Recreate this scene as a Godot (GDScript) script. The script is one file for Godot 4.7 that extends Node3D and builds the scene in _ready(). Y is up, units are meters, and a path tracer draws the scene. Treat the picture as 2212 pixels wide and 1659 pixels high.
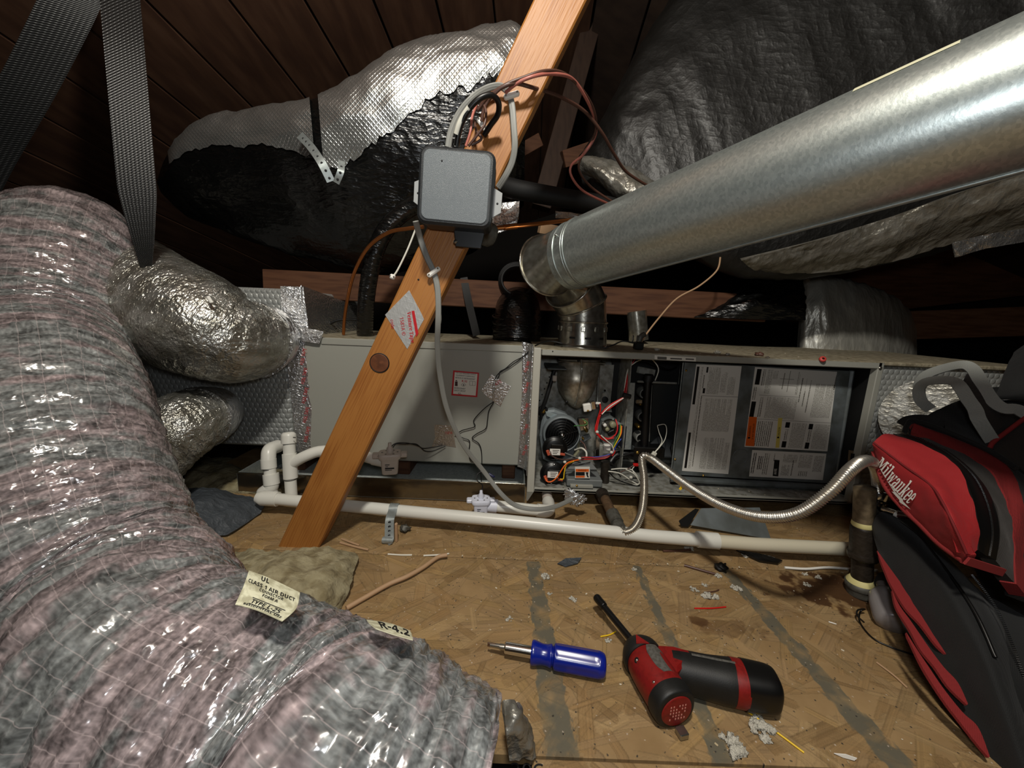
extends Node3D
# An attic with a horizontal furnace: world units are metres, y up, the floor boards' top is y = 0.

const F := 830.0                                   # focal length in pixels of a 2212 x 1659 frame
const EYE := Vector3(0, 0.5, 0)
var CB := Basis()                                  # camera basis
var mats := {}
var texs := {}
var rng := RandomNumberGenerator.new()
var used := {}

# ---------------------------------------------------------------- places
func W(x: float, y: float, d: float) -> Vector3:   # a point at depth d in front of the lens
	return EYE + CB * Vector3((x - 1106.0) / F, -(y - 829.5) / F, -1.0) * d
func PZ(x: float, y: float, z: float) -> Vector3:  # ... on the upright plane at z
	var r := CB * Vector3((x - 1106.0) / F, -(y - 829.5) / F, -1.0)
	return EYE + r * (z / r.z)
func FY(x: float, y: float, h := 0.0) -> Vector3:  # ... on the level plane at height h
	var r := CB * Vector3((x - 1106.0) / F, -(y - 829.5) / F, -1.0)
	return EYE + r * ((h - EYE.y) / r.y)
func wp(a: Array) -> PackedVector3Array:
	var o := PackedVector3Array()
	for i in range(0, a.size(), 3): o.append(W(a[i], a[i + 1], a[i + 2]))
	return o
func pz(a: Array) -> PackedVector3Array:
	var o := PackedVector3Array()
	for i in range(0, a.size(), 3): o.append(PZ(a[i], a[i + 1], a[i + 2]))
	return o
func fy(a: Array) -> PackedVector3Array:
	var o := PackedVector3Array()
	for i in range(0, a.size(), 3): o.append(FY(a[i], a[i + 1], a[i + 2]))
	return o
func cr(p: PackedVector3Array, n := 8) -> PackedVector3Array:  # Catmull-Rom through the points
	var o := PackedVector3Array()
	var m := p.size()
	for i in m - 1:
		var a := p[maxi(i - 1, 0)]; var b := p[i]; var c := p[i + 1]; var e := p[mini(i + 2, m - 1)]
		for k in n:
			o.append(b.cubic_interpolate(c, a, e, float(k) / n))
	o.append(p[m - 1])
	return o

# ---------------------------------------------------------------- mesh builder
class G:
	var v := PackedVector3Array()
	var uv := PackedVector2Array()
	var ix := PackedInt32Array()
	var seams := []
	func grid(p: PackedVector3Array, nu: int, nv: int, t := PackedVector2Array(), wrap := false) -> void:
		var o := v.size()
		v.append_array(p)
		if t.size() == p.size(): uv.append_array(t)
		else:
			for j in nv:
				for i in nu: uv.append(Vector2(float(i) / maxi(nu - 1, 1), float(j) / maxi(nv - 1, 1)))
		for j in nv - 1:
			for i in nu - 1:
				var a := o + j * nu + i
				ix.append_array([a, a + 1, a + nu, a + 1, a + nu + 1, a + nu])
		if wrap: seams.append([o, nu, nv])
	func fan(p: PackedVector3Array) -> void:       # a flat convex cap
		var c := Vector3()
		for q in p: c += q
		c /= p.size()
		var o := v.size()
		v.append(c); uv.append(Vector2(0.5, 0.5))
		var ax := (p[0] - c)
		var nn := (p[1] - c).cross(ax).normalized()
		var bx := nn.cross(ax)
		for q in p:
			v.append(q)
			uv.append(Vector2(0.5, 0.5) + Vector2((q - c).dot(ax), (q - c).dot(bx)) / maxf(ax.length_squared(), 1e-9) * 0.5)
		var m := p.size()
		for i in m: ix.append_array([o, o + 1 + i, o + 1 + (i + 1) % m])
	func quad(a: Vector3, b: Vector3, c: Vector3, d: Vector3) -> void:
		var o := v.size()
		v.append_array([a, b, c, d])
		uv.append_array([Vector2(0, 0), Vector2(1, 0), Vector2(1, 1), Vector2(0, 1)])
		ix.append_array([o, o + 1, o + 2, o, o + 2, o + 3])
	func tri(a: Vector3, b: Vector3, c: Vector3) -> void:
		var o := v.size()
		v.append_array([a, b, c]); uv.append_array([Vector2(0, 0), Vector2(1, 0), Vector2(1, 1)])
		ix.append_array([o, o + 1, o + 2])
	func tri_out(a: Vector3, b: Vector3, c: Vector3, dir: Vector3) -> void:
		if (c - a).cross(b - a).dot(dir) < 0.0: tri(a, c, b)
		else: tri(a, b, c)
	func quad_out(a: Vector3, b: Vector3, c: Vector3, d: Vector3, dir: Vector3) -> void:
		if (c - a).cross(b - a).dot(dir) < 0.0: quad(a, d, c, b)
		else: quad(a, b, c, d)
	func add(g: G) -> G:
		var o := v.size()
		v.append_array(g.v); uv.append_array(g.uv)
		for i in g.ix: ix.append(o + i)
		for s in g.seams: seams.append([s[0] + o, s[1], s[2]])
		return self
	func xf(t: Transform3D) -> G:
		for i in v.size(): v[i] = t * v[i]
		return self
	func orient() -> G:                            # make a closed shape's faces look outwards
		var vol := 0.0
		var c := v[0]
		for k in range(0, ix.size(), 3): vol += (v[ix[k]] - c).dot((v[ix[k + 1]] - c).cross(v[ix[k + 2]] - c))
		if vol > 0.0: flip()
		return self
	func face(to: Vector3) -> G:                   # make an open sheet look towards a point
		var s := 0.0
		for k in range(0, ix.size(), 3):
			var a := v[ix[k]]
			s += (v[ix[k + 2]] - a).cross(v[ix[k + 1]] - a).dot(to - a)
		if s < 0.0: flip()
		return self
	func flip() -> void:
		for k in range(0, ix.size(), 3):
			var t := ix[k]; ix[k] = ix[k + 1]; ix[k + 1] = t
	func mesh() -> ArrayMesh:
		var n := PackedVector3Array()
		n.resize(v.size())
		for k in range(0, ix.size(), 3):
			var a := ix[k]; var b := ix[k + 1]; var c := ix[k + 2]
			var f := (v[c] - v[a]).cross(v[b] - v[a])
			n[a] += f; n[b] += f; n[c] += f
		for s in seams:
			for j in s[2]:
				var a: int = s[0] + j * s[1]
				var b: int = a + s[1] - 1
				var f := n[a] + n[b]
				n[a] = f; n[b] = f
		for i in n.size(): n[i] = n[i].normalized() if n[i].length_squared() > 1e-24 else Vector3.UP
		var arr := []
		arr.resize(Mesh.ARRAY_MAX)
		arr[Mesh.ARRAY_VERTEX] = v; arr[Mesh.ARRAY_NORMAL] = n; arr[Mesh.ARRAY_TEX_UV] = uv; arr[Mesh.ARRAY_INDEX] = ix
		var m := ArrayMesh.new()
		m.add_surface_from_arrays(Mesh.PRIMITIVE_TRIANGLES, arr)
		return m

# Tube along a path; r is a float or one radius per point.
func tube(p: PackedVector3Array, r, sides := 10, caps := true, vs := 1.0) -> G:
	var g := G.new()
	var n := p.size()
	var q := PackedVector3Array(); var t := PackedVector2Array()
	var up := Vector3.UP
	var len := 0.0
	var ends := [PackedVector3Array(), PackedVector3Array()]
	for i in n:
		var d := (p[mini(i + 1, n - 1)] - p[maxi(i - 1, 0)]).normalized()
		if i == 0: up = d.cross(Vector3(0.3, 0.9, 0.2)).normalized()
		else: len += p[i].distance_to(p[i - 1])
		up = (up - d * up.dot(d)).normalized()
		var sd := d.cross(up)
		var rr: float = r if typeof(r) == TYPE_FLOAT else r[i]
		for k in sides + 1:
			var a := TAU * k / sides
			var w := p[i] + (up * cos(a) + sd * sin(a)) * rr
			q.append(w); t.append(Vector2(float(k) / sides, len * vs))
			if k < sides and (i == 0 or i == n - 1): ends[0 if i == 0 else 1].append(w)
	g.grid(q, sides + 1, n, t, true)
	if caps:
		ends[0].reverse()
		g.fan(ends[0]); g.fan(ends[1])
	return g.orient()

# Loft through elliptical sections [centre, half axis, half axis]; e is the superellipse power; fn displaces (point, outward, u, v).
func loft(secs: Array, sides := 24, e := 2.0, caps := true, fn = null, per := 1) -> G:
	var g := G.new()
	var cs := PackedVector3Array(); var aa := PackedVector3Array(); var bb := PackedVector3Array()
	for s in secs: cs.append(s[0]); aa.append(s[1]); bb.append(s[2])
	if per > 1: cs = cr(cs, per); aa = cr(aa, per); bb = cr(bb, per)
	var q := PackedVector3Array(); var t := PackedVector2Array()
	var n := cs.size()
	var len := 0.0
	var e0 := PackedVector3Array(); var e1 := PackedVector3Array()
	for i in n:
		if i > 0: len += cs[i].distance_to(cs[i - 1])
		for k in sides + 1:
			var a := TAU * (k % sides) / sides
			var c := cos(a); var s := sin(a)
			var off := aa[i] * signf(c) * pow(absf(c), 2.0 / e) + bb[i] * signf(s) * pow(absf(s), 2.0 / e)
			var w := cs[i] + off
			if fn != null: w = fn.call(w, off.normalized(), float(k % sides) / sides, len)
			q.append(w); t.append(Vector2(float(k) / sides, len))
			if k < sides:
				if i == 0: e0.append(w)
				if i == n - 1: e1.append(w)
	g.grid(q, sides + 1, n, t, true)
	if caps:
		e0.reverse(); g.fan(e0); g.fan(e1)
	return g.orient()
# sections from pixel pairs [x0,y0, x1,y1, depth, depth half axis]
func secs(a: Array) -> Array:
	var o := []
	for s in a:
		var p := W(s[0], s[1], s[4]); var q := W(s[2], s[3], s[4])
		o.append([(p + q) / 2, (p - q) / 2, ((p + q) / 2 - EYE).normalized() * s[5]])
	return o

# Sweep of a flat profile (x across, y towards `to`) along a path.
func sweep(p: PackedVector3Array, prof: PackedVector2Array, to = EYE, hard := true, twist := 0.0, width := PackedFloat32Array()) -> G:
	var g := G.new()
	var n := p.size(); var m := prof.size()
	var cols := []
	for j in n:
		var d := (p[mini(j + 1, n - 1)] - p[maxi(j - 1, 0)]).normalized()
		var f: Vector3 = (to[j] if typeof(to) == TYPE_PACKED_VECTOR3_ARRAY else (to as Vector3)) - p[j]
		f = (f - d * f.dot(d)).normalized()
		if twist != 0.0: f = f.rotated(d, twist * j / (n - 1))
		var s := d.cross(f)
		var row := PackedVector3Array()
		var k := width[j] if width.size() == n else 1.0
		for c in prof: row.append(p[j] + s * c.x * k + f * c.y)
		cols.append(row)
	if hard:
		for i in m:
			var q := PackedVector3Array()
			for j in n: q.append(cols[j][i]); q.append(cols[j][(i + 1) % m])
			g.grid(q, 2, n)
	else:
		var q := PackedVector3Array()
		for j in n:
			for i in m + 1: q.append(cols[j][i % m])
		g.grid(q, m + 1, n, PackedVector2Array(), true)
	var e0: PackedVector3Array = cols[0]
	e0.reverse()
	g.fan(e0); g.fan(cols[n - 1])
	return g.orient()
func rectp(w: float, h: float, y0 := 0.0) -> PackedVector2Array:
	return PackedVector2Array([Vector2(-w / 2, y0), Vector2(w / 2, y0), Vector2(w / 2, y0 + h), Vector2(-w / 2, y0 + h)])
func lobes(w: float, h: float, n := 3) -> PackedVector2Array:
	var o := PackedVector2Array()
	for k in 32:
		var a := TAU * k / 32
		var c := cos(a)
		o.append(Vector2(c * w / 2, sin(a) * h / 2 * (0.72 + 0.28 * absf(sin(c * PI * n / 2.0 + (PI / 2 if n % 2 == 1 else 0.0))))))
	return o

# Chamfered box
func box(sz: Vector3, b := 0.002) -> G:
	var g := G.new()
	var h := sz / 2
	b = minf(b, minf(h.x, minf(h.y, h.z)) * 0.9)
	var P := func(sx: int, sy: int, sz2: int, ax: int) -> Vector3:
		var q := Vector3(sx * (h.x - b), sy * (h.y - b), sz2 * (h.z - b))
		q[ax] += b * [sx, sy, sz2][ax]
		return q
	for ax in 3:
		var u := (ax + 1) % 3; var w := (ax + 2) % 3
		for s in [-1, 1]:
			var c := []
			for k in [[-1, -1], [1, -1], [1, 1], [-1, 1]]:
				var sg := [0, 0, 0]
				sg[ax] = s; sg[u] = k[0]; sg[w] = k[1]
				c.append(P.call(sg[0], sg[1], sg[2], ax))
			g.quad_out(c[0], c[1], c[2], c[3], c[0] + c[1] + c[2] + c[3])
		for s in [[-1, -1], [1, -1], [1, 1], [-1, 1]]:
			var a := [0, 0, 0]; var z := [0, 0, 0]
			a[ax] = -1; z[ax] = 1
			a[u] = s[0]; z[u] = s[0]; a[w] = s[1]; z[w] = s[1]
			var p0: Vector3 = P.call(a[0], a[1], a[2], u); var p1: Vector3 = P.call(a[0], a[1], a[2], w)
			var p2: Vector3 = P.call(z[0], z[1], z[2], w); var p3: Vector3 = P.call(z[0], z[1], z[2], u)
			g.quad_out(p0, p1, p2, p3, p0 + p1 + p2 + p3)
	for sx in [-1, 1]:
		for sy in [-1, 1]:
			for s3 in [-1, 1]:
				var a: Vector3 = P.call(sx, sy, s3, 0); var c: Vector3 = P.call(sx, sy, s3, 1); var d: Vector3 = P.call(sx, sy, s3, 2)
				g.tri_out(a, c, d, a + c + d)
	return g
func boxat(c: Vector3, sz: Vector3, b := 0.002, bs := Basis()) -> G:
	return box(sz, b).xf(Transform3D(bs, c))
func boxmm(a: Vector3, c: Vector3, b := 0.002) -> G:
	return boxat((a + c) / 2, (c - a).abs(), b)
# Straight bar between two points, flat side towards `to`
func bar(a: Vector3, c: Vector3, w: float, th: float, to := EYE, b := 0.002) -> G:
	var y := (c - a).normalized()
	var z := to - (a + c) / 2
	z = (z - y * z.dot(y)).normalized()
	return box(Vector3(w, (c - a).length(), th), b).xf(Transform3D(Basis(y.cross(z), y, z), (a + c) / 2))

# Lathe: profile of (radius, height) round axis `ax` from `o`
func lathe(prof: Array, o: Vector3, ax: Vector3, sides := 24, hard := false) -> G:
	var g := G.new()
	ax = ax.normalized()
	var u := ax.cross(Vector3(0.31, 0.2, 0.93)).normalized()
	var w := ax.cross(u)
	var strips := []
	if hard:
		for i in prof.size() - 1: strips.append([prof[i], prof[i + 1]])
	else: strips.append(prof)
	for st in strips:
		var q := PackedVector3Array()
		for s in st:
			for k in sides + 1:
				var a := TAU * (k % sides) / sides
				q.append(o + ax * s[1] + (u * cos(a) + w * sin(a)) * s[0])
		g.grid(q, sides + 1, st.size(), PackedVector2Array(), true)
	return g.orient()

# Extruded outline in a plane: pts are world points, thick goes along nrm (front first), with a bevel
func slab(pts: PackedVector3Array, nrm: Vector3, th: float, bev := 0.0) -> G:
	var g := G.new()
	var nw := Vector3()
	for i in pts.size(): nw += pts[i].cross(pts[(i + 1) % pts.size()])
	nw = nw.normalized()
	nrm = nw if nw.dot(nrm) >= 0.0 else -nw
	var u := (pts[1] - pts[0]); u = (u - nrm * u.dot(nrm)).normalized()
	var w := nrm.cross(u)
	var c := Vector3()
	for q in pts: c += q
	c /= pts.size()
	var p2 := PackedVector2Array()
	for q in pts: p2.append(Vector2((q - c).dot(u), (q - c).dot(w)))
	if not Geometry2D.is_polygon_clockwise(p2): p2.reverse()
	var up := func(a: Vector2, h: float) -> Vector3: return c + u * a.x + w * a.y + nrm * h
	var inner := p2
	if bev > 0.0:
		inner = PackedVector2Array()
		var m0 := p2.size()
		for i in m0:
			var a := (p2[i] - p2[(i - 1 + m0) % m0]).normalized(); var b := (p2[(i + 1) % m0] - p2[i]).normalized()
			var n1 := Vector2(a.y, -a.x); var n2 := Vector2(b.y, -b.x)
			var bi := (n1 + n2)
			inner.append(p2[i] + bi / maxf(bi.length_squared() / 2, 0.4) * bev)
	var ti := Geometry2D.triangulate_polygon(inner)
	for k in range(0, ti.size(), 3): g.tri_out(up.call(inner[ti[k]], th), up.call(inner[ti[k + 1]], th), up.call(inner[ti[k + 2]], th), nrm)
	var tb := Geometry2D.triangulate_polygon(p2)
	for k in range(0, tb.size(), 3): g.tri_out(up.call(p2[tb[k]], 0.0), up.call(p2[tb[k + 1]], 0.0), up.call(p2[tb[k + 2]], 0.0), -nrm)
	var m := p2.size()
	for i in m:
		var a := p2[i]; var b := p2[(i + 1) % m]
		var e := (b - a).normalized()
		var od := -(u * e.y - w * e.x)
		g.quad_out(up.call(a, 0.0), up.call(b, 0.0), up.call(b, th - bev), up.call(a, th - bev), od)
		if bev > 0.0: g.quad_out(up.call(a, th - bev), up.call(b, th - bev), up.call(inner[(i + 1) % m], th), up.call(inner[i], th), od + nrm)
	# texture coordinates over the outline's own box
	var lo := p2[0]; var hi := p2[0]
	for a in p2: lo = lo.min(a); hi = hi.max(a)
	for i in g.v.size():
		var q := g.v[i] - c
		g.uv[i] = Vector2((q.dot(u) - lo.x) / (hi.x - lo.x), (hi.y - q.dot(w)) / (hi.y - lo.y))
	return g

# Cubic patch through a control net (rows of equal length) with thickness behind it
func patch(rows: Array, n := 5, th := 0.004, fn = null, back := EYE) -> G:
	var nets := []
	for r in rows: nets.append(cr(r, n))
	var nu: int = nets[0].size()
	var cols := []
	for i in nu:
		var c := PackedVector3Array()
		for r in nets: c.append(r[i])
		cols.append(cr(c, n))
	var nv: int = cols[0].size()
	var q := PackedVector3Array(); q.resize(nu * nv)
	for j in nv:
		for i in nu: q[j * nu + i] = cols[i][j]
	var nr := PackedVector3Array(); nr.resize(nu * nv)
	for j in nv:
		for i in nu:
			var a := q[j * nu + mini(i + 1, nu - 1)] - q[j * nu + maxi(i - 1, 0)]
			var b := q[mini(j + 1, nv - 1) * nu + i] - q[maxi(j - 1, 0) * nu + i]
			var f := a.cross(b).normalized()
			if f.dot(back - q[j * nu + i]) < 0.0: f = -f
			nr[j * nu + i] = f
	var f1 := PackedVector3Array(); var f0 := PackedVector3Array()
	for j in nv:
		for i in nu:
			var w := q[j * nu + i]
			if fn != null: w += nr[j * nu + i] * float(fn.call(w, float(i) / (nu - 1), float(j) / (nv - 1)))
			f1.append(w); f0.append(q[j * nu + i] - nr[j * nu + i] * th)
	var g := G.new()
	g.grid(f1, nu, nv)
	var bk := PackedVector3Array(); var tb := PackedVector2Array()
	for j in nv:
		for i in nu: bk.append(f0[j * nu + nu - 1 - i]); tb.append(Vector2(1.0 - float(i) / (nu - 1), float(j) / (nv - 1)))
	g.grid(bk, nu, nv, tb)
	for s in 2:
		var e := PackedVector3Array(); var e2 := PackedVector3Array()
		for i in nu:
			var k := (nv - 1) * nu + nu - 1 - i if s == 1 else i
			e.append(f0[k]); e2.append(f1[k])
		e.append_array(e2); g.grid(e, nu, 2)
		var h := PackedVector3Array(); var h2 := PackedVector3Array()
		for j in nv:
			var k := (nv - 1 - j) * nu if s == 0 else j * nu + nu - 1
			h.append(f0[k]); h2.append(f1[k])
		h.append_array(h2); g.grid(h, nv, 2)
	return g.orient()

# A point of the control net used by patch(), and lettering laid onto it
func net(rows: Array, u: float, v: float) -> Vector3:
	var c := PackedVector3Array()
	for r in rows: c.append(along(r, u))
	return along(c, v)
func along(p: PackedVector3Array, t: float) -> Vector3:
	var m := p.size() - 1
	var k := clampi(int(t * m), 0, m - 1)
	return p[k].cubic_interpolate(p[k + 1], p[maxi(k - 1, 0)], p[mini(k + 2, m)], t * m - k)
func letter_sheet(s: String, rows: Array, u0: float, u1: float, v0: float, v1: float, off: float, serif := false, flip_v := false) -> G:
	var t := TextMesh.new()
	t.text = s
	var f := SystemFont.new()
	f.font_names = PackedStringArray(["Droid Serif" if serif else "Droid Sans"])
	f.font_weight = 700
	t.font = f; t.font_size = 64; t.pixel_size = 0.001; t.depth = 0.0
	var g := G.new()
	var bb := t.get_aabb()
	var a := t.surface_get_arrays(0)
	var vs: PackedVector3Array = a[Mesh.ARRAY_VERTEX]
	var c := net(rows, (u0 + u1) / 2, (v0 + v1) / 2)
	for q in vs:
		var x := lerpf(u0, u1, (q.x - bb.position.x) / bb.size.x)
		var y := lerpf(v1, v0, (q.y - bb.position.y) / bb.size.y)
		var w := net(rows, x, y)
		var e := (net(rows, x + 0.01, y) - net(rows, x - 0.01, y)).cross(net(rows, x, minf(y + 0.02, 1.0)) - net(rows, x, maxf(y - 0.02, 0.0))).normalized()
		if e.dot(EYE - w) < 0.0: e = -e
		g.v.append(w + e * off); g.uv.append(Vector2())
	g.ix = a[Mesh.ARRAY_INDEX]
	return g.face(EYE)

# ---------------------------------------------------------------- nodes
func numbered(n: String) -> String:
	if not used.has(n):
		used[n] = 0
		return n
	used[n] += 1
	return "%s_%03d" % [n, used[n]]
func thing(called: String, label: String, category: String, at := Vector3.ZERO, group := "") -> Node3D:
	var o := Node3D.new()
	o.name = numbered(called)
	add_child(o, true)
	o.position = at
	o.set_meta("label", label); o.set_meta("category", category)
	if group != "": o.set_meta("group", group)
	return o
func origin(n: Node) -> Vector3:
	var p := Vector3.ZERO
	while n != self:
		p += (n as Node3D).position
		n = n.get_parent()
	return p
func part(called: String, g, mat: Material, parent: Node = null, label := "") -> MeshInstance3D:
	var o := MeshInstance3D.new()
	if parent == null: parent = self
	o.mesh = g.mesh() if g is G else g
	o.material_override = mat
	o.name = numbered(called) if parent == self else called
	parent.add_child(o, true)
	if parent != self: o.position = -origin(parent)
	if label != "": o.set_meta("label", label)
	return o
func solo(called: String, g, mat: Material, label: String, category: String, group := "") -> MeshInstance3D:
	var gg: G = g
	var lo := gg.v[0]; var hi := gg.v[0]
	for q in gg.v: lo = lo.min(q); hi = hi.max(q)
	var at := Vector3((lo.x + hi.x) / 2, lo.y, (lo.z + hi.z) / 2)
	gg.xf(Transform3D(Basis(), -at))
	var o := part(called, gg, mat)
	o.position = at
	o.set_meta("label", label); o.set_meta("category", category)
	if group != "": o.set_meta("group", group)
	return o
func struct(called: String, g, mat: Material, label: String, category := "") -> MeshInstance3D:
	var o := part(called, g, mat)
	o.set_meta("kind", "structure"); o.set_meta("label", label)
	if category != "": o.set_meta("category", category)
	return o
# Lettering: TextMesh set in a plane; o is the middle of the text, right and up its axes
func words(s: String, o: Vector3, right: Vector3, up: Vector3, h: float, mat: Material, parent: Node, wmax := 0.0, serif := false, bold := false) -> MeshInstance3D:
	var t := TextMesh.new()
	t.text = s
	var f := SystemFont.new()
	f.font_names = PackedStringArray(["Droid Serif" if serif else "Droid Sans"])
	if bold: f.font_weight = 700
	t.font = f; t.font_size = 32; t.pixel_size = 0.001; t.depth = 0.01 * 0.001 / maxf(h, 0.001)
	var bb := t.get_aabb()
	var k := h / maxf(bb.size.y, 1e-5)
	var kx := k
	if wmax > 0.0: kx = minf(k, wmax / maxf(bb.size.x, 1e-5))
	t.depth = 0.0003 / k
	var r := right.normalized(); var n := r.cross(up).normalized(); var u := n.cross(r)
	var m := MeshInstance3D.new()
	m.mesh = t; m.material_override = mat; m.name = "lettering"
	parent.add_child(m, true)
	var bs := Basis(r * kx, u * k, n * k)
	m.transform = Transform3D(bs, o - bs * (bb.get_center()) - origin(parent))
	return m

# ---------------------------------------------------------------- textures and materials
func noise(f: float, type := FastNoiseLite.TYPE_SIMPLEX_SMOOTH, oct := 4, sd := 1) -> FastNoiseLite:
	var n := FastNoiseLite.new()
	n.noise_type = type; n.frequency = f; n.seed = sd
	n.fractal_type = FastNoiseLite.FRACTAL_FBM if oct > 1 else FastNoiseLite.FRACTAL_NONE
	n.fractal_octaves = oct
	return n
func ntex(key: String, n: FastNoiseLite, size := 512, ramp: Array = []) -> Texture2D:
	if texs.has(key): return texs[key]
	var im := n.get_seamless_image(size, size)
	im.convert(Image.FORMAT_RGB8)
	if ramp.size() > 0:
		var lut := []
		for i in 256:
			var x := i / 255.0
			var c: Color = ramp[0][1]
			for k in ramp.size() - 1:
				if x >= ramp[k][0]: c = (ramp[k][1] as Color).lerp(ramp[k + 1][1], clampf((x - ramp[k][0]) / maxf(ramp[k + 1][0] - ramp[k][0], 1e-4), 0, 1))
			lut.append(c)
		var d := im.get_data()
		for i in range(0, d.size(), 3):
			var c: Color = lut[d[i]]
			d[i] = c.r8; d[i + 1] = c.g8; d[i + 2] = c.b8
		im = Image.create_from_data(size, size, false, Image.FORMAT_RGB8, d)
	im.generate_mipmaps()
	var t := ImageTexture.create_from_image(im)
	texs[key] = t
	return t
func M(key: String, c: Color, rough: float, metal := 0.0, o := {}) -> StandardMaterial3D:
	if mats.has(key): return mats[key]
	var m := StandardMaterial3D.new()
	m.resource_name = key
	m.albedo_color = c; m.roughness = rough; m.metallic = metal
	m.metallic_specular = o.get("spec", 0.5)
	if o.has("tex"): m.albedo_texture = o.tex
	if o.has("bump"):
		m.heightmap_enabled = true; m.heightmap_texture = o.bump; m.heightmap_scale = o.get("depth", 0.1)
	if o.has("rtex"): m.roughness_texture = o.rtex
	if o.has("coat"):
		m.clearcoat_enabled = true; m.clearcoat = o.coat; m.clearcoat_roughness = o.get("coatr", 0.1)
	if o.has("rim"): m.rim_enabled = true; m.rim = o.rim
	if o.has("alpha"):
		m.transparency = BaseMaterial3D.TRANSPARENCY_ALPHA; m.albedo_color.a = o.alpha
	if o.has("backlight"): m.backlight_enabled = true; m.backlight = o.backlight
	if o.has("detail"):
		m.detail_enabled = true; m.detail_albedo = o.detail; m.detail_blend_mode = o.get("dmode", BaseMaterial3D.BLEND_MODE_MUL)
		if o.has("dmask"): m.detail_mask = o.dmask
	if o.has("tri"):
		m.uv1_triplanar = true
		m.uv1_scale = o.tri if typeof(o.tri) == TYPE_VECTOR3 else Vector3.ONE * float(o.tri)
	elif o.has("uvs"): m.uv1_scale = o.uvs
	mats[key] = m
	return m

# ---------------------------------------------------------------- scene
func _ready() -> void:
	rng.seed = 7
	CB = Basis(Vector3.RIGHT, deg_to_rad(-10.3)) * Basis(Vector3.BACK, deg_to_rad(2.3))
	var cam := Camera3D.new()
	cam.name = "camera"
	add_child(cam)
	cam.transform = Transform3D(CB, EYE)
	cam.keep_aspect = Camera3D.KEEP_HEIGHT
	cam.fov = rad_to_deg(2.0 * atan(829.5 / F)); cam.near = 0.02; cam.far = 30.0
	cam.current = true
	var env := Environment.new()
	env.background_mode = Environment.BG_COLOR
	env.background_color = Color(0, 0, 0)
	env.ambient_light_source = Environment.AMBIENT_SOURCE_DISABLED
	env.tonemap_mode = Environment.TONE_MAPPER_LINEAR
	env.tonemap_exposure = 1.0
	env.sdfgi_enabled = true; env.ssao_enabled = true; env.ssil_enabled = true
	var we := WorldEnvironment.new()
	we.name = "world_environment"; we.environment = env
	add_child(we)
	# the work lamp that hangs under the roof just above the photographer
	var lamp := OmniLight3D.new()
	lamp.name = "work_lamp_light"
	lamp.position = Vector3(-0.05, 1.5, 0.08)
	lamp.light_color = Color(1.0, 0.98, 0.935); lamp.light_energy = 1.65
	lamp.light_size = 0.06; lamp.omni_range = 12.0; lamp.omni_attenuation = 2.0; lamp.shadow_enabled = true
	add_child(lamp)
	# the photographer's own torch
	var torch := OmniLight3D.new()
	torch.name = "torch_light"
	torch.position = Vector3(0.02, 0.57, 0.04)
	torch.light_color = Color(0.97, 0.985, 1.0); torch.light_energy = 0.12
	torch.light_size = 0.03; torch.omni_range = 12.0; torch.omni_attenuation = 2.0; torch.shadow_enabled = true
	add_child(torch)

	materials()
	setting()
	ducts()
	strut_and_box()
	vent()
	furnace_case()
	coil()
	furnace_inside()
	furnace_labels()
	plumbing()
	cables()
	gas()
	bag()
	drill()
	screwdriver()
	debris()

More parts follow.
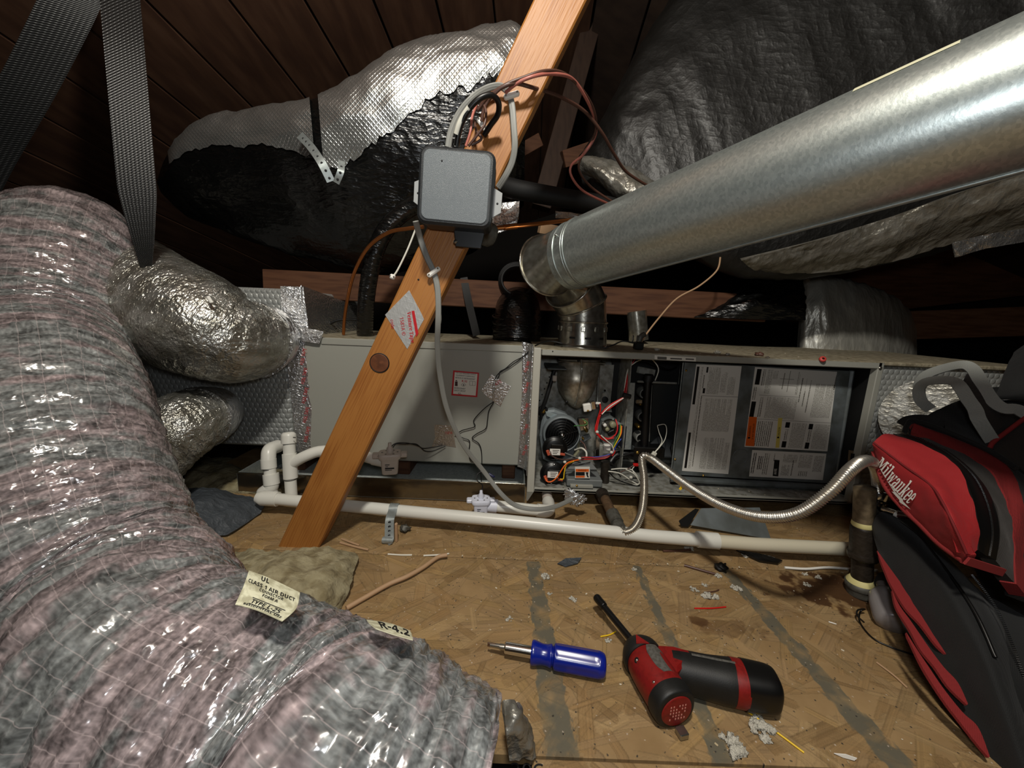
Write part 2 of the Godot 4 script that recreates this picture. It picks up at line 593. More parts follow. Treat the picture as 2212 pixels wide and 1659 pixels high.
func materials() -> void:
	var fine := ntex("fine", noise(0.03, FastNoiseLite.TYPE_SIMPLEX_SMOOTH, 5, 3))
	var cn := noise(0.02, FastNoiseLite.TYPE_CELLULAR, 3, 5)
	cn.cellular_return_type = FastNoiseLite.RETURN_DISTANCE2_SUB
	cn.fractal_type = FastNoiseLite.FRACTAL_RIDGED
	var crink := ntex("crink", cn)
	var c2 := noise(0.012, FastNoiseLite.TYPE_SIMPLEX, 4, 9)
	c2.fractal_type = FastNoiseLite.FRACTAL_RIDGED
	var crease := ntex("crease", c2)
	var spang := noise(0.045, FastNoiseLite.TYPE_CELLULAR, 1, 2)
	spang.cellular_return_type = FastNoiseLite.RETURN_CELL_VALUE
	var galv_t := ntex("spangle", spang, 512, [[0.0, Color(0.84, 0.86, 0.86)], [1.0, Color(0.95, 0.965, 0.96)]])
	var mot := ntex("mottle", noise(0.012, FastNoiseLite.TYPE_SIMPLEX_SMOOTH, 5, 21), 512, [[0.25, Color(0.80, 0.79, 0.76)], [0.65, Color(1, 1, 1)]])
	var grain := ntex("grain", noise(0.025, FastNoiseLite.TYPE_SIMPLEX_SMOOTH, 5, 12), 512, [[0.2, Color(0.8, 0.74, 0.68)], [0.45, Color(0.93, 0.9, 0.86)], [0.7, Color(1, 1, 1)]])
	M("pine", Color(0.62, 0.42, 0.22), 0.55, 0.0, {"tex": grain, "uvs": Vector3(1.0, 0.1, 1), "bump": fine, "depth": 0.02})
	M("pine_edge", Color(0.66, 0.42, 0.22), 0.6, 0.0, {"tex": grain, "tri": Vector3(8, 1.4, 8)})
	M("knot", Color(0.42, 0.24, 0.13), 0.55, 0.0, {"tex": mot, "uvs": Vector3(0.3, 0.3, 1)})
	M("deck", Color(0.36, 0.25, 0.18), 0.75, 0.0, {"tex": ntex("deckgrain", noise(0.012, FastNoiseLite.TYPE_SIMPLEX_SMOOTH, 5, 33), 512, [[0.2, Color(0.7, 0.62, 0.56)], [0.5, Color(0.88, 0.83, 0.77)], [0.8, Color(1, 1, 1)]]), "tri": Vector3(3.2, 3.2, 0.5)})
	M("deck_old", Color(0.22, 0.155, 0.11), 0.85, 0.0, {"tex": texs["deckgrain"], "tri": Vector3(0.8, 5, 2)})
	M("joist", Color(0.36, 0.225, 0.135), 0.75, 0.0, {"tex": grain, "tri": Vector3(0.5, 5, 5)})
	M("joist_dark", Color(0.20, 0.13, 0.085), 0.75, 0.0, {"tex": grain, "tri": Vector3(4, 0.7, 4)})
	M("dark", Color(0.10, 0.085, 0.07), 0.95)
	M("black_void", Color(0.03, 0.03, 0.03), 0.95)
	M("dust_insul", Color(0.60, 0.565, 0.45), 0.95, 0.0, {"tex": ntex("mottle_strong", noise(0.012, FastNoiseLite.TYPE_SIMPLEX_SMOOTH, 5, 22), 512, [[0.25, Color(0.76, 0.73, 0.67)], [0.65, Color(1, 1, 1)]]), "tri": 5.0, "bump": fine, "depth": 0.25})
	M("galv", Color(0.80, 0.82, 0.81), 0.36, 0.85, {"tex": galv_t, "uvs": Vector3(5, 14, 1), "bump": fine, "depth": 0.004})
	M("galv_flat", Color(0.72, 0.74, 0.74), 0.42, 0.6, {"tex": galv_t, "tri": 9.0})
	M("galv_dull", Color(0.62, 0.62, 0.595), 0.5, 0.2, {"tex": mot, "tri": 6.0})
	M("hood_steel", Color(0.74, 0.71, 0.65), 0.36, 0.75, {"tex": mot, "tri": 9.0})
	M("galv_old", Color(0.76, 0.75, 0.71), 0.24, 0.9, {"tex": mot, "tri": 9.0, "bump": fine, "depth": 0.01})
	M("pan", Color(0.55, 0.53, 0.48), 0.16, 0.95, {"bump": fine, "tri": 2.0, "depth": 0.03})
	M("foil", Color(0.82, 0.81, 0.77), 0.35, 0.6, {"bump": crease, "tri": Vector3(3, 1, 3), "depth": 0.3})
	M("foil_tape", Color(0.82, 0.82, 0.82), 0.27, 0.92, {"bump": crease, "tri": 9.0, "depth": 0.16})
	M("foil_dirty", Color(0.60, 0.59, 0.56), 0.38, 0.6, {"tex": mot, "bump": crease, "tri": 5.0, "depth": 0.2})
	M("black_film", Color(0.035, 0.037, 0.036), 0.28, 0.0, {"bump": crease, "tri": Vector3(1.6, 4.5, 1.6), "depth": 0.4, "spec": 0.6})
	M("black_film_dusty", Color(0.075, 0.073, 0.067), 0.45, 0.0, {"tex": mot, "bump": crease, "tri": Vector3(2.6, 2.6, 2.6), "depth": 0.16, "spec": 0.5})
	M("scrim", Color(0.88, 0.89, 0.88), 0.3, 0.92, {"bump": scrim_tex(), "tri": 5.0, "depth": 0.08})
	M("bubble", Color(0.70, 0.71, 0.70), 0.42, 0.5, {"bump": bubble_tex(), "tri": 9.0, "depth": 0.14})
	M("enamel", Color(0.60, 0.60, 0.565), 0.45, 0.0, {"bump": fine, "tri": 3.0, "depth": 0.01})
	M("enamel_light", Color(0.70, 0.69, 0.645), 0.45)
	M("enamel_dusty", Color(0.60, 0.565, 0.48), 0.75, 0.0, {"tex": mot, "tri": 7.0, "bump": fine, "depth": 0.08})
	M("steel_grey", Color(0.47, 0.50, 0.51), 0.45, 0.4, {"tex": mot, "tri": 2.0})
	M("dark_steel", Color(0.12, 0.12, 0.12), 0.5, 0.4)
	M("pvc", Color(0.86, 0.855, 0.82), 0.32, 0.0, {"spec": 0.5})
	M("pvc_old", Color(0.82, 0.79, 0.70), 0.4)
	M("white_plastic", Color(0.84, 0.85, 0.90), 0.4)
	M("cream_plastic", Color(0.74, 0.70, 0.66), 0.45)
	M("white", Color(0.92, 0.91, 0.88), 0.5)
	M("black_plastic", Color(0.035, 0.036, 0.038), 0.38)
	M("black_rubber", Color(0.03, 0.03, 0.03), 0.6)
	M("box_grey", Color(0.40, 0.425, 0.44), 0.42, 0.0, {"bump": ntex("grit", noise(0.25, FastNoiseLite.TYPE_SIMPLEX, 2, 8), 256), "tri": 14.0, "depth": 0.03})
	M("box_dark", Color(0.16, 0.17, 0.18), 0.4, 0.0, {"bump": texs["grit"], "tri": 14.0, "depth": 0.02})
	M("cable_grey", Color(0.50, 0.50, 0.48), 0.5)
	M("wire_brown", Color(0.33, 0.22, 0.18), 0.4)
	M("wire_pink", Color(0.68, 0.40, 0.35), 0.4)
	M("wire_black", Color(0.03, 0.03, 0.03), 0.4)
	M("wire_red", Color(0.80, 0.10, 0.09), 0.35)
	M("wire_white", Color(0.86, 0.85, 0.80), 0.4)
	M("wire_blue", Color(0.10, 0.24, 0.62), 0.4)
	M("wire_green", Color(0.25, 0.50, 0.25), 0.4)
	M("wire_yellow", Color(0.90, 0.74, 0.12), 0.4)
	M("wire_orange", Color(0.95, 0.42, 0.12), 0.4)
	M("wire_tan", Color(0.68, 0.55, 0.42), 0.6)
	M("terminal", Color(0.72, 0.32, 0.22), 0.4)
	M("copper", Color(0.72, 0.45, 0.25), 0.32, 0.9)
	M("brass", Color(0.72, 0.58, 0.30), 0.3, 0.9)
	M("chrome", Color(0.85, 0.85, 0.84), 0.16, 1.0)
	M("steel", Color(0.66, 0.65, 0.62), 0.3, 0.95)
	M("flex_steel", Color(0.78, 0.76, 0.72), 0.3, 0.9)
	M("iron", Color(0.20, 0.175, 0.15), 0.45, 0.3, {"tex": mot, "tri": 10.0, "bump": fine, "depth": 0.05})
	M("iron_dusty", Color(0.42, 0.36, 0.27), 0.75, 0.0, {"tex": mot, "tri": 12.0})
	M("cast_grey", Color(0.36, 0.355, 0.33), 0.55, 0.3, {"tex": mot, "tri": 12.0})
	M("motor_grey", Color(0.50, 0.53, 0.54), 0.45, 0.2)
	M("red_ink", Color(0.72, 0.07, 0.11), 0.5)
	M("black_ink", Color(0.03, 0.03, 0.035), 0.6)
	M("orange_ink", Color(0.86, 0.38, 0.10), 0.5)
	M("yellow_ink", Color(0.83, 0.76, 0.38), 0.5)
	M("label_white", Color(0.86, 0.85, 0.81), 0.5)
	M("webbing", Color(0.045, 0.05, 0.052), 0.42, 0.0, {"bump": web_tex(), "uvs": Vector3(1.0, 9.0, 1), "depth": 0.10, "spec": 0.6})
	M("red_cloth", Color(0.56, 0.065, 0.08), 0.75, 0.0, {"bump": weave_tex(), "tri": 30.0, "depth": 0.04, "rim": 0.25})
	M("red_cloth_worn", Color(0.50, 0.11, 0.11), 0.85, 0.0, {"bump": weave_tex(), "tri": 30.0, "depth": 0.05})
	M("black_cloth", Color(0.045, 0.047, 0.048), 0.85, 0.0, {"bump": weave_tex(), "tri": 30.0, "depth": 0.04, "rim": 0.5})
	M("brown_cloth", Color(0.13, 0.11, 0.095), 0.85, 0.0, {"bump": weave_tex(), "tri": 30.0, "depth": 0.04, "rim": 0.5})
	M("grey_web", Color(0.56, 0.57, 0.55), 0.8, 0.0, {"bump": weave_tex(), "tri": 40.0, "depth": 0.06})
	M("zip", Color(0.05, 0.05, 0.05), 0.35)
	M("tool_red", Color(0.50, 0.085, 0.075), 0.45, 0.0, {"tex": ntex("worn", noise(0.015, FastNoiseLite.TYPE_SIMPLEX_SMOOTH, 5, 41), 512, [[0.3, Color(0.95, 0.85, 0.8)], [0.5, Color(1, 1, 1)], [0.72, Color(0.85, 0.8, 0.78)]]), "tri": 11.0})
	M("tool_black", Color(0.075, 0.075, 0.072), 0.55, 0.0, {"tex": mot, "tri": 9.0, "bump": texs["grit"], "depth": 0.01})
	M("tool_grey", Color(0.35, 0.34, 0.32), 0.7, 0.0, {"tex": mot, "tri": 25.0})
	M("blue_handle", Color(0.03, 0.11, 0.50), 0.25, 0.0, {"spec": 0.6})
	M("paper_old", Color(0.80, 0.79, 0.68), 0.7, 0.0, {"tex": mot, "uvs": Vector3(0.6, 0.6, 1)})
	M("grey_sheet", Color(0.24, 0.26, 0.28), 0.6, 0.0, {"bump": crease, "tri": 4.0, "depth": 0.4})
	M("fluff", Color(0.84, 0.82, 0.76), 0.95, 0.0, {"bump": fine, "tri": 60.0, "depth": 0.2})
	M("jug", Color(0.58, 0.56, 0.56), 0.25, 0.0, {"alpha": 0.75})

func pix(w: int, h: int, f: Callable) -> ImageTexture:
	var d := PackedByteArray(); d.resize(w * h)
	for y in h:
		for x in w: d[y * w + x] = int(clampf(f.call(x, y), 0, 1) * 255.0)
	var im := Image.create_from_data(w, h, false, Image.FORMAT_L8, d)
	im.generate_mipmaps()
	return ImageTexture.create_from_image(im)
func scrim_tex() -> Texture2D:                     # a diamond net of threads pressed into foil
	return pix(256, 256, func(x, y):
		var a := absf(fmod((x + y) / 16.0, 1.0) - 0.5) * 2.0
		var b := absf(fmod((x - y + 512) / 16.0, 1.0) - 0.5) * 2.0
		return maxf(smoothstep(0.55, 1.0, a), smoothstep(0.55, 1.0, b)))
func bubble_tex() -> Texture2D:                    # rows of small round bubbles
	return pix(256, 256, func(x, y):
		var r := int(floor(y / 32.0))
		var cx := fmod(x + (16 if r % 2 == 1 else 0), 32.0) - 16.0
		var cy := fmod(y, 32.0) - 16.0
		return sqrt(maxf(0.0, 1.0 - (cx * cx + cy * cy) / 210.0)))
func web_tex() -> Texture2D:                       # diagonal twill of a strap: u across, v along in metres
	return pix(128, 128, func(x, y):
		var s := sin((x * 10 + y * 16) * TAU / 128.0) * 0.5 + 0.5
		var e := sin(x * 10 * TAU / 128.0) * 0.5 + 0.5
		return s * (0.4 + 0.6 * e))
func weave_tex() -> Texture2D:
	if texs.has("weave"): return texs["weave"]
	texs["weave"] = pix(128, 128, func(x, y): return (sin(x * 16 * TAU / 128.0) * sin(y * 16 * TAU / 128.0)) * 0.5 + 0.5)
	return texs["weave"]

# strand board: flakes of wood, the grey chalky bands, stains and dust
func osb_texture() -> ImageTexture:
	var w := 2048; var h := 1024
	var d := PackedByteArray(); d.resize(w * h * 3)
	var base := noise(0.01, FastNoiseLite.TYPE_SIMPLEX_SMOOTH, 5, 4).get_image(w, h).get_data()
	for i in w * h:
		var b := base[i] / 255.0
		d[i * 3] = int(158 + 34 * b); d[i * 3 + 1] = int(124 + 32 * b); d[i * 3 + 2] = int(80 + 26 * b)
	var pal := [Color8(186, 150, 100), Color8(178, 140, 90), Color8(194, 159, 108), Color8(168, 130, 82), Color8(188, 150, 94), Color8(180, 145, 100)]
	for n in 3400:
		var cx := rng.randf() * w; var cy := rng.randf() * h
		var a := rng.randfn(0.0, 0.75)
		var ln := rng.randf_range(30, 120); var wd := rng.randf_range(6, 24)
		var c: Color = pal[rng.randi() % pal.size()]
		var k := rng.randf_range(0.86, 1.07)
		var ca := cos(a); var sa := sin(a)
		var y := -wd / 2
		while y < wd / 2:
			var tone := k * rng.randf_range(0.87, 1.07) * (0.82 if absf(y) > wd / 2 - 1.1 else 1.0)
			var r := int(clampf(c.r * 255 * tone, 0, 255)); var g := int(clampf(c.g * 255 * tone, 0, 255)); var b := int(clampf(c.b * 255 * tone, 0, 255))
			var tap := ln * (1.0 - 0.4 * rng.randf() * absf(y) / wd)
			var x := -tap / 2
			while x < tap / 2:
				var px := int(cx + x * ca - y * sa); var py := int(cy + x * sa + y * ca)
				if px >= 0 and py >= 0 and px < w and py < h:
					var o := (py * w + px) * 3
					d[o] = (d[o] * 136 + r * 120) >> 8; d[o + 1] = (d[o + 1] * 136 + g * 120) >> 8; d[o + 2] = (d[o + 2] * 136 + b * 120) >> 8
				x += 0.85
			y += 0.85
	# grey bands where the board was chalked over each joist
	var edge := noise(0.03, FastNoiseLite.TYPE_SIMPLEX_SMOOTH, 4, 14)
	var spot := noise(0.02, FastNoiseLite.TYPE_SIMPLEX_SMOOTH, 4, 15)
	var bands := [[0.058, 0.074, 0.019], [0.272, 0.262, 0.012], [0.455, 0.470, 0.016]]
	for j in h:
		var z := j / float(h) * 0.95 - 1.2
		if z < -0.715 or z > -0.362: continue
		var tt := (z + 0.715) / 0.353
		for bnd in bands:
			var cxw: float = lerpf(bnd[0], bnd[1], tt)
			for k in range(-45, 46):
				var xw := cxw + k * 0.00093
				var i := int((xw + 0.8) / 1.9 * w)
				if i < 0 or i >= w: continue
				var hw: float = bnd[2] * (0.75 + 0.4 * tt) + edge.get_noise_2d(i * 2.5, j) * 0.009
				var s := smoothstep(hw, hw - 0.004, absf(xw - cxw)) * clampf(0.78 + spot.get_noise_2d(i, j) * 0.9, 0.0, 0.92)
				if s <= 0.01: continue
				var o := (j * w + i) * 3
				d[o] = int(lerpf(d[o], 112, s)); d[o + 1] = int(lerpf(d[o + 1], 105, s)); d[o + 2] = int(lerpf(d[o + 2], 86, s))
	# oil stain by the gas pipe and a smaller one, drips, dust
	for st in [[0.645, -0.662, 0.11, 0.05, 0.82], [0.335, -0.575, 0.02, 0.012, 0.6], [0.375, -0.56, 0.05, 0.02, 0.25], [0.62, -0.69, 0.05, 0.014, 0.5], [0.72, -0.48, 0.02, 0.012, 0.4], [0.30, -0.40, 0.03, 0.02, 0.12]]:
		for j in range(int((st[1] - st[3] * 1.7 + 1.2) / 0.95 * h), int((st[1] + st[3] * 1.7 + 1.2) / 0.95 * h)):
			for i in range(int((st[0] - st[2] * 1.7 + 0.8) / 1.9 * w), int((st[0] + st[2] * 1.7 + 0.8) / 1.9 * w)):
				if i < 0 or j < 0 or i >= w or j >= h: continue
				var xx: float = ((i / float(w) * 1.9 - 0.8) - st[0]) / st[2]; var zz: float = ((j / float(h) * 0.95 - 1.2) - st[1]) / st[3]
				var s: float = smoothstep(1.1, 0.7, sqrt(xx * xx + zz * zz) + edge.get_noise_2d(i * 0.7, j * 0.7) * 0.9) * st[4]
				var o := (j * w + i) * 3
				d[o] = int(lerpf(d[o], 74, s)); d[o + 1] = int(lerpf(d[o + 1], 44, s)); d[o + 2] = int(lerpf(d[o + 2], 20, s))
	for n in 5200:
		var o := (rng.randi() % (w * h)) * 3
		var c := 60 if rng.randf() < 0.55 else 215
		for q in [0, 3, w * 3, w * 3 + 3]:
			if o + q + 2 < d.size() and rng.randf() < 0.7: d[o + q] = c; d[o + q + 1] = int(c * 0.9); d[o + q + 2] = int(c * 0.78)
	var im := Image.create_from_data(w, h, false, Image.FORMAT_RGB8, d)
	im.generate_mipmaps()
	return ImageTexture.create_from_image(im)

func board(x0: float, x1: float, z0: float, z1: float, top: float, th: float, cut := Rect2()) -> G:
	var g := boxmm(Vector3(x0, top - th, z0), Vector3(x1, top, z1), 0.0025)
	for i in g.v.size(): g.uv[i] = Vector2((g.v[i].x + 0.8) / 1.9, (g.v[i].z + 1.2) / 0.95)
	return g

func setting() -> void:
	var osb := M("osb", Color(0.84, 0.86, 0.90), 0.75, 0.0, {"tex": osb_texture(), "bump": texs["fine"], "depth": 0.05, "spec": 0.35})
	var fl := Node3D.new()
	fl.name = "floor"; add_child(fl)
	fl.set_meta("kind", "structure"); fl.set_meta("label", "tan strand board floor sheets with grey chalk bands and dark stains"); fl.set_meta("category", "floor")
	part("board", board(0.04, 1.9, -0.3585, 0.5, 0.0, 0.018), osb, fl)
	part("board", board(-0.55, 1.9, -0.7195, -0.3615, 0.0, 0.018), osb, fl)
	part("board", board(-0.9, 1.9, -1.9, -0.7225, 0.0, 0.018), osb, fl)
	part("subfloor", boxmm(Vector3(-2.8, -0.2, -3.4), Vector3(2.8, -0.16, 1.6), 0.002), mats["dark"], fl)
	for x in [-0.6, -0.1, 0.5, 1.1]: part("floor_joist", boxmm(Vector3(x, -0.16, -3.3), Vector3(x + 0.038, -0.0185, 1.5), 0.002), mats["joist_dark"], fl)
	words("30C", Vector3(0.034, 0.0008, -0.343), Vector3(1, 0, 0), Vector3(0, 0, -1), 0.017, mats["black_ink"], fl)
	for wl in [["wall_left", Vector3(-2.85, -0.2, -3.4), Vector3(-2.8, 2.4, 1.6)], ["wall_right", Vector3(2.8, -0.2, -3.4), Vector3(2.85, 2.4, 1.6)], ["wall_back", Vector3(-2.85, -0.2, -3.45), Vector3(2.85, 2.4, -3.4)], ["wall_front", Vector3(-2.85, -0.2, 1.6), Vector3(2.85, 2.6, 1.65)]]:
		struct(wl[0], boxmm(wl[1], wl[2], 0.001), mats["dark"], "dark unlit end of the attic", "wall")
	# roof boards: they run away from the lens and down a little, and rise to a ridge
	var fw := W(1150, 840, 1.0) - EYE
	for side in 2:
		var rf := Node3D.new()
		rf.name = "ceiling_left" if side == 0 else "ceiling_right"
		add_child(rf)
		rf.set_meta("kind", "structure"); rf.set_meta("category", "roof")
		rf.set_meta("label", "dark brown roof boards rising from the left to the ridge" if side == 0 else "dark brown roof boards falling from the ridge to the right")
		var n := 14 if side == 0 else 12
		for k in n:
			var a: float; var b: float
			if side == 0:
				b = 0.2392 - k * 0.1876; a = b - 0.1876
			else:
				a = 0.2392 + k * 0.18; b = a + 0.18
			a += 0.0035; b -= 0.0035
			var hy := func(x: float) -> float: return 1.4 + 0.3 * x if x < 0.245 else 1.4735 - 0.5 * (x - 0.245)
			var p := []
			for s in [-0.9, 3.6]:
				for x in [a, b]: p.append(EYE + fw * s + CB.x * x + CB.y * float(hy.call(x)))
			var nr: Vector3 = (p[2] - p[0]).cross(p[1] - p[0]).normalized()
			if nr.y > 0: nr = -nr
			var dz := rng.randf_range(0, 0.003)
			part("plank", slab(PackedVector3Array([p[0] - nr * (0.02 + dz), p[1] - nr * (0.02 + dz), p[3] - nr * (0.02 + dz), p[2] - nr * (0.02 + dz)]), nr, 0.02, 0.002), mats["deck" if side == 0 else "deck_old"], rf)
		var x0 := -2.6 if side == 0 else 0.2392
		var x1 := 0.2392 if side == 0 else 2.6
		var q := []
		for s in [-1.0, 3.7]:
			for x in [x0, x1]: q.append(EYE + fw * s + CB.x * x + CB.y * ((1.4 + 0.3 * x if side == 0 else 1.4735 - 0.5 * (x - 0.245)) + 0.045))
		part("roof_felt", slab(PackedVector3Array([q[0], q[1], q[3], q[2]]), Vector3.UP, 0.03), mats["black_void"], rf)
	# framing behind the furnace
	var jg := bar(PZ(575, 612, -1.32), PZ(1650, 667, -1.32), 0.088, 0.038, EYE + Vector3(0, 0.1, 0))
	solo("ceiling_joist", jg, mats["joist"], "long brown joist lying level behind the metal vent elbow", "joist")
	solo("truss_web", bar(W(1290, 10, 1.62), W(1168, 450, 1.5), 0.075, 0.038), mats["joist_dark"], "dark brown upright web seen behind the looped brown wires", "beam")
	solo("wood_block", bar(W(1078, 352, 1.62), W(1166, 302, 1.62), 0.05, 0.04), mats["joist"], "short wood block left of the dark upright web", "wood block")
	solo("wood_block", bar(W(1216, 345, 1.5), W(1284, 322, 1.5), 0.06, 0.04), mats["joist"], "short wood block right of the dark upright web", "wood block")
	solo("wood_block", bar(W(1165, 492, 1.3), W(1205, 500, 1.32), 0.035, 0.03), mats["wire_tan"], "small pale wood scrap under the copper tube", "wood scrap")
	solo("wall_stud", bar(W(1900, 705, 1.6), W(2330, 690, 1.5), 0.115, 0.038), M("stud_wood", Color(0.52, 0.37, 0.26), 0.8, 0.0, {"tex": texs["grain"], "tri": Vector3(0.6, 5, 5)}), "brown level board behind the furnace at the far right", "board")
	solo("rafter", bar(W(1700, 640, 1.9), W(2330, 560, 1.7), 0.26, 0.04), M("rafter_wood", Color(0.46, 0.29, 0.18), 0.8, 0.0, {"tex": texs["grain"], "tri": Vector3(0.5, 4, 4)}), "wide dark rafter board above the silver duct at the right", "rafter")

# ---------------------------------------------------------------- ducts
func flex_texture() -> ImageTexture:               # glass wool under a clear film laced with white threads: u round, v along
	var s := 1024
	var d := PackedByteArray(); d.resize(s * s * 3)
	var band := noise(0.0055, FastNoiseLite.TYPE_SIMPLEX_SMOOTH, 3, 51)
	var mott := noise(0.03, FastNoiseLite.TYPE_SIMPLEX_SMOOTH, 4, 52).get_seamless_image(s, s).get_data()
	var fib := noise(0.02, FastNoiseLite.TYPE_SIMPLEX, 4, 53)
	var grit := noise(0.11, FastNoiseLite.TYPE_SIMPLEX, 4, 57).get_seamless_image(s, s).get_data()
	for y in s:
		for x in s:
			var ang := x * TAU / s
			var b := band.get_noise_3d(cos(ang) * 70.0, y * 3.4, sin(ang) * 70.0) * 2.0
			var m := mott[y * s + x] / 255.0 - 0.5
			var f := fib.get_noise_2d(x * 0.6, y * 3.0)
			var pink := smoothstep(-0.35, 0.35, b + m * 1.0)
			var l := 0.94 + m * 0.35 + f * 0.34 + (grit[y * s + x] / 255.0 - 0.5) * 0.5
			var r := lerpf(0.49, 0.55, pink) * l; var g := lerpf(0.505, 0.505, pink) * l; var bl := lerpf(0.50, 0.505, pink) * l
			var warp := int(3.0 * sin(y * 0.02) + 2.0 * m)
			var th := 0.0
			if (x + warp + 1024) % 25 < 1: th = 0.5
			if y % 24 < 1: th = maxf(th, 0.25)
			r = lerpf(r, 0.82, th); g = lerpf(g, 0.76, th); bl = lerpf(bl, 0.75, th)
			var o := (y * s + x) * 3
			d[o] = int(clampf(r, 0, 1) * 255); d[o + 1] = int(clampf(g, 0, 1) * 255); d[o + 2] = int(clampf(bl, 0, 1) * 255)
	var im := Image.create_from_data(s, s, false, Image.FORMAT_RGB8, d)
	im.generate_mipmaps()
	return ImageTexture.create_from_image(im)

func fold_texture() -> ImageTexture:               # creases of thin film: mostly round the duct, some crumples
	var a := noise(1.0, FastNoiseLite.TYPE_SIMPLEX, 3, 55)
	a.fractal_type = FastNoiseLite.FRACTAL_RIDGED
	var b := noise(0.018, FastNoiseLite.TYPE_CELLULAR, 2, 56)
	b.cellular_return_type = FastNoiseLite.RETURN_DISTANCE2_SUB
	var cr2 := b.get_seamless_image(1024, 1024).get_data()
	return pix(1024, 1024, func(x, y):
		var an: float = x * TAU / 1024.0
		return 0.5 + 0.26 * a.get_noise_3d(cos(an) * 3.2, sin(an) * 3.2, y * 0.034) + 0.75 * (cr2[y * 1024 + x] / 255.0 - 0.5) * clampf(0.55 + a.get_noise_2d(x * 0.006, y * 0.006), 0.15, 1.0))

func ring(path: Array, per: int, sides: int, r, fn: Callable) -> G:   # loft of circles along W-points [x,y,d]
	var c := []
	for p in path:
		var q := W(p[0], p[1], p[2])
		c.append([q.x, q.y, q.z])
	return ring_world(c, per, sides, r, fn)
func ring_world(path: Array, per: int, sides: int, r, fn: Callable) -> G:
	var c := PackedVector3Array()
	for p in path: c.append(Vector3(p[0], p[1], p[2]))
	c = cr(c, per)
	var rad := PackedFloat32Array()
	for i in c.size():
		if typeof(r) == TYPE_FLOAT: rad.append(r)
		else:
			var t: float = float(i) / (c.size() - 1) * (r.size() - 1)
			var k := mini(int(t), r.size() - 2)
			rad.append(lerpf(r[k], r[k + 1], t - k))
	var s := []
	var up := Vector3.UP
	for i in c.size():
		var dd := (c[mini(i + 1, c.size() - 1)] - c[maxi(i - 1, 0)]).normalized()
		if i == 0: up = dd.cross(Vector3(0.2, 0.3, 0.9)).normalized()
		up = (up - dd * up.dot(dd)).normalized()
		s.append([c[i], up * rad[i], dd.cross(up) * rad[i]])
	return loft(s, sides, 2.0, true, fn)

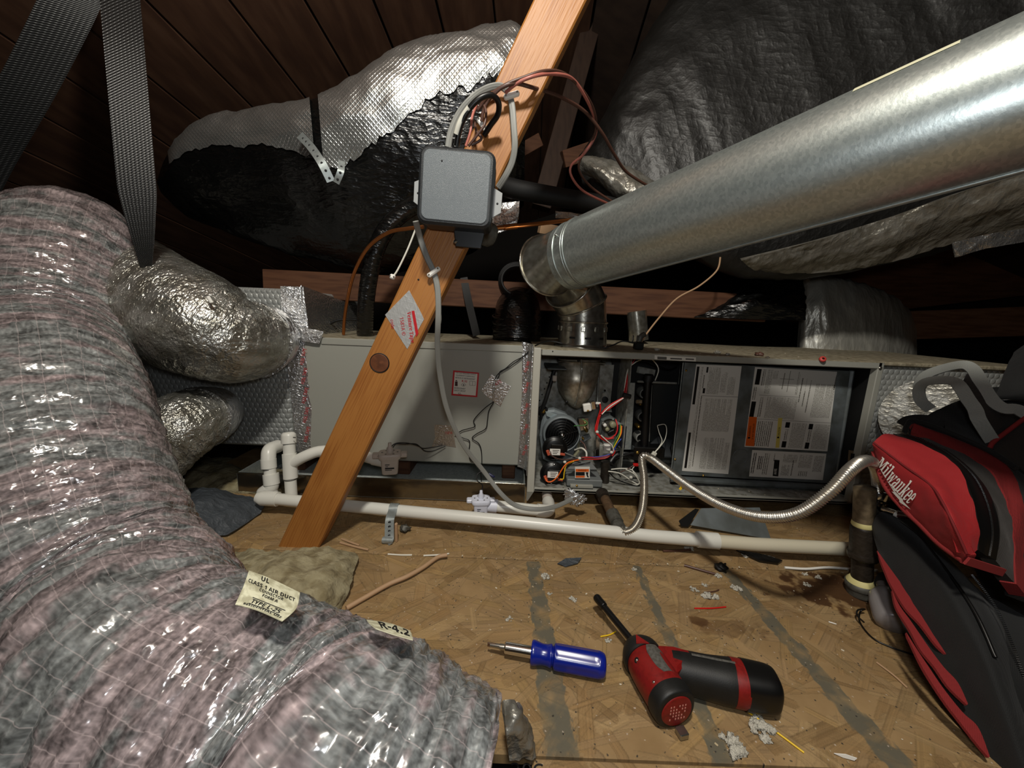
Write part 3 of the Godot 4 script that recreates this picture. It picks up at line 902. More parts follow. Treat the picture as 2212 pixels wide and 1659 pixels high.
func ducts() -> void:
	var n1 := noise(1.0, FastNoiseLite.TYPE_SIMPLEX_SMOOTH, 3, 61)
	var n2 := noise(1.0, FastNoiseLite.TYPE_SIMPLEX, 3, 62)
	n2.fractal_type = FastNoiseLite.FRACTAL_RIDGED
	var film := M("flex_film", Color(0.95, 0.94, 0.94), 0.2, 0.1, {"tex": flex_texture(), "uvs": Vector3(1, 1.3, 1), "bump": fold_texture(), "depth": 0.30, "spec": 0.9})
	# the big flexible duct in front: it arches over, comes down and lies along the floor
	var near := ring_world([[-1.4, 0.42, -1.2], [-1.214, 0.5, -1.071], [-1.014, 0.61, -0.904], [-0.895, 0.40, -0.728], [-0.712, 0.335, -0.569], [-0.539, 0.172, -0.439], [-0.447, 0.13, -0.398], [-0.345, 0.145, -0.315], [-0.18, 0.118, -0.275], [-0.12, 0.112, -0.247], [-0.041, 0.081, -0.232]], 52, 190, [0.134, 0.126, 0.123, 0.126, 0.120, 0.115, 0.111, 0.100, 0.104, 0.112, 0.105],
		func(w: Vector3, o: Vector3, u: float, l: float) -> Vector3:
			var ca := cos(u * TAU); var sa := sin(u * TAU)
			var tw := l + 0.010 * sin(u * TAU * 2.0 + 1.0) + 0.012 * n1.get_noise_3d(ca * 0.8, sa * 0.8, l * 5.0)
			var rib := absf(sin(tw * PI / 0.040))
			var fold := n2.get_noise_3d(ca * 1.1, sa * 1.1, l * 30.0)
			var fold2 := n2.get_noise_3d(ca * 2.6 + 7.0, sa * 2.6, l * 85.0)
			return w + o * (-0.0045 * pow(1.0 - rib, 3.0) + 0.0042 * fold + 0.0018 * fold2 + 0.004 * n1.get_noise_3d(ca * 0.9, sa * 0.9, l * 4.0)))
	var nd := thing("flexible_duct", "big pinkish grey plastic-wrapped flexible duct curving down in front", "duct", Vector3(-0.4, 0, -0.4))
	part("jacket", near, film, nd)
	# its paper labels
	var labels := [[[wp([538, 1232, 0.345, 590, 1252, 0.345, 648, 1280, 0.343]), wp([526, 1266, 0.325, 580, 1290, 0.322, 640, 1314, 0.322]), wp([508, 1306, 0.309, 556, 1318, 0.306, 610, 1342, 0.306])], [["UL", 0.30, 0.44, 0.06, 0.2], ["CLASS 1 AIR DUCT", 0.08, 0.9, 0.27, 0.36], ["CONNECTOR", 0.32, 0.72, 0.38, 0.45], ["FORM A", 0.4, 0.66, 0.48, 0.56], ["TYPE L-25", 0.3, 0.8, 0.7, 0.82], ["RESIDENTIAL USE", 0.2, 0.9, 0.86, 0.93]]],
		[[wp([792, 1338, 0.335, 842, 1346, 0.335, 886, 1362, 0.333]), wp([798, 1346, 0.322, 845, 1356, 0.322, 890, 1372, 0.320]), wp([812, 1357, 0.311, 850, 1370, 0.310, 892, 1382, 0.310])], [["R-4.2", 0.25, 0.9, 0.15, 0.75]]]]
	for lb in labels:
		var rows: Array = lb[0]
		var pl0 := part("paper_label", patch(rows, 6, 0.0006), mats["paper_old"], nd, "torn cream paper label")
		for t in lb[1]: part("lettering", letter_sheet(t[0], rows, t[1], t[2], t[3], t[4], 0.0004), mats["black_ink"], pl0)
		if lb[1].size() > 2:
			for q in [[0.28, 0.84, 0.665], [0.28, 0.84, 0.84]]:
				part("box_line", tube(PackedVector3Array([net(rows, q[0], q[2]) * 0.999 + EYE * 0.001, net(rows, 0.55, q[2]) * 0.999 + EYE * 0.001, net(rows, q[1], q[2]) * 0.999 + EYE * 0.001]), 0.0003, 5), mats["black_ink"], pl0)
	# two silver flexible ducts from the plenum
	var silver := M("silver_film", Color(0.72, 0.715, 0.69), 0.3, 0.85, {"bump": fold_texture(), "depth": 0.35, "tex": texs["mottle"], "uvs": Vector3(2, 5, 1)})
	var fn2 := func(w: Vector3, o: Vector3, u: float, l: float) -> Vector3:
		var ca := cos(u * TAU); var sa := sin(u * TAU)
		var rib := absf(sin((l + 0.01 * sin(u * TAU)) * PI / 0.03))
		return w + o * (-0.002 * pow(1.0 - rib, 3.0) + 0.0034 * n2.get_noise_3d(ca * 1.2, sa * 1.2, l * 60.0) + 0.0025 * n1.get_noise_3d(ca, sa, l * 6.0))
	var d1 := thing("flexible_duct", "upper silver foil flexible duct bending into the bubble foil box", "duct", W(430, 800, 0.85), "silver branch ducts")
	part("jacket", ring([[566, 730, 0.985], [540, 735, 0.93], [498, 732, 0.89], [430, 702, 0.87], [354, 664, 0.90], [282, 610, 1.0], [220, 560, 1.12]], 24, 110, [0.082, 0.090, 0.102, 0.118, 0.123, 0.124, 0.124], fn2), silver, d1)
	part("collar_tape", ring([[568, 729, 0.99], [556, 733, 0.962], [543, 735, 0.935]], 8, 60, [0.086, 0.0905, 0.0935], fn2), mats["foil_tape"], d1, "bright foil tape collar")
	part("draw_band", tube(wp([449, 640, 0.772, 457, 654, 0.776]), 0.0038, 8), mats["white"], d1, "white cable tie end")
	var d2 := thing("flexible_duct", "lower silver foil flexible duct in the shade under the other", "duct", W(430, 1000, 0.85), "silver branch ducts")
	part("jacket", ring([[458, 893, 0.97], [436, 900, 0.92], [398, 918, 0.88], [350, 948, 0.85], [290, 1000, 0.82], [230, 1050, 0.80]], 24, 90, [0.060, 0.068, 0.076, 0.082, 0.086, 0.088], fn2), silver, d2)
	part("collar_tape", ring([[462, 892, 0.975], [446, 897, 0.94], [426, 905, 0.908]], 8, 60, [0.064, 0.070, 0.0745], fn2), mats["foil_tape"], d2, "crumpled foil tape collar")
	# plenum of bubble foil
	var pl := thing("supply_plenum", "silver bubble foil wrapped box between the flexible ducts and the pale cabinet", "plenum", Vector3(-0.85, 0.11, -1.2))
	var xr := -0.602; var zf := -1.015
	part("wrap", boxmm(Vector3(-1.25, 0.112, -1.5), Vector3(xr, 0.541, zf), 0.006), mats["bubble"], pl)
	var tapefn := func(w: Vector3, u: float, v: float) -> float: return 0.0025 * n1.get_noise_3d(w.x * 45, w.y * 45, w.z * 45) + 0.002
	part("corner_tape", patch([pz([606, 618, zf + 0.002, 655, 620, zf - 0.012]), pz([612, 720, zf + 0.002, 668, 728, zf - 0.01]), pz([628, 850, zf + 0.002, 672, 850, zf - 0.008]), pz([640, 975, zf + 0.002, 678, 975, zf - 0.008])], 9, 0.001, tapefn), mats["foil_tape"], pl, "crinkled silver foil tape with red print")
	part("side_tape", patch([pz([650, 616, zf - 0.004, 712, 640, -1.2, 782, 664, -1.42]), pz([652, 660, zf - 0.004, 712, 680, -1.2, 780, 695, -1.42]), pz([660, 722, zf - 0.004, 716, 722, -1.2, 780, 722, -1.42])], 9, 0.001, tapefn), mats["foil_tape"], pl, "dark creased foil tape")
	part("cross_tape", patch([pz([618, 700, zf + 0.006, 700, 716, zf + 0.004]), pz([612, 730, zf + 0.006, 690, 742, zf + 0.004])], 9, 0.001, tapefn), mats["foil_tape"], pl)
	for k in 5:
		words("FOIL TAPE", PZ(655 + k * 2, 770 + k * 42, zf + 0.0065), Vector3(0.25, 1, 0), Vector3(-1, 0.25, 0), 0.009, mats["red_ink"], pl, 0.045)
	# black insulated trunk behind, with silver foil drawn over its upper side
	var lump := func(w: Vector3, o: Vector3, u: float, l: float) -> Vector3:
		return w + o * (0.016 * n1.get_noise_3d(w.x * 4.0, w.y * 4.0, w.z * 4.0) + 0.006 * n2.get_noise_3d(w.x * 5, w.y * 13, w.z * 5))
	var tr := thing("insulated_trunk_duct", "large black wrapped trunk duct with bright silver foil along its top", "duct", W(740, 560, 1.25))
	var ts := [[338, 392, 345, 410, 1.22, 0.03], [395, 285, 415, 468, 1.22, 0.09], [520, 240, 545, 520, 1.22, 0.13], [660, 226, 690, 560, 1.2, 0.14], [780, 160, 800, 585, 1.2, 0.15], [900, 98, 900, 580, 1.2, 0.15], [1040, 68, 1020, 540, 1.2, 0.15], [1110, 62, 1095, 480, 1.2, 0.14], [1138, 75, 1132, 440, 1.2, 0.13]]
	var tsec := []
	for s in ts:
		var k: float = 0.17 * clampf((s[3] - s[1]) / 400.0, 0.1, 1.0)
		var p := W(s[0], s[1], s[4] - k); var q := W(s[2], s[3], s[4] + k)
		tsec.append([(p + q) / 2, (p - q) / 2, ((p + q) / 2 - EYE).normalized() * s[5]])
	part("jacket", loft(tsec, 72, 2.3, true, lump, 10), mats["black_film"], tr)
	# the foil: the upper front part of the same shape, 6 mm proud, in two torn lengths
	var foil := func(i0: int, i1: int, vmin: Callable) -> G:
		var s := tsec
		var cs := PackedVector3Array(); var aa := PackedVector3Array(); var bb := PackedVector3Array()
		for k in s: cs.append(k[0]); aa.append(k[1]); bb.append(k[2])
		cs = cr(cs, 14); aa = cr(aa, 14); bb = cr(bb, 14)
		var q := PackedVector3Array(); var back := PackedVector3Array()
		var nu := 40
		for i in range(i0, i1 + 1):
			for k in nu + 1:
				# angle from the top (towards the lens) to the torn edge
				var a0 := 0.5
				var a1: float = -vmin.call(float(i - i0) / (i1 - i0)) - 0.05 * n2.get_noise_2d(i * 0.35, 3.0) - 0.10 * n1.get_noise_2d(i * 0.05, 9.0)
				var a := lerpf(a0, a1, float(k) / nu)
				var c := cos(a); var sn := sin(a)
				var off := aa[i] * signf(c) * pow(absf(c), 2.0 / 2.3) + bb[i] * signf(sn) * pow(absf(sn), 2.0 / 2.3)
				var w: Vector3 = lump.call(cs[i] + off, off.normalized(), 0.0, 0.0)
				q.append(w + off.normalized() * 0.006); back.append(w + off.normalized() * 0.001)
		var g := G.new()
		g.grid(q, nu + 1, i1 - i0 + 1)
		return g.face(EYE)
	part("foil_wrap", foil.call(8, 43, func(t): return 1.05 + 0.15 * t), mats["scrim"], tr, "bright silver foil")
	part("foil_wrap", foil.call(45, 112, func(t): return 1.36 - 0.5 * t + 0.06 * sin(t * 9.0)), mats["scrim"], tr, "bright silver foil")
	# the dark duct at the upper right
	var rd := thing("insulated_trunk_duct", "huge dark foil-wrapped duct filling the upper right behind the metal vent", "duct", W(1700, 560, 1.25))
	var rs := [[1250, 338, 1258, 400, 1.3, 0.05], [1285, 285, 1330, 455, 1.3, 0.1], [1345, 180, 1430, 520, 1.28, 0.15], [1440, 20, 1580, 585, 1.25, 0.17], [1570, -140, 1745, 588, 1.2, 0.18], [1780, -260, 2055, 528, 1.1, 0.18], [2000, -320, 2320, 480, 1.0, 0.17], [2300, -300, 2650, 420, 0.9, 0.16]]
	part("jacket", loft(secs(rs), 80, 3.4, true, func(w: Vector3, o: Vector3, u: float, l: float) -> Vector3: return w + o * (0.012 * n1.get_noise_3d(w.x * 5, w.y * 5, w.z * 5) + 0.005 * n2.get_noise_3d(w.x * 8, w.y * 14, w.z * 8)), 12), mats["black_film_dusty"], rd)
	var undf := func(w: Vector3, u: float, v: float) -> float: return 0.0055 * n2.get_noise_3d(w.x * 14, w.y * 24, w.z * 14) + 0.01 * n1.get_noise_3d(w.x * 6, w.y * 6, w.z * 6)
	part("foil_skirt", patch([wp([1600, 560, 1.06, 1760, 520, 1.02, 1920, 470, 0.98, 2060, 420, 0.92, 2230, 370, 0.86]), wp([1620, 575, 1.08, 1750, 555, 1.05, 1910, 520, 1.0, 2070, 470, 0.94, 2240, 430, 0.88]), wp([1660, 585, 1.12, 1745, 592, 1.1, 1900, 572, 1.06, 2055, 528, 1.0, 2240, 492, 0.94])], 10, 0.004, undf), mats["foil_dirty"], rd, "grey creased foil under the duct")
	part("foil_flap", patch([wp([2058, 525, 0.93, 2140, 505, 0.91, 2240, 490, 0.9]), wp([2064, 556, 0.94, 2140, 535, 0.92, 2240, 518, 0.91])], 10, 0.003, undf), mats["foil_tape"], rd, "bright folded foil edge")
	# foil cone where the wires enter
	var cone := thing("foil_boot", "small dirty silver foil boot at the end of the dark right duct", "duct boot", W(1330, 420, 1.12))
	part("wrap", loft(secs([[1246, 345, 1256, 372, 1.14, 0.01], [1275, 340, 1285, 385, 1.13, 0.05], [1335, 352, 1330, 425, 1.12, 0.06], [1400, 385, 1375, 450, 1.1, 0.06], [1450, 420, 1420, 470, 1.1, 0.05]]), 40, 2.0, true, func(w, o, u, l): return w + o * 0.008 * n2.get_noise_3d(w.x * 20, w.y * 20, w.z * 20), 8), mats["foil_dirty"], cone)
	# silver wrapped branch at the right
	var sb := thing("foil_wrapped_duct", "silver foil duct stub standing behind the furnace top at the right", "duct", W(1850, 790, 1.5))
	part("wrap", loft(secs([[1733, 590, 1718, 800, 1.48, 0.02], [1748, 589, 1733, 805, 1.46, 0.05], [1790, 597, 1780, 805, 1.44, 0.07], [1850, 612, 1850, 810, 1.44, 0.085], [1915, 634, 1920, 815, 1.46, 0.085], [1962, 668, 1965, 815, 1.5, 0.07], [1980, 715, 1982, 815, 1.53, 0.03]]), 60, 2.6, true, func(w, o, u, l): return w + o * (0.010 * n2.get_noise_3d(w.x * 11, w.y * 2.5, w.z * 11) + 0.006 * n1.get_noise_3d(w.x * 9, w.y * 9, w.z * 9)), 10), mats["foil"], sb)
	solo("black_plastic_sheet", patch([wp([1600, 622, 1.27, 1650, 602, 1.27, 1738, 594, 1.30]), wp([1560, 660, 1.27, 1650, 648, 1.22, 1740, 645, 1.28]), wp([1500, 684, 1.27, 1640, 690, 1.24, 1738, 692, 1.28])], 12, 0.006, undf), mats["black_film"], "crumpled black plastic hanging left of the silver duct stub", "plastic sheet")
	solo("foil_scrap", patch([wp([1085, 440, 1.12, 1122, 436, 1.12]), wp([1060, 480, 1.12, 1120, 470, 1.1]), wp([1070, 505, 1.12, 1112, 492, 1.12])], 8, 0.003, undf), mats["foil_tape"], "bright scrap of silver foil behind the grey box", "foil scrap")
	solo("foil_scrap", patch([wp([1200, 455, 1.15, 1290, 470, 1.15]), wp([1200, 470, 1.15, 1290, 482, 1.15])], 8, 0.003, undf), mats["foil_dirty"], "thin silver foil strip above the copper tube", "foil scrap")
	# hanging straps
	var web := rectp(0.048, 0.002)
	var s1 := cr(wp([215, -60, 0.80, 255, -60, 0.80, 270, 110, 0.78, 285, 280, 0.77, 300, 440, 0.77, 314, 560, 0.79, 322, 660, 0.84]).slice(1), 8)
	var wd := PackedFloat32Array()
	for i in s1.size(): wd.append(lerpf(1.3, 1.18, float(i) / s1.size()) if i < s1.size() * 0.56 else maxf(0.3, lerpf(1.2, 0.3, (float(i) / s1.size() - 0.56) / 0.28)))
	solo("hanging_strap", sweep(s1, web, EYE + Vector3(-0.2, 0.2, 0), true, 0.25, wd), mats["webbing"], "shiny black woven strap hanging straight down to the silver duct", "strap", "black duct straps")
	solo("hanging_strap", sweep(cr(wp([190, -90, 0.92, 150, 10, 0.94, 70, 170, 0.98, -20, 330, 1.02, -70, 430, 1.05]), 8), rectp(0.085, 0.002), EYE), mats["webbing"], "dull black strap slanting down to the far left edge", "strap", "black duct straps")
	solo("hanging_strap", sweep(cr(wp([1002, 600, 1.27, 1012, 650, 1.25, 1030, 725, 1.2]), 6), rectp(0.024, 0.002), EYE, true, 0.3), mats["black_rubber"], "narrow black strap crossing the brown joist", "strap")
	for k in 2:
		var pts := wp([648, 292, 1.0, 672, 318, 0.985, 695, 352, 0.98, 715, 392, 1.0]) if k == 0 else wp([738, 348, 1.0, 736, 370, 0.99, 726, 395, 1.0])
		perforated(pts, "perforated metal strap across the black trunk duct, the longer piece" if k == 0 else "short piece of perforated metal strap beside the longer one", 0.021 if k == 0 else 0.016)

func perforated(pts: PackedVector3Array, label: String, w := 0.02) -> void:
	var p := cr(pts, 8)
	var t := thing("perforated_strap", label, "metal strap", p[p.size() - 1])
	part("band", sweep(p, rectp(w, 0.0012), EYE), mats["galv_flat"], t)
	var l := 0.0
	for i in range(1, p.size()):
		l += p[i].distance_to(p[i - 1])
		if l > 0.016:
			l = 0.0
			part("hole", lathe([[0.0, 0.0], [0.0032, 0.0], [0.0032, 0.0006], [0.0, 0.0006]], p[i] + (EYE - p[i]).normalized() * 0.0013, EYE - p[i], 12), mats["black_ink"], t)

# ---------------------------------------------------------------- strut and control box
func strut_and_box() -> void:
	var st := thing("wooden_strut", "orange-brown wooden brace leaning across with a round knot and foil patch", "brace", PZ(636, 1185, -0.73))
	var zf := -0.73
	var b0 := (PZ(586, 1195, zf) + PZ(680, 1195, zf)) / 2; var t0 := (PZ(1150, 0, zf) + PZ(1255, 0, zf)) / 2
	var ax := (t0 - b0).normalized()
	b0.y -= 0.02
	var top := t0 + ax * 0.12
	b0.z = zf - 0.019; top.z = zf - 0.019
	var side := ax.cross(Vector3(0, 0, 1)).normalized()
	var hw := 0.0385
	var g := box(Vector3(hw * 2, (top - b0).length(), 0.038), 0.003).xf(Transform3D(Basis(side, ax, Vector3(0, 0, 1)), (b0 + top) / 2))
	for i in g.v.size():
		var q := g.v[i] - b0
		g.uv[i] = Vector2(q.dot(side) / 0.077 * 2.0 + (q.z * 20.0), q.dot(ax) * 3.0)
	part("board", g, M("strut_wood", Color(0.655, 0.435, 0.205), 0.5, 0.0, {"tex": strut_texture(), "uvs": Vector3(0.5, 0.28, 1), "bump": texs["fine"], "depth": 0.03}), st)
	var kc := PZ(820, 784, zf)
	part("knot", lathe([[0.0, 0.0016], [0.0165, 0.0014], [0.0178, 0.0008], [0.018, -0.003]], kc, Vector3(0, 0, 1), 36), mats["knot"], st, "dark round knot")
	part("knot_rim", lathe([[0.0176, -0.001], [0.0176, 0.0012], [0.0192, 0.0010], [0.0192, -0.001]], kc, Vector3(0, 0, 1), 36), mats["black_ink"], st)
	part("nail_hole", lathe([[0.0, 0.0005], [0.0018, 0.0004], [0.0018, -0.001]], PZ(904, 604, zf), Vector3(0, 0, 1), 10), mats["black_ink"], st)
	part("nail_hole", lathe([[0.0, 0.0005], [0.0012, 0.0004], [0.0012, -0.001]], PZ(858, 706, zf), Vector3(0, 0, 1), 10), mats["black_ink"], st)
	var tp := slab(pz([884, 627, zf, 912, 680, zf, 916, 690, zf, 880, 754, zf, 832, 680, zf]), Vector3(0, 0, 1), 0.0008)
	var tape := part("foil_patch", tp, M("tape_flat", Color(0.78, 0.78, 0.77), 0.42, 0.55, {"bump": texs["crease"], "tri": 8.0, "depth": 0.03}), st, "silver foil tape patch with red print")
	var dn := PZ(888, 740, zf) - PZ(880, 678, zf)
	var rt := Vector3(-dn.y, dn.x, 0)
	words("Venture Tape", PZ(886, 707, zf + 0.0011), dn, rt, 0.0095, mats["red_ink"], tape, 0.058, true, true)
	words("1581A ©", PZ(870, 705, zf + 0.0011), dn, rt, 0.0068, mats["red_ink"], tape, 0.034)
	words("code", PZ(848, 700, zf + 0.0011), dn, rt, 0.0065, mats["red_ink"], tape, 0.024)
	part("print_bar", slab(pz([889, 672, zf + 0.0009, 895, 671, zf + 0.0009, 904, 720, zf + 0.0009, 899, 728, zf + 0.0009]), Vector3(0, 0, 1), 0.0002), mats["red_ink"], tape)
	part("tape_fold", slab(PackedVector3Array([PZ(914, 688, zf) + Vector3(0.001, 0, 0), PZ(882, 752, zf) + Vector3(0.001, 0, 0), PZ(882, 752, zf) + Vector3(0.001, 0.006, -0.022), PZ(914, 688, zf) + Vector3(0.001, 0.004, -0.022)]), side, 0.0008), mats["foil_tape"], tape)
	# second, darker brace end behind at the right of the strut
	# control box
	var zb := -0.655
	var tl := PZ(903, 311, zb); var tr := PZ(1070, 324, zb); var br := PZ(1062, 497, zb); var bl := PZ(902, 479, zb)
	var c := (tl + tr + br + bl) / 4
	var rx := ((tr - tl) + (br - bl)).normalized()
	var uy := ((tl - bl) + (tr - br)).normalized()
	uy = (uy - rx * uy.dot(rx)).normalized()
	var w := ((tr - tl).length() + (br - bl).length()) / 2; var h := ((tl - bl).length() + (tr - br).length()) / 2
	var nz := rx.cross(uy)
	var bx := thing("control_box", "square grey plastic box with rounded corners screwed to the slanted brace", "control box", c - uy * h / 2)
	var rr := func(ww: float, hh: float, r: float, z: float) -> PackedVector3Array:
		var o := PackedVector3Array()
		for q in [[1, 1, 0], [-1, 1, 1], [-1, -1, 2], [1, -1, 3]]:
			for k in 7:
				var a: float = (q[2] + k / 6.0) * PI / 2
				o.append(c + rx * (q[0] * (ww / 2 - r) + cos(a) * r) + uy * (q[1] * (hh / 2 - r) + sin(a) * r) + nz * z)
		return o
	part("housing", slab(rr.call(w * 0.97, h * 0.97, 0.012, -0.055), nz, 0.05, 0.002), mats["black_plastic"], bx)
	part("rim", slab(rr.call(w, h, 0.015, -0.012), nz, 0.0115, 0.004), mats["box_dark"], bx, "dark grey rim")
	part("cover", slab(rr.call(w * 0.885, h * 0.895, 0.011, -0.001), nz, 0.0022, 0.0012), mats["box_grey"], bx, "light grey textured cover")
	part("indicator", lathe([[0.0, 0.0004], [0.0014, 0.0004], [0.0014, -0.0005]], PZ(955, 348, zb) + nz * 0.0013, nz, 12), mats["black_ink"], bx)
	for s in [-1, 1]:
		var o: Vector3 = c + rx * (s * w * 0.5) - uy * h * (0.06 if s < 0 else 0.1) - nz * 0.03
		var e := rx * float(s)
		part("mounting_tab", slab(PackedVector3Array([o + uy * 0.026 - e * 0.006, o + uy * 0.017 + e * 0.013, o - uy * 0.014 + e * 0.013, o - uy * 0.026 - e * 0.006]), nz, 0.003, 0.0005), M("tab_grey", Color(0.62, 0.63, 0.63), 0.5), bx, "pale grey tab")
		part("tab_hole", lathe([[0.0, 0.0003], [0.0018, 0.0003], [0.0018, -0.001]], o + e * 0.006 + nz * 0.003, nz, 10), mats["black_ink"], bx)
	var fo := c - uy * (h * 0.5 + 0.008) + rx * 0.02 - nz * 0.052
	part("foot", slab(PackedVector3Array([fo + rx * 0.03 + uy * 0.03, fo + rx * 0.022 - uy * 0.016, fo - rx * 0.022 - uy * 0.016, fo - rx * 0.03 + uy * 0.03]), nz, 0.004, 0.0008), mats["black_plastic"], bx)
	part("screw", lathe([[0.0, 0.003], [0.003, 0.0022], [0.0036, 0.0], [0.0, 0.0]], PZ(984, 522, zb - 0.045), nz, 14), mats["steel"], bx)

func strut_texture() -> ImageTexture:              # flat-sawn grain that flows round the knot: v along the board
	var w := 256; var h := 1024
	var d := PackedByteArray(); d.resize(w * h * 3)
	var n := noise(0.01, FastNoiseLite.TYPE_SIMPLEX_SMOOTH, 3, 71)
	var f := noise(0.05, FastNoiseLite.TYPE_SIMPLEX, 3, 72)
	for y in h:
		for x in w:
			var u := x / float(w); var v := y / float(h)
			var s := (u - 0.45) * 16.0 + n.get_noise_2d(x * 0.4, y * 0.14) * 3.0
			var g := absf(fmod(s + 40.0, 1.0) - 0.5) * 2.0
			var t := 0.93 + 0.07 * (1.0 - g * g) + 0.09 * f.get_noise_2d(x * 2.0, y * 0.16) + 0.10 * n.get_noise_2d(x * 0.2 + 90, y * 0.6)
			var o := (y * w + x) * 3
			d[o] = int(clampf(t, 0, 1) * 255); d[o + 1] = int(clampf(pow(t, 1.5), 0, 1) * 255); d[o + 2] = int(clampf(t * t, 0, 1) * 255)
	var im := Image.create_from_data(w, h, false, Image.FORMAT_RGB8, d)
	im.generate_mipmaps()
	return ImageTexture.create_from_image(im)

# ---------------------------------------------------------------- flue vent
func vent() -> void:
	var a := W(1240, 553, 0.862); var b := W(2212, 207, 0.385)
	var ax := (b - a).normalized()
	var r := 0.0735
	var e := b + ax * 0.25
	var vp := thing("vent_pipe", "long shiny galvanized vent pipe rising from the elbow to the upper right", "vent pipe", a - Vector3(0, r, 0))
	part("pipe", tube(PackedVector3Array([a + ax * 0.03, a.lerp(e, 0.25), a.lerp(e, 0.5), a.lerp(e, 0.75), e]), r, 96, false), mats["galv"], vp)
	part("pipe_end", tube(PackedVector3Array([a - ax * 0.012, a + ax * 0.032]), r * 0.985, 80, false), mats["galv"], vp)
	for k in 3: part("bead", tube(circle(a + ax * ([0.004, 0.028, 0.034][k] as float), ax, r * ([0.99, 1.0, 1.0][k] as float), 64), 0.0016, 8, false), mats["galv"], vp)
	# lock seam along the lower side
	var down := (Vector3(0.1, -1, 0.15) - ax * Vector3(0.1, -1, 0.15).dot(ax)).normalized()
	part("lock_seam", bar(a + ax * 0.035 + down * (r + 0.0006), e + down * (r + 0.0006), 0.008, 0.0024, a + down * 5.0, 0.0008), mats["galv_flat"], vp)
	for ang in [0.9, 2.2]:
		var q := a + ax * 0.014 + Vector3(-0.35, 0.4, 0.8).normalized().rotated(ax, ang - 1.2) * 0.0
		var od := (Vector3(-0.2, 0.5, 0.85) - ax * Vector3(-0.2, 0.5, 0.85).dot(ax)).normalized().rotated(ax, 1.0 - ang)
		part("screw", lathe([[0.0, 0.004], [0.003, 0.0035], [0.0035, 0.0], [0.0, 0.0]], q + od * r, od, 10), mats["chrome"], vp)
	# sticker at the top edge
	var g := G.new()
	var q := PackedVector3Array()
	var upd := (Vector3(0, 1, 0) - ax * ax.y).normalized()
	var tl := (b - a).length()
	for j in 9:
		for i in 13:
			var s := tl * (0.80 + 0.135 * i / 12.0)
			var an := 0.30 + 0.55 * j / 8.0
			var od := upd.rotated(ax, -an + 1.0)
			q.append(a + ax * s + od * (r + 0.0006))
	g.grid(q, 13, 9)
	part("sticker", g.face(a + ax * tl * 0.85 + upd * 3.0 + Vector3(0, 0, 0)), M("sticker", Color(0.78, 0.77, 0.66), 0.5), vp, "cream sticker near the top edge")
	# elbow
	var el := thing("vent_elbow", "adjustable galvanized elbow of turned segments on top of the furnace", "vent elbow", W(1257, 745, 1.06))
	var c := [Vector3(0.188, 0.424, -1.062), Vector3(0.187, 0.486, -1.066), Vector3(0.180, 0.532, -1.066), Vector3(0.140, 0.584, -1.042), a - ax * 0.082, a - ax * 0.004]
	var rad := [0.0665, 0.064, 0.067, 0.071, 0.0735, 0.0725]
	var dirs := []
	for i in c.size(): dirs.append(((c[mini(i + 1, c.size() - 1)] as Vector3) - (c[maxi(i - 1, 0)] as Vector3)).normalized())
	dirs[0] = Vector3.UP; dirs[1] = Vector3.UP; dirs[4] = (ax * 1.4 + dirs[4]).normalized(); dirs[5] = ax
	for i in c.size() - 1:
		var s := []
		for k in 2:
			var d: Vector3 = dirs[i + k]
			var u := d.cross(Vector3(0.2, 0.1, 1)).normalized()
			s.append([c[i + k], u * rad[i + k], d.cross(u) * rad[i + k]])
		part("collar" if i == 0 else "gore", loft(s, 64, 2.0, false), mats["galv_old"], el)
		if i > 0: part("bead", tube(circle(c[i], dirs[i], rad[i] + 0.001, 56), 0.0026, 8, false), mats["galv_old"], el)
	part("base_flange", lathe([[0.066, 0.0], [0.076, 0.0], [0.076, 0.006], [0.0665, 0.006], [0.0665, 0.012]], W(1256, 750, 1.055), Vector3.UP, 56), mats["galv_old"], el)
	for k in 11:
		var an := TAU * k / 11.0
		var od := Vector3(cos(an), 0, sin(an))
		part("crimp", boxat((c[0] as Vector3).lerp(c[1], 0.72) + od * 0.0655, Vector3(0.012, 0.014, 0.004), 0.0015, Basis(Vector3.UP.cross(od).normalized(), Vector3.UP, od)), mats["galv_old"], el)
	for k in 3:
		var an := 0.9 + k * 0.62
		var od := Vector3(cos(an), 0, sin(an))
		part("slot", boxat((c[0] as Vector3).lerp(c[1], 0.35) + od * 0.0662, Vector3(0.016, 0.005, 0.001), 0.0004, Basis(Vector3.UP.cross(od).normalized(), Vector3.UP, od)), mats["black_ink"], el)
	# a second, darker pipe standing behind
	solo("vent_stub", tube(PackedVector3Array([PZ(1380, 735, -1.3), PZ(1375, 672, -1.3)]), 0.032, 32), mats["galv_old"], "dim metal pipe stub behind the furnace right of the elbow", "pipe")
	var bd := thing("black_flexible_duct", "black shiny flexible duct in the dark left of the metal elbow", "duct", PZ(1120, 735, -1.25))
	part("jacket", tube(cr(PackedVector3Array([PZ(1115, 740, -1.22), PZ(1118, 690, -1.25), PZ(1120, 650, -1.4), PZ(1130, 600, -1.6)]), 8), 0.075, 48), mats["black_film"], bd)
	for k in 5: part("hoop", tube(circle(PZ(1116, 736 - k * 13, -1.225 - k * 0.004), Vector3(0, 1, 0.15), 0.0765, 48), 0.0025, 6, false), mats["black_film"], bd)
	var cl := thing("coiled_cable", "coil of black cable with a white tag lying on the joist", "cable coil", PZ(1115, 605, -1.28))
	for k in 4: part("loop", tube(circle(PZ(1118, 606, -1.3 + k * 0.008), Vector3(0.1, 0.25 + k * 0.05, 1), 0.06 - k * 0.003, 40), 0.004, 8, false), mats["black_rubber"], cl)
	part("tag", boxat(PZ(1135, 556, -1.24), Vector3(0.022, 0.01, 0.002), 0.0005), mats["white"], cl)

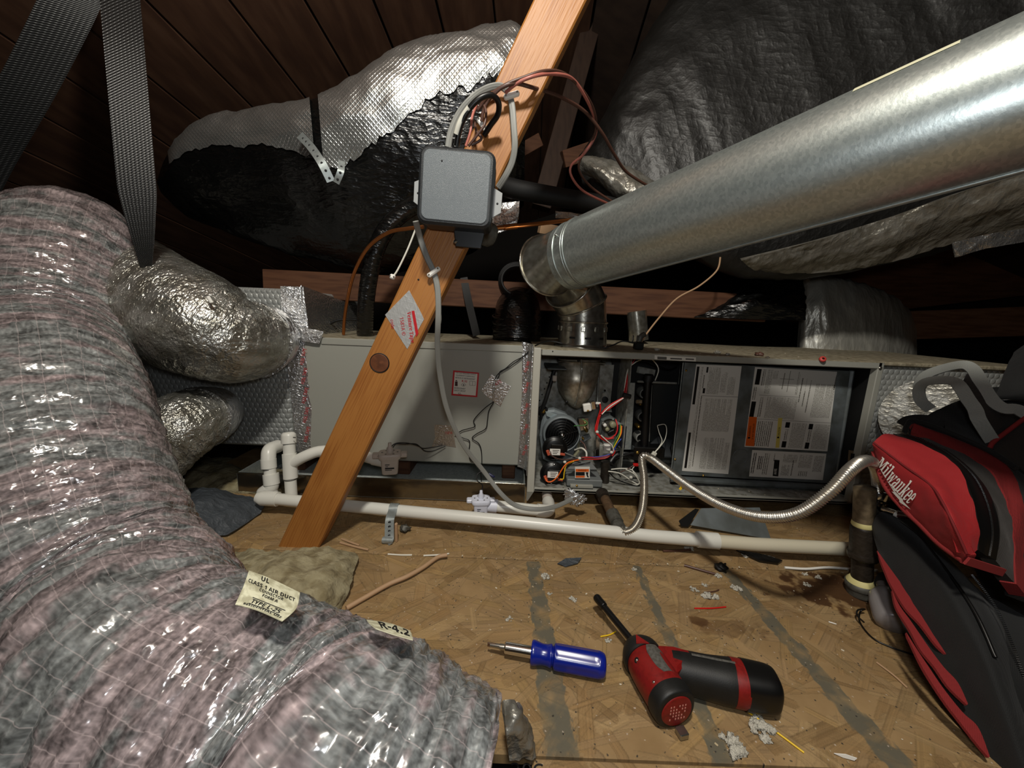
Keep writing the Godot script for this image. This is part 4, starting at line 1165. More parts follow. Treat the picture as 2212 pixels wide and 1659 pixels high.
func circle(c: Vector3, ax: Vector3, r: float, n: int) -> PackedVector3Array:
	ax = ax.normalized()
	var u := ax.cross(Vector3(0.3, 0.2, 0.93)).normalized(); var w := ax.cross(u)
	var o := PackedVector3Array()
	for k in n + 1: o.append(c + (u * cos(TAU * k / n) + w * sin(TAU * k / n)) * r)
	return o

# ---------------------------------------------------------------- furnace
const FZ := -0.94                                  # the furnace front
var fur: Node3D
func furnace_case() -> void:
	fur = thing("furnace", "open horizontal furnace with its wiring, labels and burner parts exposed", "furnace", Vector3(0.48, 0.047, -1.18))
	var x0 := 0.052; var x1 := 0.909; var y0 := 0.047; var y1 := 0.420; var zb := -1.44
	part("top_panel", boxmm(Vector3(x0, y1 - 0.003, zb), Vector3(x1, y1, FZ), 0.001), mats["enamel_dusty"], fur, "dusty beige top panel")
	part("bottom_panel", boxmm(Vector3(x0, y0, zb), Vector3(x1, y0 + 0.006, FZ), 0.001), mats["galv_dull"], fur)
	part("back_panel", boxmm(Vector3(x0, y0, zb), Vector3(x1, y1, zb + 0.003), 0.001), mats["dark_steel"], fur)
	part("side_panel", boxmm(Vector3(x0, y0, zb), Vector3(x0 + 0.003, y1, FZ), 0.001), mats["enamel"], fur)
	part("side_panel", boxmm(Vector3(x1 - 0.003, y0, zb), Vector3(x1, y1, FZ), 0.001), mats["enamel"], fur)
	part("front_post", boxmm(Vector3(x0 - 0.002, y0 - 0.004, FZ - 0.03), Vector3(x0 + 0.0165, y1 + 0.001, FZ + 0.002), 0.0015), mats["enamel_light"], fur, "pale left front post")
	part("front_post", boxmm(Vector3(x1 - 0.014, y0, FZ - 0.02), Vector3(x1, y1, FZ), 0.0015), mats["enamel"], fur)
	part("top_lip", boxmm(Vector3(x0 + 0.018, y1 - 0.017, FZ - 0.02), Vector3(x1 - 0.004, y1, FZ), 0.002), mats["enamel"], fur)
	part("bottom_lip", boxmm(Vector3(x0 + 0.017, y0 - 0.001, FZ - 0.004), Vector3(x1 - 0.02, y0 + 0.0095, FZ), 0.001), mats["enamel"], fur)
	part("toe_bracket", slab(PackedVector3Array([Vector3(x0 - 0.002, y0, FZ), Vector3(x0 + 0.016, y0, FZ), Vector3(x0 + 0.002, y0 - 0.03, FZ - 0.008), Vector3(x0 - 0.002, y0 - 0.03, FZ - 0.008)]), Vector3(0, 0, 1), 0.003), mats["enamel"], fur)
	part("corner_screw", lathe([[0.0, 0.003], [0.004, 0.002], [0.004, 0.0]], PZ(1901, 795, FZ), Vector3(0, 0, 1), 12), mats["steel"], fur)
	part("hole", lathe([[0.0, 0.0006], [0.0016, 0.0006], [0.0016, -0.001]], PZ(1194, 759, FZ), Vector3(0, 0, 1), 10), mats["black_ink"], fur)
	# strip of print on the lip
	var st := part("model_strip", slab(pz([1414, 767, FZ, 1503, 772, FZ, 1503, 781, FZ, 1414, 776, FZ]), Vector3(0, 0, 1), 0.0006), mats["label_white"], fur)
	part("print", slab(pz([1420, 770, FZ + 0.0006, 1440, 771, FZ + 0.0006, 1440, 777, FZ + 0.0006, 1420, 776, FZ + 0.0006]), Vector3(0, 0, 1), 0.0002), M("ink_grey", Color(0.35, 0.34, 0.32), 0.6), st)
	part("print", slab(pz([1448, 773, FZ + 0.0006, 1473, 774, FZ + 0.0006, 1473, 777, FZ + 0.0006, 1448, 776, FZ + 0.0006]), Vector3(0, 0, 1), 0.0002), mats["ink_grey"], st)
	part("print", slab(pz([1481, 774, FZ + 0.0006, 1499, 775, FZ + 0.0006, 1499, 778, FZ + 0.0006, 1481, 777, FZ + 0.0006]), Vector3(0, 0, 1), 0.0002), mats["ink_grey"], st)

func label_tex(w: int, h: int, blocks: Array, sd: int) -> ImageTexture:   # rows of tiny print, set upright: [x, y, w, h, kind, shade]
	var r := RandomNumberGenerator.new(); r.seed = sd
	var d := PackedByteArray(); d.resize(w * h * 3); d.fill(222)
	for b in blocks:
		var c: Color = b[5]
		for x in range(int(b[0] * w), int((b[0] + b[2]) * w)):
			var kind: int = b[4]
			var lx := x - int(b[0] * w)
			if kind == 1 and lx % 5 > 1: continue       # fine print
			if kind == 2 and lx % 8 > 3: continue       # larger print
			var on := true
			var left := r.randi_range(3, 12)
			var stop: float = h * (b[1] + b[3]) if kind == 0 else h * (b[1] + b[3] * (1.0 if r.randf() < 0.7 else r.randf_range(0.45, 0.95)))
			for y in range(int(b[1] * h), int(h * (b[1] + b[3]))):
				if kind > 0:
					left -= 1
					if left <= 0:
						on = not on
						left = r.randi_range(4, 14) if on else r.randi_range(1, 3)
					var from: float = h * (b[1] + b[3]) - (y - h * b[1])
					if not on or (kind < 3 and from > stop): continue
					if kind == 3 and (lx / 4 + int(r.randf() * 0.0)) % 2 == 1: continue
				var o := (y * w + x) * 3
				if r.randf() < 0.12 and kind > 0: continue
				d[o] = c.r8; d[o + 1] = c.g8; d[o + 2] = c.b8
	var im := Image.create_from_data(w, h, false, Image.FORMAT_RGB8, d)
	im.generate_mipmaps()
	return ImageTexture.create_from_image(im)

func furnace_labels() -> void:
	var z := -1.0
	var door := part("blower_door", slab(pz([1478, 782, z, 1835, 801, z, 1800, 1044, z, 1451, 1024, z]), Vector3(0, 0, 1), 0.004, 0.001), mats["steel_grey"], fur, "grey blower door with three paper labels")
	part("door_flange", bar(PZ(1840, 800, z - 0.004), PZ(1800, 1044, z - 0.004), 0.012, 0.012), mats["steel_grey"], door)
	part("door_flange", bar(PZ(1448, 1034, z + 0.004), PZ(1806, 1054, z + 0.004), 0.016, 0.012, EYE, 0.005), mats["steel_grey"], door)
	part("door_edge", bar(PZ(1476, 782, z), PZ(1449, 1026, z), 0.003, 0.012), mats["galv_flat"], door)
	part("knockout", tube(circle(PZ(1600, 986, z + 0.0042), Vector3(0, 0, 1), 0.0205, 40), 0.0012, 6, false), mats["steel_grey"], door)
	for q in [[1458, 992], [1519, 1027], [1482, 800]]: part("screw", lathe([[0.0, 0.003], [0.0028, 0.002], [0.003, 0.0]], PZ(q[0], q[1], z + 0.004), Vector3(0, 0, 1), 10), mats["brass"], door)
	var k := Color(0.05, 0.05, 0.06); var g := Color(0.46, 0.45, 0.43); var g2 := Color(0.36, 0.35, 0.33)
	var zl := z + 0.0042
	var l1 := label_tex(200, 480, [[0.04, 0.02, 0.05, 0.34, 0, k], [0.24, 0.02, 0.04, 0.05, 0, k], [0.22, 0.21, 0.045, 0.045, 0, k], [0.04, 0.62, 0.05, 0.34, 0, k], [0.13, 0.02, 0.05, 0.94, 1, g], [0.2, 0.09, 0.04, 0.12, 2, g2], [0.30, 0.02, 0.24, 0.24, 1, g], [0.58, 0.06, 0.1, 0.18, 1, g], [0.72, 0.1, 0.14, 0.16, 1, g], [0.2, 0.28, 0.03, 0.66, 2, g2], [0.30, 0.30, 0.58, 0.30, 1, g], [0.36, 0.66, 0.13, 0.3, 1, g], [0.52, 0.66, 0.13, 0.3, 1, g], [0.68, 0.66, 0.13, 0.3, 1, g], [0.84, 0.7, 0.1, 0.26, 1, g], [0.2, 0.275, 0.76, 0.003, 0, k]], 3)
	var l2 := label_tex(360, 400, [[0.03, 0.02, 0.05, 0.19, 0, k], [0.03, 0.42, 0.05, 0.2, 0, k], [0.10, 0.02, 0.03, 0.2, 2, g2], [0.03, 0.24, 0.03, 0.16, 2, g2], [0.15, 0.02, 0.06, 0.3, 1, g], [0.22, 0.03, 0.05, 0.1, 1, g], [0.34, 0.05, 0.008, 0.2, 0, g], [0.30, 0.12, 0.16, 0.006, 0, g], [0.40, 0.02, 0.006, 0.26, 0, g], [0.30, 0.2, 0.2, 0.006, 0, g], [0.5, 0.03, 0.03, 0.28, 1, g], [0.55, 0.1, 0.02, 0.3, 2, g2], [0.6, 0.1, 0.02, 0.35, 2, g2], [0.65, 0.12, 0.02, 0.4, 2, g2], [0.72, 0.16, 0.22, 0.42, 1, g], [0.92, 0.02, 0.04, 0.2, 2, k], [0.12, 0.36, 0.04, 0.25, 2, g2], [0.2, 0.35, 0.34, 0.27, 1, g], [0.1, 0.335, 0.44, 0.004, 0, k], [0.02, 0.635, 0.96, 0.004, 0, k], [0.12, 0.66, 0.2, 0.32, 2, g2], [0.46, 0.655, 0.05, 0.07, 0, k], [0.46, 0.9, 0.05, 0.08, 0, k], [0.47, 0.74, 0.03, 0.15, 2, g2], [0.54, 0.66, 0.16, 0.32, 1, g], [0.73, 0.66, 0.045, 0.07, 0, k], [0.73, 0.9, 0.045, 0.08, 0, k], [0.74, 0.74, 0.03, 0.15, 2, g2], [0.8, 0.66, 0.17, 0.32, 1, g]], 4)
	var l3 := label_tex(320, 120, [[0.03, 0.1, 0.05, 0.78, 3, k], [0.1, 0.22, 0.06, 0.5, 3, k], [0.18, 0.1, 0.07, 0.8, 2, g], [0.30, 0.08, 0.02, 0.3, 2, g], [0.43, 0.1, 0.18, 0.3, 1, g], [0.43, 0.5, 0.1, 0.4, 1, g2], [0.56, 0.3, 0.02, 0.6, 2, g2], [0.64, 0.08, 0.16, 0.5, 1, g], [0.84, 0.1, 0.12, 0.6, 1, g2], [0.66, 0.7, 0.12, 0.2, 2, g]], 5)
	var a1 := pz([1504, 787, zl, 1602, 791, zl, 1573, 1024, zl, 1473, 1017, zl]); var a2 := pz([1631, 793, zl, 1808, 803, zl, 1787, 975, zl, 1608, 965, zl]); var a3 := pz([1625, 972, zl, 1785, 980, zl, 1777, 1037, zl, 1618, 1029, zl])
	var p1 := part("wiring_label", slab(a1, Vector3(0, 0, 1), 0.0004), M("label_one", Color(0.97, 0.96, 0.93), 0.45, 0.0, {"tex": l1}), door)
	var p2 := part("instruction_label", slab(a2, Vector3(0, 0, 1), 0.0004), M("label_two", Color(0.97, 0.96, 0.93), 0.45, 0.0, {"tex": l2}), door)
	var p3 := part("rating_label", slab(a3, Vector3(0, 0, 1), 0.0004), M("label_three", Color(0.97, 0.96, 0.93), 0.45, 0.0, {"tex": l3}), door)
	p1.set_meta("label", "tall white label with fine print"); p2.set_meta("label", "wide white label with orange and yellow warning bars"); p3.set_meta("label", "small white rating label with bar codes")
	var zi := zl + 0.0005
	part("orange_bar", slab(pz([1618, 900, zi, 1635, 901, zi, 1629, 964, zi, 1610, 963, zi]), Vector3(0, 0, 1), 0.0002), mats["orange_ink"], p2)
	part("yellow_bar", slab(pz([1681, 903, zi, 1690, 903, zi, 1683, 967, zi, 1675, 967, zi]), Vector3(0, 0, 1), 0.0002), mats["yellow_ink"], p2)
	words("⚠ WARNING", PZ(1619, 934, zi + 0.0003), PZ(1625, 905, zi) - PZ(1620, 960, zi), Vector3(-1, 0, 0), 0.006, mats["black_ink"], p2, 0.05)
	words("IF NOT INSTALLED", PZ(1627, 932, zi + 0.0003), PZ(1625, 905, zi) - PZ(1620, 960, zi), Vector3(-1, 0, 0), 0.004, mats["black_ink"], p2, 0.045)
	words("⚠ CAUTION", PZ(1682, 935, zi + 0.0003), PZ(1687, 905, zi) - PZ(1681, 960, zi), Vector3(-1, 0, 0), 0.0055, mats["black_ink"], p2, 0.045)
	part("black_plate", slab(pz([1673, 993, zi, 1684, 994, zi, 1681, 1029, zi, 1669, 1028, zi]), Vector3(0, 0, 1), 0.0002), mats["black_ink"], p3)
	words("AHRI", PZ(1675, 1019, zi + 0.0003), PZ(1678, 995, zi) - PZ(1675, 1027, zi), Vector3(-1, 0, 0), 0.007, mats["white"], p3, 0.017)
	part("inner_side", boxmm(Vector3(0.900, 0.058, -1.43), Vector3(0.9055, 0.404, -0.962), 0.0005), mats["dark_steel"], fur)
	# right-hand channel and the folded label in it
	part("channel", boxmm(Vector3(PZ(1842, 900, -1.05).x, 0.055, -1.2), Vector3(0.9, 0.405, -1.1), 0.001), mats["dark_steel"], fur)
	var zt := -0.955
	var fl := part("folded_label", slab(pz([1833, 972, zt, 1866, 978, zt - 0.012, 1856, 1024, zt - 0.012, 1830, 1020, zt]), Vector3(-0.2, 0, 1), 0.0006), M("label_brown", Color(0.50, 0.42, 0.32), 0.6), fur, "curled dirty label")
	part("print", slab(pz([1838, 979, zt, 1850, 981, zt, 1843, 1010, zt, 1835, 1008, zt]), Vector3(0, 0, 1), 0.0014), mats["black_ink"], fl)

func wire(pts: PackedVector3Array, r: float, mat: String, parent: Node, called := "wire") -> void:
	part(called, tube(cr(pts, 7), r, 8), mats[mat], parent)

func furnace_inside() -> void:
	var V := Vector3(0, 0, 1)
	var zp := -1.17
	part("vestibule_panel", slab(pz([1160, 760, zp, 1470, 775, zp, 1450, 1060, zp, 1150, 1060, zp]), V, 0.003), mats["galv_dull"], fur, "grey metal panel behind the burner parts")
	part("divider", boxmm(Vector3(PZ(1336, 900, -1.1).x, 0.06, zp), Vector3(PZ(1336, 900, -1.1).x + 0.003, 0.41, -1.03), 0.001), mats["galv_dull"], fur)
	part("partition", slab(pz([1322, 775, -1.14, 1352, 777, -1.14, 1340, 1000, -1.14, 1316, 1000, -1.14]), V, 0.004), mats["dark_steel"], fur)
	part("upper_flange", boxmm(PZ(1175, 783, -1.12), PZ(1225, 800, -1.0), 0.002), mats["steel_grey"], fur)
	# holed flange left
	var fs := part("flange_strip", slab(pz([1168, 795, -1.12, 1206, 797, -1.12, 1196, 900, -1.12, 1163, 900, -1.12]), V, 0.003), mats["galv_dull"], fur)
	for k in 7: part("hole", lathe([[0.0, 0.0006], [0.0022, 0.0006], [0.0022, -0.001]], PZ(1197 - k * 5.2, 789 + k * 12.7, -1.117), V, 10), mats["black_ink"], fs)
	part("drain_hose", tube(cr(pz([1206, 795, -1.05, 1197, 802, -1.05, 1189, 830, -1.04, 1180, 860, -1.04, 1171, 886, -1.05, 1169, 905, -1.06]), 8), 0.0055, 12), mats["black_rubber"], fur, "black rubber drain hose")
	part("hose_clip", boxat(PZ(1198, 817, -1.035), Vector3(0.012, 0.016, 0.01), 0.002), mats["cream_plastic"], fur)
	part("hose_grommet", lathe([[0.0, 0.012], [0.008, 0.012], [0.009, 0.008], [0.015, 0.006], [0.016, 0.0], [0.0, 0.0]], PZ(1172, 888, -1.06), V, 24), mats["black_rubber"], fur)
	part("grommet_core", lathe([[0.0, 0.014], [0.006, 0.014], [0.006, 0.01]], PZ(1173, 886, -1.06), V, 16), mats["brass"], fur)
	# flue hood: a seamed dome
	var hd := []
	for q in [[774, 1206, 1297, 0.035], [790, 1206, 1296, 0.045], [815, 1204, 1291, 0.055], [840, 1207, 1282, 0.05], [858, 1216, 1272, 0.042], [872, 1228, 1258, 0.03], [879, 1238, 1250, 0.012]]:
		var a := PZ(q[1], q[0], -1.08); var b := PZ(q[2], q[0] + 2, -1.08)
		hd.append([(a + b) / 2, (b - a) / 2, V * q[3]])
	var hood := part("flue_hood", loft(hd, 48, 2.2, true, null, 6), mats["hood_steel"], fur, "shiny metal flue hood with a raised seam")
	part("seam", tube(cr(pz([1256, 777, -1.03, 1257, 800, -1.022, 1254, 830, -1.022, 1249, 855, -1.028, 1242, 876, -1.045]), 6), 0.0022, 8), mats["galv_old"], hood)
	part("hood_rim", boxmm(PZ(1208, 782, -1.03), PZ(1294, 776, -1.12), 0.002), mats["galv_old"], hood)
	for q in [[1224, 868], [1250, 779]]: part("rivet", lathe([[0.0, 0.003], [0.003, 0.002], [0.004, 0.0]], PZ(q[0], q[1], -1.03), V, 10), mats["black_ink"], hood)
	part("side_rod", bar(PZ(1294, 792, -1.06), PZ(1290, 880, -1.06), 0.004, 0.004), mats["galv_flat"], fur)
	part("stay_plate", slab(pz([1296, 787, -1.13, 1326, 788, -1.13, 1318, 870, -1.13, 1292, 870, -1.13]), V, 0.003), mats["galv_dull"], fur)
	var sl := part("sight_plate", slab(pz([1296, 868, -1.12, 1300, 848, -1.12, 1310, 846, -1.12, 1316, 866, -1.12, 1322, 890, -1.12, 1294, 890, -1.12]), V, 0.004, 0.001), mats["galv_dull"], fur)
	part("opening", lathe([[0.0, 0.0048], [0.010, 0.0048], [0.010, 0.002]], PZ(1306, 863, -1.12), V, 20), mats["black_ink"], sl)
	part("screw", lathe([[0.0, 0.006], [0.003, 0.005], [0.003, 0.002]], PZ(1306, 843, -1.12), V, 10), mats["iron"], sl)
	# inducer: casting, motor and fan guard
	var ind := part("inducer_housing", slab(pz([1172, 882, -1.08, 1196, 880, -1.08, 1222, 890, -1.08, 1240, 912, -1.08, 1246, 950, -1.08, 1236, 985, -1.08, 1200, 1000, -1.08, 1172, 985, -1.08, 1164, 935, -1.08]), V, 0.03, 0.006), mats["motor_grey"], fur, "grey cast inducer housing")
	part("bracket", slab(pz([1178, 888, -1.045, 1220, 900, -1.045, 1232, 912, -1.045, 1226, 918, -1.045, 1180, 898, -1.045]), V, 0.004, 0.001), M("pale_steel", Color(0.60, 0.65, 0.66), 0.4, 0.4), ind)
	var mc := PZ(1212, 934, -1.045)
	part("motor_can", lathe([[0.054, 0.0], [0.054, 0.014], [0.051, 0.021], [0.047, 0.024], [0.044, 0.016]], mc, V, 48), mats["motor_grey"], ind)
	part("motor_core", lathe([[0.0, 0.010], [0.045, 0.010], [0.045, 0.0]], mc, V, 32), mats["black_plastic"], ind)
	for k in 6: part("guard_ring", tube(circle(mc + V * (0.021 + 0.0012 * k), V, 0.0455 - k * 0.0068, 44), 0.0019, 8, false), mats["black_plastic"], ind)
	for k in 6:
		var an := k * TAU / 6 + 0.3
		part("guard_spoke", bar(mc + V * 0.026 + Vector3(cos(an), sin(an), 0) * 0.007, mc + V * 0.021 + Vector3(cos(an), sin(an), 0) * 0.046, 0.0028, 0.002), mats["black_plastic"], ind)
	part("hub", lathe([[0.0, 0.033], [0.005, 0.032], [0.008, 0.027], [0.008, 0.021]], mc, V, 16), mats["chrome"], ind)
	part("motor_leg", bar(PZ(1248, 920, -1.05), PZ(1250, 972, -1.05), 0.006, 0.006), M("amber_plastic", Color(0.56, 0.55, 0.44), 0.4), ind)
	part("motor_leg", bar(PZ(1250, 972, -1.05), PZ(1240, 985, -1.05), 0.01, 0.008), mats["amber_plastic"], ind)
	part("mount_foot", slab(pz([1252, 942, -1.1, 1272, 936, -1.1, 1276, 944, -1.1, 1262, 952, -1.1, 1252, 955, -1.1]), V, 0.012, 0.002), mats["motor_grey"], ind)
	part("outlet_plate", slab(pz([1247, 902, -1.1, 1270, 900, -1.1, 1272, 925, -1.1, 1250, 930, -1.1]), V, 0.012, 0.002), mats["chrome"], ind)
	for q in [[1264, 914, 0.004], [1265, 927, 0.005], [1258, 945, 0.003]]: part("bolt", lathe([[0.0, 0.02], [q[2], 0.018], [q[2] * 1.3, 0.01], [q[2] * 1.3, 0.0]], PZ(q[0], q[1], -1.09), V, 8), mats["brass"], ind)
	# two pressure switches
	for k in 2:
		var c := PZ(1198, 966, -1.0) if k == 0 else PZ(1193, 1020, -0.985)
		var ps := part("pressure_switch", lathe([[0.0, 0.018], [0.023, 0.018], [0.0255, 0.013], [0.031, 0.011], [0.0325, 0.008], [0.0325, 0.003], [0.030, 0.0], [0.0, 0.0]], c, V, 48), mats["black_plastic"], fur, "round black pressure switch with a white label")
		part("switch_rim", tube(circle(c + V * 0.010, V, 0.0325, 48), 0.0018, 8, false), mats["black_plastic"], ps)
		part("switch_cap", boxat(c + Vector3(0.004, 0.008, 0.020), Vector3(0.032, 0.014, 0.006), 0.001), mats["black_plastic"], ps)
		part("switch_label", boxat(c + Vector3(-0.001, -0.005 if k == 0 else 0.003, 0.0238), Vector3(0.028, 0.0175, 0.0008), 0.0003), mats["white"], ps)
		for j in 3: part("print", boxat(c + Vector3(0.001 - j * 0.001, (0.0 if k == 0 else 0.008) - j * 0.0045, 0.0244), Vector3(0.018 - j * 0.003, 0.0018, 0.0004), 0.0001), mats["ink_grey"], ps)
		part("terminal", boxat(c + Vector3(-0.019, -0.008, 0.023), Vector3(0.008, 0.015, 0.006), 0.001, Basis(V, 0.4)), mats["terminal"], ps)
		part("terminal", boxat(c + Vector3(0.020, -0.012, 0.020), Vector3(0.014, 0.006, 0.006), 0.001, Basis(V, -0.1)), mats["terminal"], ps)
		part("screw", lathe([[0.0, 0.003], [0.0028, 0.0022], [0.0032, 0.0]], c + Vector3(0.002, 0.027 if k == 1 else -0.028, 0.012), V, 12), mats["chrome"], ps)
	part("screw", lathe([[0.0, 0.003], [0.0024, 0.0022], [0.0028, 0.0]], PZ(1191, 1043, -0.97), V, 12), mats["chrome"], fur)
	part("switch_bracket", boxmm(PZ(1172, 1050, -0.99), PZ(1215, 1040, -1.02), 0.002), mats["galv_dull"], fur)
	# transformer box
	var tb := part("junction_box", boxmm(PZ(1224, 1050, -0.955), PZ(1289, 1014, -1.03), 0.002), M("jbox", Color(0.44, 0.455, 0.45), 0.5), fur, "grey junction box with an orange hazard label")
	part("box_shoulder", slab(pz([1226, 1014, -0.957, 1289, 1015, -0.957, 1276, 1000, -0.985, 1240, 999, -0.985]), Vector3(0, 0.6, 1), 0.004, 0.001), mats["jbox"], tb)
	part("box_foot", boxmm(PZ(1232, 1054, -0.945), PZ(1280, 1046, -0.955), 0.001), mats["enamel"], tb)
	part("screw", lathe([[0.0, 0.003], [0.0026, 0.002], [0.003, 0.0]], PZ(1246, 1049, -0.945), V, 12), mats["brass"], tb)
	var zl := -0.9535
	var hz := part("hazard_label", slab(pz([1242, 1008, zl, 1274, 1008, zl, 1274, 1033, zl, 1242, 1033, zl]), V, 0.0005), mats["label_white"], tb)
	part("orange_field", slab(pz([1243.5, 1013, zl, 1272, 1013, zl, 1272, 1019, zl, 1243.5, 1019, zl]), V, 0.0008), mats["orange_ink"], hz)
	part("black_field", slab(pz([1243.5, 1019.5, zl, 1263, 1019.5, zl, 1263, 1027, zl, 1243.5, 1027, zl]), V, 0.0008), mats["black_ink"], hz)
	part("orange_field", slab(pz([1243.5, 1027.5, zl, 1263, 1027.5, zl, 1263, 1031.5, zl, 1243.5, 1031.5, zl]), V, 0.0008), mats["orange_ink"], hz)
	part("hazard_symbol", slab(pz([1265, 1020, zl, 1271, 1020, zl, 1270, 1026, zl, 1272, 1031, zl, 1269, 1031, zl, 1267, 1027, zl]), V, 0.0008), mats["black_ink"], hz)
	words("WARNING", PZ(1257.5, 1016, zl + 0.0011), Vector3.RIGHT, Vector3.UP, 0.0035, mats["black_ink"], hz, 0.022)
	# limit switch
	var lm := part("limit_switch", boxat(PZ(1268, 880, -1.0), Vector3(0.021, 0.021, 0.014), 0.002, Basis(V, 0.22)), mats["white"], fur, "white square limit switch")
	part("switch_side", boxat(PZ(1281, 875, -1.0), Vector3(0.010, 0.022, 0.012), 0.001, Basis(V, 0.22)), mats["chrome"], lm)
	part("screw", lathe([[0.0, 0.009], [0.003, 0.008], [0.003, 0.0]], PZ(1269, 886, -1.0), V, 10), mats["brass"], lm)
	part("spade", boxat(PZ(1292, 871, -1.0), Vector3(0.013, 0.006, 0.005), 0.001), mats["white"], lm)
	# gas valve
	var gv := part("gas_valve", slab(pz([1298, 905, -1.1, 1318, 896, -1.1, 1336, 908, -1.1, 1340, 945, -1.1, 1328, 962, -1.1, 1300, 960, -1.1, 1292, 930, -1.1]), V, 0.05, 0.008), mats["galv_flat"], fur, "silver gas valve")
	var gk := part("valve_knob", lathe([[0.0, 0.014], [0.019, 0.014], [0.021, 0.010], [0.021, 0.0]], PZ(1315, 920, -1.05), V, 32), M("knob_dark", Color(0.28, 0.27, 0.24), 0.4, 0.4), gv)
	part("regulator_cap", lathe([[0.0, 0.022], [0.008, 0.022], [0.009, 0.018], [0.009, 0.0]], PZ(1321, 914, -1.045), V, 24), mats["amber_plastic"], gv)
	part("regulator_cap", lathe([[0.0, 0.02], [0.005, 0.02], [0.006, 0.016], [0.006, 0.0]], PZ(1309, 924, -1.04), V, 24), mats["amber_plastic"], gv)
	part("port_plug", lathe([[0.0, 0.02], [0.0045, 0.02], [0.005, 0.016], [0.005, 0.0]], PZ(1304, 915, -1.04), V, 20), mats["white"], gv)
	part("valve_switch", boxat(PZ(1320, 934, -1.03), Vector3(0.022, 0.014, 0.014), 0.002, Basis(V, 0.5)), mats["black_plastic"], gv)
	part("valve_body", boxmm(PZ(1290, 990, -1.06), PZ(1330, 948, -1.12), 0.003), mats["galv_dull"], gv)
	part("white_connector", boxat(PZ(1311, 966, -1.02), Vector3(0.018, 0.017, 0.016), 0.002), mats["white"], gv)
	part("connector_block", boxmm(PZ(1330, 968, -1.04), PZ(1346, 912, -1.08), 0.002), M("blue_black", Color(0.05, 0.07, 0.13), 0.4), gv)
	for k in 4: part("pin", lathe([[0.0, 0.008], [0.003, 0.007], [0.003, 0.0]], PZ(1287 + k * 17.0, 968 - (k % 2) * 3, -1.03), V, 8), mats["chrome"], gv)
	part("side_plate", slab(pz([1287, 940, -1.06, 1296, 940, -1.06, 1294, 985, -1.06, 1285, 985, -1.06]), V, 0.004, 0.001), mats["chrome"], gv)
	# gas manifold, burners and the bracket in front of them
	part("burner_backing", slab(pz([1366, 780, -1.15, 1468, 786, -1.15, 1448, 975, -1.15, 1352, 968, -1.15]), V, 0.004), mats["dark_steel"], fur)
	part("heat_shield", slab(pz([1410, 828, -1.09, 1466, 830, -1.09, 1452, 958, -1.09, 1404, 955, -1.09]), V, 0.003), M("shield", Color(0.17, 0.18, 0.18), 0.5, 0.3), fur)
	part("shield_edge", bar(PZ(1408, 830, -1.08), PZ(1402, 962, -1.08), 0.003, 0.008), mats["galv_dull"], fur)
	part("burner_bracket", slab(pz([1357, 826, -1.05, 1371, 826, -1.05, 1362, 970, -1.05, 1347, 970, -1.05]), V, 0.006, 0.001), mats["galv_flat"], fur, "pale upright burner bracket")
	part("cross_bracket", bar(PZ(1376, 824, -1.06), PZ(1462, 828, -1.06), 0.006, 0.01), mats["galv_dull"], fur)
	part("cross_bracket", bar(PZ(1376, 798, -1.12), PZ(1415, 806, -1.12), 0.02, 0.004), mats["galv_dull"], fur)
	part("manifold_pipe", tube(pz([1400, 822, -1.04, 1391, 966, -1.04]), 0.0105, 24), mats["black_plastic"], fur, "black upright manifold pipe")
	part("manifold_cap", lathe([[0.0, 0.02], [0.011, 0.02], [0.013, 0.016], [0.013, 0.0]], PZ(1400, 824, -1.04), Vector3.UP, 20), mats["black_rubber"], fur)
	for q in [[1386, 846], [1382, 895], [1378, 940]]:
		part("burner_tube", lathe([[0.012, 0.03], [0.016, 0.03], [0.016, 0.0], [0.012, 0.0], [0.012, 0.03]], PZ(q[0], q[1], -1.1), V, 28), mats["galv_dull"], fur)
		part("burner_orifice", lathe([[0.0, 0.028], [0.005, 0.027], [0.006, 0.02], [0.006, 0.0]], PZ(q[0] - 8, q[1] + 22, -1.08), V, 12), mats["brass"], fur)
	part("clip_nut", boxat(PZ(1380, 867, -1.04), Vector3(0.018, 0.012, 0.01), 0.002), mats["galv_old"], fur)
	part("flange_tee", boxmm(PZ(1370, 966, -1.02), PZ(1418, 975, -1.08), 0.002), mats["black_plastic"], fur)
	part("control_module", slab(pz([1400, 962, -1.05, 1416, 947, -1.09, 1448, 956, -1.09, 1450, 966, -1.05, 1446, 992, -1.05, 1412, 992, -1.05]), V, 0.012, 0.002), M("module", Color(0.22, 0.23, 0.24), 0.5), fur)
	part("brass_fitting", lathe([[0.0, 0.012], [0.004, 0.012], [0.006, 0.008], [0.006, 0.0]], PZ(1375, 975, -1.03), V, 10), mats["brass"], fur)
	part("elbow_pipe", tube(cr(pz([1318, 1000, -1.05, 1330, 985, -1.06, 1350, 980, -1.06, 1372, 985, -1.06, 1392, 985, -1.05]), 6), 0.012, 20), mats["black_plastic"], fur)
	part("gas_stub", tube(pz([1308, 997, -1.0, 1306, 1044, -1.0]), 0.012, 20), mats["iron"], fur)
	part("white_plug", boxat(PZ(1411, 983, -0.985), Vector3(0.012, 0.02, 0.009), 0.002, Basis(V, -0.5)), mats["wire_white"], fur)
	part("red_plug", boxat(PZ(1375, 1004, -0.99), Vector3(0.018, 0.007, 0.008), 0.001), mats["wire_red"], fur)
	# harness
	var hn := part("wire_harness", tube(cr(pz([1350, 857, -1.01, 1343, 862, -1.01, 1330, 872, -1.01]), 5), 0.0022, 8), mats["wire_red"], fur, "bundle of coloured wires")
